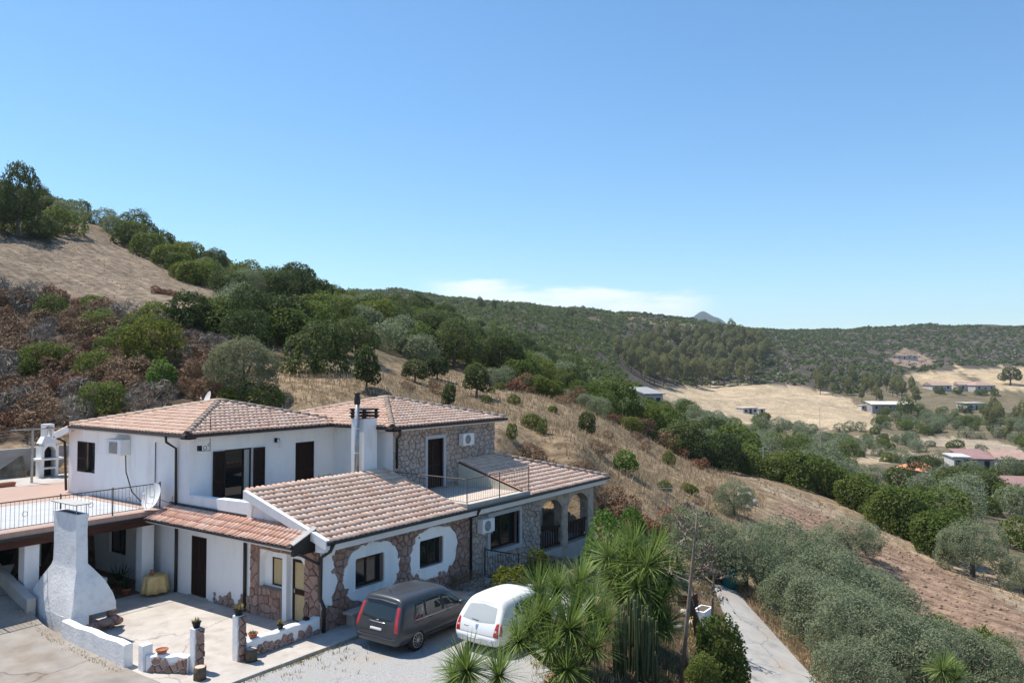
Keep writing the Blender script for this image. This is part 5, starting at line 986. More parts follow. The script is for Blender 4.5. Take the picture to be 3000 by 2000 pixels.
# ================================================================== vegetation
LM = {}
LM['ever'] = leafmat('evergreen_leaf', [(.066, .096, .020), (.105, .145, .031), (.145, .185, .041), (.185, .215, .06)])
LM['dark'] = leafmat('dark_oak_leaf', [(.036, .056, .020), (.070, .098, .032), (.108, .135, .044), (.148, .17, .066)])
LM['olive'] = leafmat('olive_leaf', [(.090, .118, .052), (.145, .178, .082), (.20, .235, .12), (.265, .295, .18)], back=(.25, .28, .175), rand=.35)
LM['lightolive'] = leafmat('light_olive_leaf', [(0.095, 0.118, 0.050), (0.146, 0.168, 0.073), (0.202, 0.213, 0.101)], back=(0.224, 0.235, 0.146))
LM['yellow'] = leafmat('yellow_green_leaf', [(0.067, 0.095, 0.016), (0.134, 0.157, 0.025), (0.213, 0.213, 0.034)])
LM['bright'] = leafmat('bright_green_leaf', [(0.067, 0.134, 0.022), (0.112, 0.202, 0.034), (0.179, 0.280, 0.067)])
LM['brown'] = leafmat('dry_brown_leaf', [(.115, .068, .040), (.195, .118, .068), (.27, .18, .11)], trans=.1)
LM['rust'] = leafmat('rusty_red_leaf', [(.17, .075, .045), (.25, .12, .07), (.31, .17, .11)], trans=.1)
LM['twig'] = leafmat('grey_dry_twig', [(.145, .12, .095), (.225, .20, .165), (.30, .275, .24)], trans=.05)
LM['euc'] = leafmat('eucalyptus_leaf', [(.15, .16, .055), (.215, .215, .08), (.29, .28, .12)], trans=.4)
LM['lime'] = leafmat('lime_green_leaf', [(.085, .115, .020), (.135, .165, .030), (.185, .205, .046)])
LM['grass'] = leafmat('dry_grass_blade', [(0.336, 0.241, 0.140), (0.470, 0.353, 0.213), (0.582, 0.459, 0.297)], trans=.2)
LM['weed'] = leafmat('green_weed', [(0.112, 0.134, 0.034), (0.224, 0.213, 0.078), (0.381, 0.314, 0.146)], trans=.2)
LM['yucca'] = leafmat('yucca_blade', [(.10, .155, .034), (.18, .25, .06), (.27, .345, .11)], trans=.34, rough=.38)
LM['dead'] = leafmat('dead_yucca_blade', [(0.146, 0.106, 0.062), (0.246, 0.190, 0.118)], trans=.1)
LM['cactus'] = mat('cactus_flesh', [(.05, .068, .03), (.085, .105, .048), (.14, .155, .08)], .6, 5.0, bump=.3, rand=.4)
def unit(v): return v / (np.linalg.norm(v, axis=-1, keepdims=True) + 1e-9)
def leaves(rng, n, lobes, ls, lw, up=.35, shell=.72, out=.8, rnd_n=.9, hang=0.0, zmin=.04):
    """n leaf-shaped quads spread through the shells of overlapping lobes"""
    Lb = np.array(lobes, float); w = (Lb[:, 3] * Lb[:, 4] + Lb[:, 4] * Lb[:, 5] + Lb[:, 3] * Lb[:, 5]); k = rng.choice(len(Lb), int(n * 1.9), p=w / w.sum())
    d = unit(rng.normal(size=(len(k), 3))); r = shell + (1 - shell) * rng.random(len(k)) ** .6; r *= 1 + .07 * np.sin(7 * d[:, 0] + k) * np.sin(6 * d[:, 1] + 2 * k); r = np.where(rng.random(len(k)) < .07, r * rng.uniform(1.0, 1.28, len(k)), r)
    p = Lb[k, :3] + d * r[:, None] * Lb[k, 3:]
    inside = np.zeros(len(k), bool)
    for i, l in enumerate(Lb): inside |= (((p - l[:3]) / l[3:]) ** 2).sum(1) < .42
    ok = (~inside) & (p[:, 2] > zmin); p = p[ok][:n]; d = d[ok][:n]; m = len(p)
    nn = unit(d * out + rng.normal(size=(m, 3)) * rnd_n + np.array([0, 0, up])); t = unit(np.cross(nn, rng.normal(size=(m, 3)))); t[:, 2] -= hang; t = unit(t); b = unit(np.cross(nn, t))
    s = rng.uniform(.65, 1.35, (m, 1)); L_, W_ = ls * s, lw * s
    return np.stack([p - t * L_ / 2, p + b * W_ / 2, p + t * L_ / 2, p - b * W_ / 2], 1).reshape(-1, 3)
def dome(rng, R, Hh, n, base=.0, spread=.58, lr=(.40, .58)):
    out = [(0, 0, base + Hh * .5, R * .72, R * .72, Hh * .48)]
    for _ in range(n):
        a = rng.uniform(0, 2 * np.pi); e = rng.uniform(.1, 1.0); q = math.sqrt(max(0, 1 - (e - .35) ** 2 * 1.3)) * spread; l = rng.uniform(*lr) * R
        out.append((math.cos(a) * q * R, math.sin(a) * q * R, base + e * Hh * .72, l, l, min(l, Hh * .42)))
    return out
def quad_mesh(name, V, mt):
    me = raw_mesh(name, V, np.arange(len(V)).reshape(-1, 4)); me.materials.append(mt); return me
def limbs(rng, Hh, r, n, crown_r, lean=.1):
    mb = MB(); h1 = Hh * .32; top = Vector((rng.uniform(-lean, lean), rng.uniform(-lean, lean), h1)); mb.tube([(0, 0, -.25), top * .5 + Vector((.03, 0, 0)), top], [r * 1.25, r, r * .85], 7)
    for i in range(n):
        a = 2 * math.pi * (i + rng.uniform(-.3, .3)) / n; q = crown_r * rng.uniform(.4, .75); e = Vector((math.cos(a) * q, math.sin(a) * q, Hh * rng.uniform(.6, .85))); mid = top.lerp(e, .5) + Vector((0, 0, Hh * .05)); mb.tube([top * .92, mid, e], [r * .6, r * .4, r * .12], 5)
    return mb.mesh('trunk')
PRO = {}
def proto(key, mt, seed, R, Hh, nl, n, ls, lw, trunk=None, **kw):
    rng = np.random.default_rng(seed); base = kw.pop('base', 0.0); lr = kw.pop('lr', (.40, .58)); spread = kw.pop('spread', .58)
    me = quad_mesh('crown_' + key, leaves(rng, n, dome(rng, R, Hh, nl, base, spread, lr), ls, lw, **kw), mt); tm = None
    if trunk: tm = limbs(rng, base + Hh * .8, trunk, 5, R * .8); tm.materials.append(M['bark'])
    PRO.setdefault(key, []).append((me, tm, R, base + Hh))
for i in range(3):
    proto('bush', LM['ever'], 100 + i, 1.5, 2.0, 16, 4200, .15, .09); proto('darkbush', LM['dark'], 110 + i, 1.5, 2.3, 13, 4200, .15, .09); proto('greybush', LM['olive'], 120 + i, 1.4, 2.1, 12, 4200, .15, .055)
    proto('lime', LM['lime'], 125 + i, 1.5, 1.9, 13, 4200, .15, .09)
    proto('olive', LM['olive'], 130 + i, 2.3, 3.4, 26, 17000, .135, .042, .17, base=.7, lr=(.20, .38), spread=.78, up=.5); proto('oak', LM['dark'], 140 + i, 2.2, 3.2, 15, 6500, .17, .10, .16, base=.9, lr=(.26, .42), spread=.74)
    proto('brown', LM['brown'], 150 + i, .9, 1.0, 8, 1500, .16, .035, up=.9, shell=.4); proto('rust', LM['rust'], 160 + i, .8, .8, 7, 1200, .14, .05, shell=.5); proto('twig', LM['twig'], 170 + i, 1.0, 1.1, 7, 1000, .34, .03, up=.2, shell=.35, hang=-.5)
    proto('euc', LM['euc'], 180 + i, 2.2, 7.5, 15, 2600, .42, .2, .16, base=3.2, lr=(.34, .55), spread=.62, hang=.6)
    proto('valley', LM['olive'], 190 + i, 2.2, 2.8, 11, 2200, .26, .10, .15, base=.5); proto('valleyg', LM['ever'], 195 + i, 2.2, 2.8, 11, 2200, .26, .15, .15, base=.4)
proto('willow', LM['lightolive'], 200, 2.4, 4.3, 20, 15000, .20, .05, .16, base=.1, lr=(.28, .44), spread=.72, up=.8); proto('yellow', LM['yellow'], 201, 2.0, 2.8, 13, 5200, .17, .10); proto('bright', LM['bright'], 202, .9, 2.0, 9, 1300, .17, .11, .05, base=.2); proto('hedge', LM['ever'], 203, 2.1, 2.9, 14, 6000, .19, .12); proto('hedge', LM['ever'], 204, 2.1, 2.9, 14, 6000, .19, .12)
proto('sapling', LM['dark'], 205, 1.0, 1.9, 12, 1900, .19, .09, .06, base=.45, lr=(.28, .45)); proto('sapling', LM['dark'], 206, 1.0, 1.9, 10, 2200, .17, .09, .06, base=.45, lr=(.28, .45)); proto('citrus', LM['bright'], 207, 1.1, 2.3, 13, 3000, .15, .09, .06, base=.3, lr=(.26, .42)); proto('garden', LM['yellow'], 208, .8, 1.0, 9, 2000, .11, .06)
def plant(key, x, y, s, name, label, cat, group=None, z=None, sz=None, variant=None):
    me, tm, R, H0 = PRO[key][random.randrange(len(PRO[key])) if variant is None else variant % len(PRO[key])]; z = ground1(x, y) if z is None else z; rz = random.uniform(0, 6.28)
    if tm is None:
        o = bpy.data.objects.new(name, me); COL.objects.link(o); o.location = (x, y, z - .06 * s); o.rotation_euler = (0, 0, rz); o.scale = (s, s * random.uniform(.9, 1.1), (sz or s) * random.uniform(.9, 1.1)); return tag(o, label, cat, group)
    e = empty(name, (x, y, z), rz, label, cat, group); e.scale = (s, s, sz or s)
    for nm, m in (('trunk', tm), ('crown', me)): o = bpy.data.objects.new(nm, m); COL.objects.link(o); o.parent = e
    return e
HOUSE_PX = [(160, 1265), (640, 1180), (870, 1212), (1125, 1172), (1480, 1228), (1785, 1402), (1740, 1600), (900, 1860), (120, 1900), (0, 1900), (0, 1400), (200, 1310)]
def scatter(zone, sp, r0, r1, h=2.0, seed=1, margin=40, cut=None):
    """points at roughly sp metres inside a zone of the photograph, only where the camera sees them"""
    rng = np.random.default_rng(seed); A = math.radians(38); n = int(A * (r1 ** 2 - r0 ** 2) / sp ** 2); r = np.sqrt(rng.uniform(r0 ** 2, r1 ** 2, n)); a = rng.uniform(-A, A, n)
    x = r * (np.cos(a) * _fw0[0] + np.sin(a) * _rt[0]); y = r * (np.cos(a) * _fw0[1] + np.sin(a) * _rt[1]); z = ground(x, y); P = np.stack([x, y, z], 1); q = P - CAMP; t = q @ _fw
    px = 1500 + F_PX * (q @ _rt) / t; py = 1000 - F_PX * (q @ _up) / t; ok = inpoly_v(px, py, zone) & (px > -margin) & (px < 3000 + margin) & ~inpoly_v(px, py, HOUSE_PX)
    if cut is not None:
        for c in cut: ok &= ~inpoly_v(px, py, c)
    P = P[ok]; top = P + np.array([0, 0, h]); vis = np.ones(len(P), bool)
    for f in np.linspace(.25, .97, 26): m = CAMP + (top - CAMP) * f; vis &= m[:, 2] > ground(m[:, 0], m[:, 1]) - .5
    P = P[vis]; keep = []; cell = {}
    for p in P:
        c = (int(p[0] // sp), int(p[1] // sp))
        if any((p[0] - u[0]) ** 2 + (p[1] - u[1]) ** 2 < (sp * .72) ** 2 for i in (-1, 0, 1) for j in (-1, 0, 1) for u in cell.get((c[0] + i, c[1] + j), ())): continue
        cell.setdefault(c, []).append(p); keep.append(p)
    return sorted(keep, key=lambda p: p[0] ** 2 + p[1] ** 2)
CNT = {}
def baked(name, items, nleaf, seed, mt, size=.6):
    """many small plants as one object: items (x,y,z,radius,height)"""
    rng = np.random.default_rng(seed); it = np.array(items); m = len(it); d = unit(rng.normal(size=(m, nleaf, 3))); d[..., 2] = np.abs(d[..., 2]); r = rng.uniform(.55, 1, (m, nleaf, 1)); c = it[:, None, :3] + d * r * np.stack([it[:, 3], it[:, 3], it[:, 4]], 1)[:, None]
    nn = unit(d + rng.normal(size=d.shape) * .7); t = unit(np.cross(nn, rng.normal(size=d.shape))); b = np.cross(nn, t); s = (it[:, 3] * size)[:, None, None] * rng.uniform(.6, 1.3, (m, nleaf, 1))
    V = np.stack([c - t * s, c + b * s * .6, c + t * s, c - b * s * .6], 2).reshape(-1, 3); return stuff(add(name, quad_mesh(name, V, mt), mt))
def label_of(key): return KIND[key]
KIND = dict(lime=('maquis_bush', 'bright yellow-green bush in the thicket behind the house', 'bush', 'yellow-green bushes of the hillside thicket'), bush=('maquis_bush', 'dense green bush in the thicket on the slope behind the house', 'bush', 'green bushes of the hillside thicket'), darkbush=('maquis_bush', 'very dark evergreen bush in the thicket behind the house', 'bush', 'dark bushes of the hillside thicket'), greybush=('wild_olive_bush', 'silvery grey-green bush in the hillside thicket', 'bush', 'grey bushes of the hillside thicket'), oak=('oak_tree', 'dark round-crowned oak standing in the hillside thicket', 'tree', 'oaks of the hillside thicket'))
rr = random.Random(77)
for k, p in enumerate(scatter(ZN['hilltop'], 2.6, 70, 135, 3.5, 1)): key = rr.choice(['bush', 'darkbush', 'oak', 'greybush', 'bush']); plant(key, p[0], p[1], rr.uniform(.9, 1.4) * (1.0 if key == 'oak' else 1.15), *KIND[key], z=p[2])
thick = scatter(ZN['thicket'], 2.9, 52, 190, 3.5, 2); far = []
for p in thick:
    d = math.hypot(p[0], p[1]); key = rr.choice(['bush', 'bush', 'bush', 'bush', 'lime', 'lime', 'darkbush', 'greybush', 'oak'] if d < 110 else ['bush', 'bush', 'lime', 'darkbush', 'greybush', 'greybush', 'oak'])
    if rr.random() < .10: continue
    if CNT.get(key, 0) < 215: CNT[key] = CNT.get(key, 0) + 1; plant(key, p[0], p[1], rr.uniform(.85, 1.5) * (.85 if key == 'oak' else 1.1), *KIND[key], z=p[2])
    else: far.append((*p, rr.uniform(1.3, 2.3), rr.uniform(1.6, 2.6)))
print('thicket', len(thick), CNT, len(far))
if far: baked('distant_thicket', far, 60, 5, LM['dark'], .22)
# scrub of dry shrubs
S3 = dict(brown=('dry_brown_shrub', 'dry brown shrub on the scrubby slope left of the house', 'shrub', 'brown shrubs of the scrub slope'), rust=('rusty_shrub', 'rusty red dry shrub on the upper edge of the scrub', 'shrub', 'rusty red shrubs'), twig=('grey_twig_shrub', 'leafless grey twiggy shrub among the brown scrub', 'shrub', 'grey twiggy shrubs'), bush=('scrub_bush', 'small green bush scattered in the brown scrub', 'bush', 'green bushes in the brown scrub'))
for p in scatter(ZN['scrub'], 1.35, 44, 85, 1.0, 3):
    px, py, _ = proj(p); key = rr.choice(['rust', 'rust', 'twig', 'brown']) if py < 915 and px < 330 else rr.choices(['brown', 'twig', 'rust', 'bush'], [6, 1.7, .5, 2.4])[0]
    if CNT.get('s' + key, 0) < 290: CNT['s' + key] = CNT.get('s' + key, 0) + 1; plant(key, p[0], p[1], rr.uniform(.8, 1.7) * (.6 if key == 'bush' else 1), *S3[key], z=p[2])
for k in range(17): h_ = hit(452 + k * 10.5, 852 + k * 2.6 + rr.uniform(-5, 5)); plant('rust', h_[0], h_[1], rr.uniform(.45, .9), 'rusty_shrub', 'rusty red shrub in the strip across the mown hillside', 'shrub', 'rusty strip on the hillside', sz=.6)
# singled-out trees and bushes: pixel of the foot, width and height in pixels
def solo(key, x, yb, w, h, name, label, cat, group=None, variant=None):
    p = hit(x, yb)
    if p is None: return
    d = proj(p)[2]; me, tm, R, H0 = PRO[key][0]; s = w / F_PX * d / (2 * R * 1.02); plant(key, p[0], p[1], s, name, label, cat, group, p[2], h / F_PX * d / H0, variant)
solo('willow', 712, 1172, 220, 195, 'silver_willow_bush', 'large pale grey-green rounded bush above the upper roof', 'bush'); solo('yellow', 442, 1062, 185, 140, 'yellow_green_bush', 'broad yellow-green bush among the brown scrub', 'bush'); solo('hedge', 630, 972, 215, 100, 'broad_green_bush', 'broad dark green bush at the foot of the mown hillside', 'bush'); solo('olive', 715, 893, 130, 110, 'silver_olive_tree', 'silvery olive tree at the edge of the mown hillside', 'tree')
solo('bright', 468, 1150, 95, 105, 'fig_sapling', 'bright green sapling in the brown scrub behind the house', 'sapling'); solo('darkbush', 930, 1095, 190, 150, 'dark_bush', 'big dark bush at the thicket edge above the house', 'bush'); solo('bush', 850, 1010, 200, 110, 'round_green_bush', 'round green bush above the big dark thicket bush', 'bush'); solo('oak', 50, 690, 125, 225, 'crest_oak', 'tall dark oak on the crest of the hill', 'tree')
for x, yb, w, h, lb in ((1072, 1140, 100, 130, 'first and tallest sapling on the dry slope by the thicket'), (1216, 1118, 85, 68, 'rounded sapling on the dry slope above the flue pipe'), (1282, 1112, 80, 74, 'bushy sapling at the thicket edge on the dry slope'), (1396, 1160, 98, 100, 'spreading leafy tree alone on the dry slope'), (1316, 1196, 56, 76, 'slender sapling just above the stone block roof'), (1720, 1278, 58, 76, 'small dark tree standing alone in the dry grass')): solo('sapling', x, yb, w, h, 'sapling_tree', lb, 'tree', 'saplings on the dry slope')
for x, yb, w, h, lb in ((1832, 1385, 76, 72, 'bright green bush on the dry slope beyond the veranda'), (1500, 1285, 34, 44, 'small green bush just beyond the upper roof corner'), (1590, 1270, 34, 40, 'tiny grey-green bush in the dry grass'), (1960, 1362, 40, 46, 'grey-green bush near the thicket on the dry slope')): solo('bright' if 'bright' in lb else 'bush', x, yb, w, h, 'slope_bush', lb, 'bush')
p = hit(742, 1186); e = plant('bush', p[0], p[1], 1.3, 'oleander', 'white-flowered oleander showing behind the upper roof', 'bush', z=p[2] - .2, sz=.75)
# brown strip and bushes along the lower edge of the thicket
for k in range(34):
    x = 1440 + k * 18.5; yb = np.interp(x, [1440, 1650, 1800, 1950, 2060], [1120, 1165, 1232, 1300, 1372]) + rr.uniform(-6, 10); h_ = hit(x, yb); kk = rr.choice(['brown', 'brown', 'rust', 'bush', 'lime', 'greybush']); plant(kk, h_[0], h_[1], rr.uniform(.8, 1.7) * (.55 if kk in ('bush', 'lime', 'greybush') else 1), *(('dry_bracken', 'dry brown bracken along the lower edge of the thicket', 'shrub', 'bracken at the thicket edge') if kk in ('brown', 'rust') else ('edge_bush', 'small green bush along the lower edge of the thicket', 'bush', 'small bushes at the thicket edge')), z=h_[2])
for x, yb, s in ((1560, 1390, 1.3), (1620, 1420, 1.2), (1880, 1560, 1.2), (1930, 1575, 1.1), (1850, 1590, 1.0), (1960, 1530, 1.0), (1790, 1480, 1.2), (1700, 1400, 1.0), (1560, 1350, 1.0), (1830, 1520, 1.3)): h_ = hit(x, yb); plant('rust' if x > 1840 else 'brown', h_[0], h_[1], s, 'dry_slope_shrub', 'dry reddish shrub on the grass slope behind the veranda', 'shrub', 'dry shrubs on the grass slope', h_[2])
for p in scatter([(1150, 1130), (1330, 1110), (1640, 1170), (1930, 1300), (2120, 1410), (2050, 1560), (1850, 1440), (1500, 1260), (1130, 1170)], 4.2, 42, 100, .8, 61):
    kk = rr.choice(['brown', 'brown', 'brown', 'twig', 'lime', 'bush']); plant(kk, p[0], p[1], rr.uniform(.5, 1.0) * (.45 if kk in ('bush', 'lime') else 1), *(('slope_tuft', 'low dry shrub dotted in the straw-coloured slope', 'shrub', 'low dry shrubs of the slope') if kk in ('brown', 'twig') else ('slope_tuft', 'low green shrub dotted in the straw-coloured slope', 'shrub', 'low green shrubs of the slope')), z=p[2])
# ---- olive grove, hedge, field trees
OL = [(2062, 1640, 190), (2010, 1580, 150), (2150, 1470, 110), (2185, 1690, 210), (2120, 1660, 150), (2290, 1690, 230), (2360, 1770, 240), (2330, 1800, 200), (2450, 1820, 270), (2430, 1880, 240), (2550, 1880, 260), (2530, 1960, 280), (2640, 1930, 250), (2640, 2010, 270), (2760, 1980, 220), (2850, 2040, 240), (2420, 1700, 180), (2560, 1780, 170), (2520, 2045, 230), (2960, 2010, 200)]
OLB = {0: 'olive tree behind the tall dead agave stalk', 1: 'slim olive tree on the bank beyond the fig bush', 2: 'small olive tree beside the rock pile', 3: 'olive tree overhanging the teal water butt', 14: 'olive tree behind the small pale yucca', 16: 'olive tree at the upper edge of the grove by the ploughed soil'}
for k, (x, yb, w) in enumerate(OL): solo('olive', x, yb + 40, w * 1.12, w * .98, 'olive_tree', OLB.get(k, 'silvery green olive tree in the grove beside the concrete path'), 'olive tree', 'olive grove by the path')
for x, yb, w, h, lb in ((2262, 1690, 120, 130, 'green shrub among the olives at the head of the grove'), (2722, 1960, 160, 160, 'dark green shrub among the olives near the small pale yucca'), (2590, 1800, 110, 90, 'green shrub at the ploughed edge of the olive grove'), (2905, 2010, 170, 150, 'broad green shrub at the end of the olive grove')): solo('hedge', x, yb, w, h, 'grove_shrub', lb, 'bush')
for x, yb, w, h in ((2600, 1212, 34, 22), (2690, 1212, 44, 30), (2752, 1152, 34, 20), (2806, 1154, 30, 24), (2872, 1156, 40, 18), (2915, 1158, 26, 22), (2826, 1208, 44, 26), (2885, 1208, 40, 28), (2865, 1392, 70, 26), (2935, 1394, 70, 30), (2985, 1392, 60, 34), (2740, 1428, 60, 24), (2800, 1388, 40, 20)): solo('valleyg', x, yb, w, h, 'yard_tree', 'leafy tree in front of a valley farm building', 'tree', 'trees by the farm buildings')
solo('olive', 2490, 1632, 200, 125, 'olive_tree', 'wide olive tree standing alone in the ploughed field', 'olive tree'); solo('olive', 2850, 1688, 190, 175, 'olive_tree', 'large dark olive tree at the end of the hedge by the track', 'olive tree'); solo('olive', 3000, 1738, 130, 120, 'olive_tree', 'olive tree by the track beyond the large hedge-end olive', 'olive tree')
for x, yb, w, h in ((2210, 1385, 130, 90), (2290, 1405, 140, 90), (2370, 1430, 170, 110), (2440, 1455, 120, 90), (2500, 1482, 150, 100), (2570, 1515, 160, 110), (2640, 1560, 190, 130), (2700, 1585, 160, 120), (2745, 1620, 190, 140), (2790, 1590, 140, 100), (2150, 1365, 100, 70), (2090, 1335, 90, 65)): solo('hedge', x, yb, w, h, 'hedge_bush', 'bright green bush in the hedge along the dry track', 'bush', 'hedge bushes along the track')
solo('oak', 2840, 1475, 200, 115, 'dark_oak', 'broad dark oak in the valley olives', 'tree'); solo('oak', 2715, 1405, 110, 75, 'dark_oak', 'smaller dark oak above the orange roof in the valley', 'tree'); solo('valleyg', 2402, 1372, 84, 62, 'field_tree', 'round green tree beside the pole in the straw field', 'tree'); solo('hedge', 2228, 1238, 66, 30, 'field_bush', 'dark bush in front of the lone grey farmhouse', 'bush'); solo('valley', 2280, 1262, 56, 40, 'field_tree', 'grey-green tree at the lower edge of the straw field', 'tree'); solo('oak', 2960, 1128, 62, 58, 'field_oak', 'round oak alone on the far straw field', 'tree'); solo('hedge', 2732, 1266, 50, 26, 'field_bush', 'clipped dark bush in the pale valley field', 'bush'); solo('valleyg', 2650, 1218, 56, 52, 'yard_tree', 'dark tree before the long low farm building', 'tree')
FIELDS = [ZN[k] for k in ('palefield', 'field2', 'field3', 'field4', 'field5', 'field6', 'field7', 'track', 'plough')]
vv = scatter(ZN['valley'], 5.2, 78, 420, 3.0, 8, cut=FIELDS + [[(2380, 1500), (3000, 1580), (3000, 1700), (2850, 1660), (2560, 1560)], [(2780, 1345), (3000, 1345), (3000, 1385), (2780, 1385)], [(2520, 1185), (2620, 1185), (2620, 1212), (2520, 1212)], [(2720, 1125), (2930, 1125), (2930, 1155), (2720, 1155)]]); vf = []
for p in vv:
    if rr.random() < (.12 if math.hypot(p[0], p[1]) < 150 else .22): continue
    key = rr.choices(['valley', 'valleyg', 'greybush', 'bush'], [5, 2.2, 1, 1.5])[0]
    if CNT.get('v' + key, 0) < 250: CNT['v' + key] = CNT.get('v' + key, 0) + 1; plant(key, p[0], p[1], rr.uniform(.7, 1.35), *dict(valley=('valley_olive', 'grey-green olive tree on the valley floor', 'olive tree', 'valley olives'), valleyg=('valley_tree', 'green leafy tree on the valley floor', 'tree', 'valley trees'), greybush=('valley_bush', 'low grey-green bush on the valley floor', 'bush', 'grey valley bushes'), bush=('valley_bush', 'low dark green bush on the valley floor', 'bush', 'green valley bushes'))[key], z=p[2])
    else: vf.append((*p, rr.uniform(1, 2), rr.uniform(1, 2)))
print('valley', len(vv), len(vf))
if vf: baked('distant_valley_scrub', vf, 40, 9, LM['olive'], .25)
# ---- far ridge: eucalyptus wood and a mass of scrub
EW = [(1830, 1010), (1960, 995), (2080, 1000), (2170, 995), (2230, 1010), (2250, 1080), (2200, 1128), (2080, 1135), (1960, 1140), (1850, 1120), (1800, 1060)]
for p in scatter(EW, 7.2, 380, 640, 10, 12)[:300]: plant('euc', p[0], p[1], rr.uniform(.95, 1.6), 'eucalyptus_tree', 'tall pale green eucalyptus in the wood above the straw field', 'tree', 'eucalyptus wood', p[2])
for p in scatter([(2380, 1115), (2560, 1105), (2680, 1150), (2690, 1205), (2560, 1195), (2400, 1160)], 9, 330, 520, 10, 13)[:80]: plant('euc', p[0], p[1], rr.uniform(.7, 1.1), 'eucalyptus_tree', 'eucalyptus in the row behind the long farm building', 'tree', 'eucalyptus row by the farm', p[2])
for p in scatter([(2850, 1170), (3050, 1150), (3050, 1300), (2960, 1290), (2860, 1230)], 8, 230, 420, 10, 14)[:70]: plant('euc', p[0], p[1], rr.uniform(.7, 1.1), 'eucalyptus_tree', 'eucalyptus in the wood at the right edge of the valley', 'tree', 'eucalyptus wood at the valley edge', p[2])
for k in range(26):
    x, d = rr.choice([(rr.uniform(1360, 1500), 430), (rr.uniform(1650, 1960), 500), (rr.uniform(1650, 1960), 480), (rr.uniform(2110, 2190), 545), (rr.uniform(2505, 2600), 830)]); q = CAMP + ray(x, 1000) * d; plant('euc', q[0], q[1], rr.uniform(.45, .8), 'skyline_tree', 'thin tree standing on the far skyline ridge', 'tree', 'trees on the skyline')
mid = [(1000, 840), (1240, 835), (1450, 870), (1600, 890), (1830, 930), (1800, 1060), (1850, 1120), (1900, 1150), (1750, 1165), (1600, 1090), (1480, 1000), (1150, 915)]
its = [(*p, rr.uniform(1.2, 2.8), rr.uniform(1.2, 3.2)) for p in scatter(mid, 4.4, 140, 760, 3, 15)]; print('mid', len(its)); baked('wooded_slope', its, 46, 16, LM['dark'], .25)
its = [(*p, rr.uniform(1.0, 2.6), rr.uniform(1.0, 2.6)) for p in scatter(mid, 5.4, 140, 760, 3, 25)]; baked('wooded_slope', its, 46, 26, LM['ever'], .25)
RZ = [(x, y - 45 if y < 970 else y) for x, y in ZN['ridge']]
its = [(*p, rr.uniform(1.2, 3.4), rr.uniform(.9, 2.4)) for p in scatter(RZ, 5.6, 420, 1010, 3, 17, cut=[ZN['bare']])]; print('ridge', len(its)); baked('ridge_scrub', its, 20, 18, LM['dark'], .42)
its = [(*p, rr.uniform(1.0, 3.0), rr.uniform(.8, 1.8)) for p in scatter(RZ, 6.6, 420, 1010, 3, 19, cut=[ZN['bare']])]; baked('ridge_scrub', its, 18, 20, LM['ever'], .42)
its = [(*p, rr.uniform(1.0, 2.4), rr.uniform(.5, 1.1)) for p in scatter(RZ, 7.2, 420, 1010, 3, 29)]; baked('ridge_heath', its, 16, 30, LM['twig'], .45)
M['rock'] = mat('pale_rock', [(.36, .31, .26), (.55, .49, .43)], .95, 2.0, bump=.6)
# ---- dry grass of the slope
def tufts(name, pts, mt, seed, h=(.25, .55), n=5, w=.045, spread=.16):
    rng = np.random.default_rng(seed); P = np.repeat(np.array(pts), n, 0); m = len(P); a = rng.uniform(0, 2 * np.pi, m); P = P + np.stack([np.cos(a), np.sin(a), 0 * a], 1) * rng.uniform(0, spread, (m, 1)); hh = rng.uniform(*h, (m, 1)); b = rng.uniform(0, 2 * np.pi, m)
    s = np.stack([np.cos(b), np.sin(b), 0 * b], 1) * w * rng.uniform(.6, 1.4, (m, 1)); ln = np.stack([np.cos(a), np.sin(a), 0 * a], 1) * hh * rng.uniform(0, .45, (m, 1)); up_ = np.array([0, 0, 1.0]) * hh
    V = np.stack([P - s, P + s, P + ln + up_ + s * .25, P + ln + up_ - s * .25], 1).reshape(-1, 3); V[:, 2] -= .03; return stuff(add(name, quad_mesh(name, V, mt), mt))
slope = [(760, 1230), (800, 1020), (1000, 1100), (1330, 1095), (1640, 1160), (1930, 1290), (2150, 1400), (2250, 1460), (2180, 1560), (2050, 1640), (1900, 1640), (1780, 1420), (1480, 1240), (1130, 1180)]
gp = scatter(slope, .38, 40, 105, .4, 31, 10); print('grass', len(gp)); tufts('dry_grass', gp, LM['grass'], 32, (.15, .42), 5, .03, .26)
tufts('dry_grass', scatter(ZN['track'], .7, 44, 110, .4, 33, 10), LM['grass'], 34, (.12, .3), 4, .05, .2); tufts('dry_grass', scatter(ZN['leftfield'], .9, 55, 125, .3, 35, 10), LM['grass'], 36, (.06, .16), 3, .09, .3)
tufts('scrub_grass', scatter(ZN['scrub'], .8, 42, 80, .4, 37, 10), LM['brown'], 38, (.2, .5), 4, .05, .25)
clods = scatter(ZN['plough'], .62, 42, 95, .3, 39, 10); M['clod'] = mat('ploughed_clod', [(.18, .11, .075), (.27, .17, .12), (.34, .24, .18)], .95, 6.0, rand=.5)
rng = np.random.default_rng(5); base = unit(rng.normal(size=(8, 3))); CV = np.array([(1, 0, 0), (0, 1, 0), (-1, 0, 0), (0, -1, 0), (0, 0, 1), (0, 0, -1)], float); CF = np.array([(0, 1, 4), (1, 2, 4), (2, 3, 4), (3, 0, 4), (1, 0, 5), (2, 1, 5), (3, 2, 5), (0, 3, 5)])
cp = np.array(clods); sc_ = rng.uniform(.06, .2, (len(cp), 1, 1)) * rng.uniform(.6, 1.4, (len(cp), 6, 3)); V = cp[:, None] + CV[None] * sc_ * np.array([1, 1, .7]); stuff(add('ploughed_clods', raw_mesh('clods', V.reshape(-1, 3), (CF[None] + np.arange(len(cp))[:, None, None] * 6).reshape(-1, 3)), M['clod']))
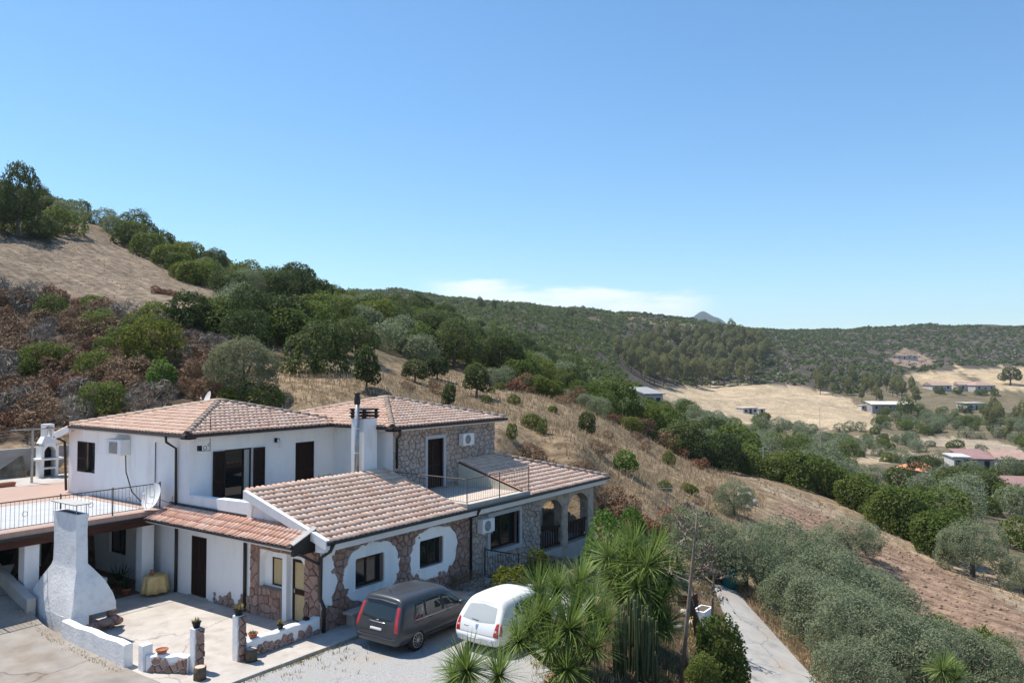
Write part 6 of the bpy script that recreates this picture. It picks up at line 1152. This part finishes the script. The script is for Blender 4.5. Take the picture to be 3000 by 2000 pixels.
wd = [(x, 18.66 + rr.uniform(-.16, .05), -.09) for x in np.arange(12.4, 18.8, .035)] + [(rr.uniform(11, 20), 18.4 - abs(rr.gauss(0, .9)), -.09) for _ in range(130)]; tufts('kerb_weeds', wd[::2], LM['weed'], 41, (.04, .16), 5, .014, .07); tufts('kerb_weeds', wd[1::2], LM['grass'], 42, (.03, .12), 4, .014, .07)
tufts('driveway_weeds', [(12.0 + rr.uniform(-.18, .05), y, float(ramp_z(y))) for y in np.arange(22, 34, .06)], LM['grass'], 43, (.03, .1), 4, .014, .1)
# ================================================================== garden, path, valley buildings
lf = [(2090, 1715), (2108, 1770), (2135, 1840), (2165, 1915), (2200, 2000), (2245, 2100)]; rg = [(2145, 1718), (2196, 1780), (2260, 1850), (2322, 1920), (2395, 2000), (2480, 2100)]
Vp = []; 
for a, b in zip(lf, rg):
    A, B = hit(*a, 14), hit(*b, 14)
    for k in range(7): q = A + (B - A) * k / 6; Vp.append((q[0], q[1], max(ground1(q[0], q[1]), q[2]) + .05))
Vp = np.array(Vp).reshape(len(lf), 7, 3); fine = []
for i in range(len(lf) - 1):
    for t in np.linspace(0, 1, 6, endpoint=(i == len(lf) - 2)): q = Vp[i] * (1 - t) + Vp[i + 1] * t; q[:, 2] = np.maximum(q[:, 2], ground(q[:, 0], q[:, 1]) + .04); fine.append(q)
fine = np.array(fine); ii = np.arange(fine.shape[0] * 7).reshape(-1, 7); struct(add('path', raw_mesh('path', fine.reshape(-1, 3), np.stack([ii[:-1, :-1], ii[:-1, 1:], ii[1:, 1:], ii[1:, :-1]], -1).reshape(-1, 4), True), M['path']))
PATH_L = [fine[k, 0] for k in range(len(fine))]
def blade(rng, n, ln, w, lo=-.9, hi=1.45, droop=.5, segs=5):
    """rosette of sword leaves round the origin"""
    V = []; Fc = []
    for k in range(n):
        a = k * 2.39996 + rng.uniform(-.2, .2); f = (k + .5) / n; el = hi + (lo - hi) * f ** .9 + rng.uniform(-.1, .1); l = ln * rng.uniform(.8, 1.1) * (1 - .15 * (f > .8)); u = np.array([math.cos(a), math.sin(a), 0]); s = np.array([-math.sin(a), math.cos(a), 0]); p = u * .04; b0 = len(V); e = el
        for j in range(segs + 1):
            t = j / segs; ww = w * (0.75 + .5 * t) * (1 - t) ** .55 if t < 1 else .002; V += [p - s * ww / 2, p + s * ww / 2]; e -= droop * (.12 + .2 * t) * max(0.15, math.cos(el)) ; p = p + (u * math.cos(e) + np.array([0, 0, math.sin(e)])) * l / segs
        for j in range(segs): q = b0 + 2 * j; Fc.append((q, q + 1, q + 3, q + 2))
    return np.array(V), np.array(Fc)
YR = []
for i in range(4):
    rng = np.random.default_rng(300 + i); V, Fc = blade(rng, 200, .98, .040, -.55, 1.45, .35); me = raw_mesh('rosette', V, Fc); me.materials.append(LM['yucca']); V, Fc = blade(rng, 46, .66, .04, -1.45, -.75, .2); md = raw_mesh('dead_skirt', V, Fc); md.materials.append(LM['dead']); YR.append((me, md))
def yucca(name, label, base, heads, group='yuccas'):
    e = empty(name, base, label=label, cat='yucca', group=group); B = Vector(base)
    for i, (p, s) in enumerate(heads):
        H_ = Vector(p); mid = B.lerp(H_, .45) + Vector((0, 0, -.1)); MB().tube([B + (H_ - B) * .02, mid, H_], [.11, .085, .06], 7).build('stem', M['bark'], e)
        for nm, m, k in (('leaf_rosette', YR[i % 4][0], 1.0), ('dead_leaf_skirt', YR[i % 4][1], 1.0)): o = bpy.data.objects.new(nm, m); COL.objects.link(o); o.parent = e; o.matrix_parent_inverse = Matrix.Translation(-B); o.location = H_; o.scale = (s, s, s); o.rotation_euler = (rr.uniform(-.25, .25), rr.uniform(-.25, .25), rr.uniform(0, 6))
D = lambda x, y, d: tuple(at_depth(x, y, d))
b_ = hit(1690, 1990, 12); yucca('yucca', 'large many-headed yucca clump hiding the side of the white car', b_, [(D(1668, 1842, 20.9), 1.15), (D(1552, 1840, 21.4), .95), (D(1578, 1735, 22.6), .95), (D(1632, 1732, 22.9), .95), (D(1735, 1790, 22.0), .95), (D(1772, 1830, 21.4), .8), (D(1690, 1770, 22.6), 1.0), (D(1610, 1900, 20.6), .9), (D(1740, 1900, 20.6), .85), (D(1660, 1960, 20.2), .85), (D(1590, 1800, 21.6), .95), (D(1520, 1880, 20.9), .8), (D(1700, 1700, 23.2), .9)])
b_ = hit(1905, 1880, 14); yucca('yucca', 'tall dark yucca clump standing behind the candelabra cactus', b_, [(D(1838, 1648, 26.4), 1.15), (D(1896, 1656, 26.0), 1.2), (D(1782, 1632, 27.0), 1.05), (D(1958, 1700, 26.2), 1.1), (D(1870, 1720, 25.6), 1.1), (D(1930, 1770, 25.6), 1.1), (D(1820, 1740, 25.9), .95), (D(1900, 1840, 25.2), 1.0), (D(1950, 1830, 25.4), .9), (D(1860, 1600, 26.8), 1.05), (D(1925, 1610, 26.6), 1.0), (D(1800, 1690, 26.4), 1.0)])
b_ = hit(1385, 2120, 10); yucca('yucca', 'small two-headed yucca at the edge of the gravel', b_, [(D(1368, 1962, 17.6), .85), (D(1462, 1978, 17.4), .78), (D(1330, 1990, 17.8), .6)])
b_ = hit(2770, 2100, 12); yucca('yucca', 'small pale yucca in front of the olive grove', b_, [(D(2760, 1962, 24.5), .75), (D(2800, 1990, 24.3), .65)])
# candelabra cactus: many ribbed upright arms
def rib_column(mb, p, h, r, rng):
    rings = []; n = 12; lx, ly = rng.uniform(-.04, .04), rng.uniform(-.04, .04)
    for z, k in ((0, .8), (.15, 1), (h * .5, 1), (h - r, 1.0), (h - r * .35, .75), (h, .12)): rings.append([(p[0] + lx * z + r * k * (1 if i % 2 else .74) * math.cos(2 * math.pi * i / n), p[1] + ly * z + r * k * (1 if i % 2 else .74) * math.sin(2 * math.pi * i / n), p[2] + z) for i in range(n)])
    mb.loft(rings)
b_ = hit(1862, 1990, 12); e = empty('candelabra_cactus', b_, label='tall candelabra cactus with many upright ribbed arms', cat='cactus'); rc = random.Random(9)
for k in range(95):
    x = rc.uniform(1800, 1932); d = rc.uniform(22.6, 24.6); yt = 1735 + abs(x - 1865) * .95 + rc.uniform(-12, 60) + (rc.uniform(0, 190) if k % 2 else 0); top = at_depth(x, yt, d); zb = max(b_[2] - .05, top[2] - rc.uniform(.8, 3.0) if k > 16 else b_[2] - .05); mb = MB(); rib_column(mb, (top[0], top[1], zb), top[2] - zb, rc.uniform(.034, .05), rc); mb.build('arm', LM['cactus'], e, True)
# dead agave flower stalks
def agave(label, base, top, r, nb, seed):
    g = random.Random(seed); B, T = Vector(base), Vector(top); e = empty('agave_stalk', base, label=label, cat='agave', group='dead agave stalks'); M.setdefault('stalk', mat('dry_stalk', [(.17, .13, .10), (.30, .25, .20)], .9, 5.0)); MB().tube([B, B.lerp(T, .35) + Vector((.05, .03, 0)), B.lerp(T, .7), T], [r, r * .85, r * .6, r * .25], 8).build('stalk', M['stalk'], e, True)
    for k in range(nb):
        f = .58 + .42 * k / nb; c = B.lerp(T, f); a = g.uniform(0, 6.28); l = .62 * (1.25 - f) + .18; q = c + Vector((math.cos(a) * l, math.sin(a) * l, .14)); mb = MB(); mb.tube([c, c.lerp(q, .6) + Vector((0, 0, -.02)), q], [.018, .014, .01], 4)
        for _ in range(26): p0 = q + Vector((g.gauss(0, .11), g.gauss(0, .11), g.gauss(.03, .05))); t = Vector((g.uniform(-1, 1), g.uniform(-1, 1), 1)).normalized() * .09; s = Vector((g.uniform(-1, 1), g.uniform(-1, 1), 0)).normalized() * .022; mb.quad(p0 - s, p0 + s, p0 + s + t, p0 - s + t)
        mb.build('flower_head', M['stalk'], e)
agave('tall dead agave flower stalk leaning over the garden fence', hit(1996, 2010, 12), D(2044, 1482, 23.5), .075, 17, 4); agave('shorter dead agave stalk beside the concrete path', hit(2084, 1900, 14), D(2092, 1655, 27.0), .07, 8, 5)
# bushes of the garden
def gsolo(key, x, yb, w, h, name, label, cat='bush'):
    p = hit(x, yb, 12); d = proj(p)[2]; me, tm, R, H0 = PRO[key][0]; return plant(key, p[0], p[1], w / F_PX * d / (2.04 * R), name, label, cat, None, p[2], h / F_PX * d / H0)
proto('lemon', LM['ever'], 220, 1.2, 2.2, 15, 6500, .12, .065, .06, base=.2, lr=(.26, .42)); gsolo('lemon', 2115, 2030, 190, 235, 'lemon_bush', 'dark citrus bush with yellow fruit beside the concrete path', 'bush'); gsolo('lemon', 2060, 2060, 130, 150, 'garden_shrub', 'low dark shrub at the foot of the agave stalk')
M['fruit'] = mat('lemon_fruit', [(.60, .36, .03), (.70, .50, .06)], .5, 5.0); rc = random.Random(4)
fm = MB().lathe([(.002, -.03), (.022, -.018), (.028, 0), (.022, .018), (.002, .03)], (0, 0, 0), 8).mesh('lemon', True); fm.materials.append(M['fruit']); lb = bpy.data.objects['lemon_bush']
for k in range(16): p = at_depth(rc.uniform(2060, 2185), rc.uniform(1850, 1995), 22.6 + rc.uniform(-.25, .2)); o = bpy.data.objects.new('lemon', fm); COL.objects.link(o); o.parent = lb; o.matrix_parent_inverse = Matrix.Translation(-lb.location); o.matrix_basis = Matrix.Translation(p)
gsolo('citrus', 1770, 1745, 150, 260, 'fig_tree', 'leafy green fig bush in front of the veranda', 'tree'); gsolo('citrus', 1850, 1650, 110, 170, 'fig_tree', 'leafy bush between veranda and tall yucca', 'tree'); gsolo('garden', 1500, 1745, 120, 85, 'flowering_bush', 'yellow-flowered bush by the iron garden fence'); gsolo('garden', 1575, 1700, 70, 95, 'flowering_bush', 'thin grey-green shrub against the iron garden fence'); gsolo('brown', 1375, 1735, 110, 62, 'dry_flower_bed', 'dry brown bush at the shaded corner of the facade', 'shrub'); gsolo('greybush', 1760, 1760, 90, 70, 'lavender_bush', 'grey lavender bush beside the cactus'); gsolo('greybush', 1640, 1730, 90, 60, 'lavender_bush', 'grey lavender bush behind the large yucca clump')
gp = [];
for k in range(900):
    q = hit(rc.uniform(1560, 2080), rc.uniform(1690, 2000), 12); gp.append(tuple(q))
gp = [p for p in gp if p[2] < -.1 or p[0] > 26]
tufts('garden_weeds', gp[::2], LM['weed'], 51, (.08, .3), 6, .02, .15); tufts('garden_weeds', gp[1::2], LM['grass'], 52, (.08, .28), 6, .018, .15)
tufts('path_verge', [tuple(fine[k, 6] + np.array([rc.uniform(-.1, .7) * .5, -rc.uniform(0, .9), -.03])) for k in range(len(fine)) for _ in range(16)], LM['grass'], 53, (.05, .2), 5, .016, .2); tufts('path_verge', [tuple(fine[k, 0] + np.array([-rc.uniform(0, .5), rc.uniform(0, .5), -.03])) for k in range(len(fine)) for _ in range(8)], LM['weed'], 54, (.06, .25), 5, .016, .2)
# iron fences
f1 = empty('garden_fence', (26.0, 17.5, 0), label='black iron fence between the facade and the garden', cat='fence'); railing((26.0, 19.7), (26.0, 14.6), 0.0, 1.1, .13, M['black_iron'], (0, .33, .66, 1), f1)
def fence_on_ground(name, label, pts, h=1.0):
    e = empty(name, pts[0], label=label, cat='fence'); B0 = Vector(pts[0]); bm = MB().tube([(0, 0, .08), (0, 0, h)], .009, 4).mesh('baluster'); bm.materials.append(M['black_iron'])
    for a, b in zip(pts, pts[1:]):
        a, b = Vector(a), Vector(b); u = Vector((0, 0, 1)); MB().tube([a + u * h, b + u * h], .02, 5).build('rail', M['black_iron'], e); MB().tube([a + u * .1, b + u * .1], .014, 4).build('rail', M['black_iron'], e); MB().tube([a - u * .1, a + u * (h + .08)], .03, 6).build('post', M['black_iron'], e); n = int((b - a).length / .13)
        for k in range(1, n): o = bpy.data.objects.new('baluster', bm); COL.objects.link(o); o.parent = e; o.matrix_parent_inverse = Matrix.Translation(-B0); o.location = a.lerp(b, k / n)
g_ = lambda x, y: (x, y, ground1(x, y)); P0 = PATH_L[0]; P1 = PATH_L[len(PATH_L) // 2]
fence_on_ground('garden_fence', 'black iron fence following the garden side of the concrete path', [g_(P0[0] - .5, P0[1] + 1.5), g_(P0[0] * .6 + P1[0] * .4 - .6, P0[1] * .6 + P1[1] * .4 + 1.3), g_(P1[0] - .7, P1[1] + 1.2), g_(PATH_L[-8][0] - .7, PATH_L[-8][1] + 1.1)])
# odds and ends of the garden
p = hit(2138, 1722, 16); M['teal'] = mat('teal_plastic', [(.01, .09, .09), (.02, .14, .14)], .5, 4.0); tag(MB().lathe([(.3, 0), (.34, .25), (.34, .6), (.3, .85), (.26, .87)], p, 16).build('water_butt', M['teal'], None, True), 'teal plastic water butt in the shade at the end of the path', 'barrel')
p = hit(2015, 1775, 14); e = empty('planter_box', tuple(p), label='dark brown wooden planter box in the garden', cat='planter'); MB().box(p[0] - .3, p[0] + .3, p[1] - .3, p[1] + .3, p[2], p[2] + .5).build('box', M['beam'], e); MB().box(p[0] - .27, p[0] + .27, p[1] - .27, p[1] + .27, p[2] + .49, p[2] + .505).build('soil', M['bark'], e)
p = hit(2060, 1815, 14); e = empty('stone_trough', tuple(p), label='white masonry trough beside the path fence', cat='trough'); MB().box(p[0] - .5, p[0] + .4, p[1] - .25, p[1] + .25, p[2] - .1, p[2] + .45).build('body', M['plaster'], e); MB().box(p[0] - .42, p[0] + .32, p[1] - .18, p[1] + .18, p[2] + .44, p[2] + .455).build('soil', M['bark'], e)
rk = random.Random(8)
for k, (x, y, r) in enumerate([(2175, 1440, .5), (2190, 1455, .4), (2182, 1470, .35), (2170, 1458, .35), (2200, 1475, .4), (2185, 1490, .3), (1990, 1640, .25), (2000, 1690, .22), (2005, 1800, .2), (1985, 1840, .18), (2030, 1830, .18), (1960, 1680, .22)]):
    p = hit(x, y, 14); o = boulder('boulder', (p[0], p[1], p[2] + r * .3), r, M['rock'], None, rk); tag(o, 'pale boulder in the rock pile at the top of the olive grove' if k < 6 else 'pale rockery stone in the cactus garden', 'rock', 'rock pile stones' if k < 6 else 'rockery stones')
p = hit(1953, 1530, 20); e = empty('yard_lamp_post', tuple(p), label='thin metal post with a crossbar in the dry slope', cat='post'); MB().tube([p, (p[0], p[1], p[2] + 1.9)], .03, 6).build('pole', M['grey_metal'], e); q = Vector((p[0], p[1], p[2] + 1.88)); MB().tube([q - Vector(_rt) * .45, q + Vector(_rt) * .45], .025, 5).build('crossbar', M['grey_metal'], e)
# ---- buildings of the valley
M['far_wall'] = mat('weathered_wall', [(.40, .37, .34), (.52, .48, .45)], .9, .6); M['far_white'] = mat('whitewashed_wall', [(.46, .45, .44), (.54, .53, .52)], .9, .6); M['far_grey'] = mat('grey_block_wall', [(.25, .25, .26), (.34, .34, .35)], .9, .6); M['far_roof'] = mat('old_tile_roof', [(.32, .21, .17), (.42, .30, .25)], .9, .8); M['far_orange'] = mat('orange_tile_roof', [(.52, .22, .12), (.62, .30, .18)], .9, .8); M['far_sheet'] = mat('red_sheet_roof', [(.25, .15, .14), (.32, .20, .185)], .7, .5); M['far_pale'] = mat('pale_flat_roof', [(.50, .45, .40), (.60, .55, .50)], .9, .5); M['hole'] = mat('dark_opening', [(.02, .02, .022), (.04, .04, .042)], .6, 1.0)
def farm(x0, x1, yb, h, dep, rz, wm, rm, roof, nwin, label, door=True):
    xc = (x0 + x1) / 2; p = hit(xc, yb); d = proj(p)[2]; w = (x1 - x0) / F_PX * d; e = empty('farm_building', tuple(p), HEAD - math.pi / 2 + rz, label, 'building', 'valley farm buildings'); a, b = -w / 2, w / 2
    h *= .8; MB().box(a, b, 0, dep, -1.5, h).build('wall', wm, e, wpar=False)
    if roof == 'flat': MB().box(a - .3, b + .3, -.3, dep + .3, h, h + .22).build('roof', rm, e, wpar=False)
    elif roof == 'shed': MB().prism([(a - .4, -.5, h + .1), (a - .4, dep + .4, h + 1.3), (a - .4, dep + .4, h + 1.5), (a - .4, -.5, h + .3)], (w + .8, 0, 0)).build('roof', rm, e, wpar=False); MB().prism([(a, .02, h), (a, dep, h), (a, dep, h + 1.2)], (w, 0, 0)).build('gable', wm, e, wpar=False)
    elif roof == 'gable': MB().prism([(a - .4, -.5, h - .1), (a - .4, dep / 2, h + dep * .2), (a - .4, dep + .5, h - .1)], (w + .8, 0, 0)).build('roof', rm, e, wpar=False)
    else:
        mb = MB(); c = [(a - .4, -.4, h), (b + .4, -.4, h), (b + .4, dep + .4, h), (a - .4, dep + .4, h)]; r0, r1 = (a + dep * .45 if w > dep else 0, dep / 2, h + dep * .22), (b - dep * .45 if w > dep else 0, dep / 2, h + dep * .22)
        mb.poly([c[0], c[1], r1, r0]); mb.poly([c[1], c[2], r1]); mb.poly([c[2], c[3], r0, r1]); mb.poly([c[3], c[0], r0]); mb.build('roof', rm, e, wpar=False)
    for k in range(nwin):
        x = a + w * (k + .6) / (nwin + .2)
        if door and k == nwin // 2: MB().box(x - .5, x + .5, -.04, .02, 0, 2.1).build('door', M['hole'], e, wpar=False)
        else: MB().box(x - .55, x + .55, -.04, .02, h * .35, h * .78).build('window', M['hole'], e, wpar=False)
farm(1888, 1946, 1194, 3.4, 7, .35, M['far_wall'], M['far_grey'], 'shed', 2, 'grey building with a sloping roof behind the green thicket'); farm(2176, 2222, 1212, 3.0, 6, .2, M['far_wall'], M['far_pale'], 'flat', 3, 'lone grey farmhouse in the big straw field'); farm(2222, 2243, 1212, 2.6, 5, .2, M['far_wall'], M['far_pale'], 'flat', 1, 'low annex adjoining the lone grey farmhouse')
farm(2558, 2680, 1203, 3.4, 9, -.1, M['far_grey'], M['far_pale'], 'shed', 6, 'long low farm building below the eucalyptus row'); farm(2524, 2536, 1202, 3.0, 4, 0, M['far_white'], M['far_white'], 'flat', 1, 'small white block beside the long farm building', False)
farm(2730, 2790, 1143, 3.6, 9, .1, M['far_white'], M['far_roof'], 'gable', 3, 'pinkish tiled farmhouse at the left of the farm cluster'); farm(2812, 2850, 1145, 4.5, 9, -.2, M['far_white'], M['far_roof'], 'gable', 2, 'white house with a tiled roof in the middle of the farm cluster'); farm(2855, 2920, 1146, 4.2, 10, .15, M['far_wall'], M['far_roof'], 'hip', 3, 'tiled house at the right of the farm cluster'); farm(2834, 2890, 1200, 3.8, 8, .1, M['far_white'], M['far_pale'], 'flat', 3, 'white flat-roofed house below the farm cluster')
farm(2798, 2842, 1376, 3.0, 7, -.25, M['far_white'], M['far_white'], 'flat', 2, 'bright white cabin among the valley olives'); farm(2835, 2912, 1380, 2.8, 8, -.15, M['far_wall'], M['far_sheet'], 'shed', 2, 'red-roofed shed beside the white cabin'); farm(2925, 3010, 1376, 3.0, 8, -.15, M['far_wall'], M['far_roof'], 'gable', 2, 'pale tiled shed right of the red-roofed shed'); farm(2712, 2762, 1416, 2.6, 7, .3, M['far_wall'], M['far_orange'], 'hip', 2, 'small house with a bright orange roof in the olives'); farm(2965, 3040, 1480, 3.2, 7, -.3, M['far_grey'], M['far_sheet'], 'gable', 1, 'dark red gabled shed beyond the broad dark oak'); farm(2596, 2690, 1052, 3.2, 9, .05, M['far_wall'], M['far_pale'], 'flat', 6, 'long pale building on the bare ridge terrace')
for x, yb, h, lb in ((2405, 1382, 7, 'grey utility pole by the round tree in the straw field'), (2237, 1398, 3, 'thin wooden pole at the start of the hedge'), (2402, 1252, 8, 'utility pole at the lower edge of the straw field')):
    p = hit(x, yb); e = empty('utility_pole', tuple(p), label=lb, cat='pole'); MB().tube([p, (p[0], p[1], p[2] + h)], [.09, .06], 7).build('pole', M['cap'], e); q = Vector((p[0], p[1], p[2] + h - .4)); MB().tube([q - Vector(_rt) * .5, q + Vector(_rt) * .5], .04, 5).build('crossarm', M['grey_metal'], e)

# ---- air: a thin haze filling the valley
hz = MB().box(-6600, 6600, -6600, 6600, -80, 420).build('haze', None); stuff(hz)
hm = bpy.data.materials.new('haze_air'); hm.use_nodes = True; ht = hm.node_tree; ht.nodes.clear(); ho = ht.nodes.new('ShaderNodeOutputMaterial'); hv = ht.nodes.new('ShaderNodeVolumePrincipled'); hv.inputs['Density'].default_value = 0.00012; hv.inputs['Color'].default_value = (.80, .89, 1.0, 1); hv.inputs['Anisotropy'].default_value = 0.2
ht.links.new(hv.outputs[0], ho.inputs['Volume']); hz.data.materials.append(hm); SC.cycles.volume_bounces = 0
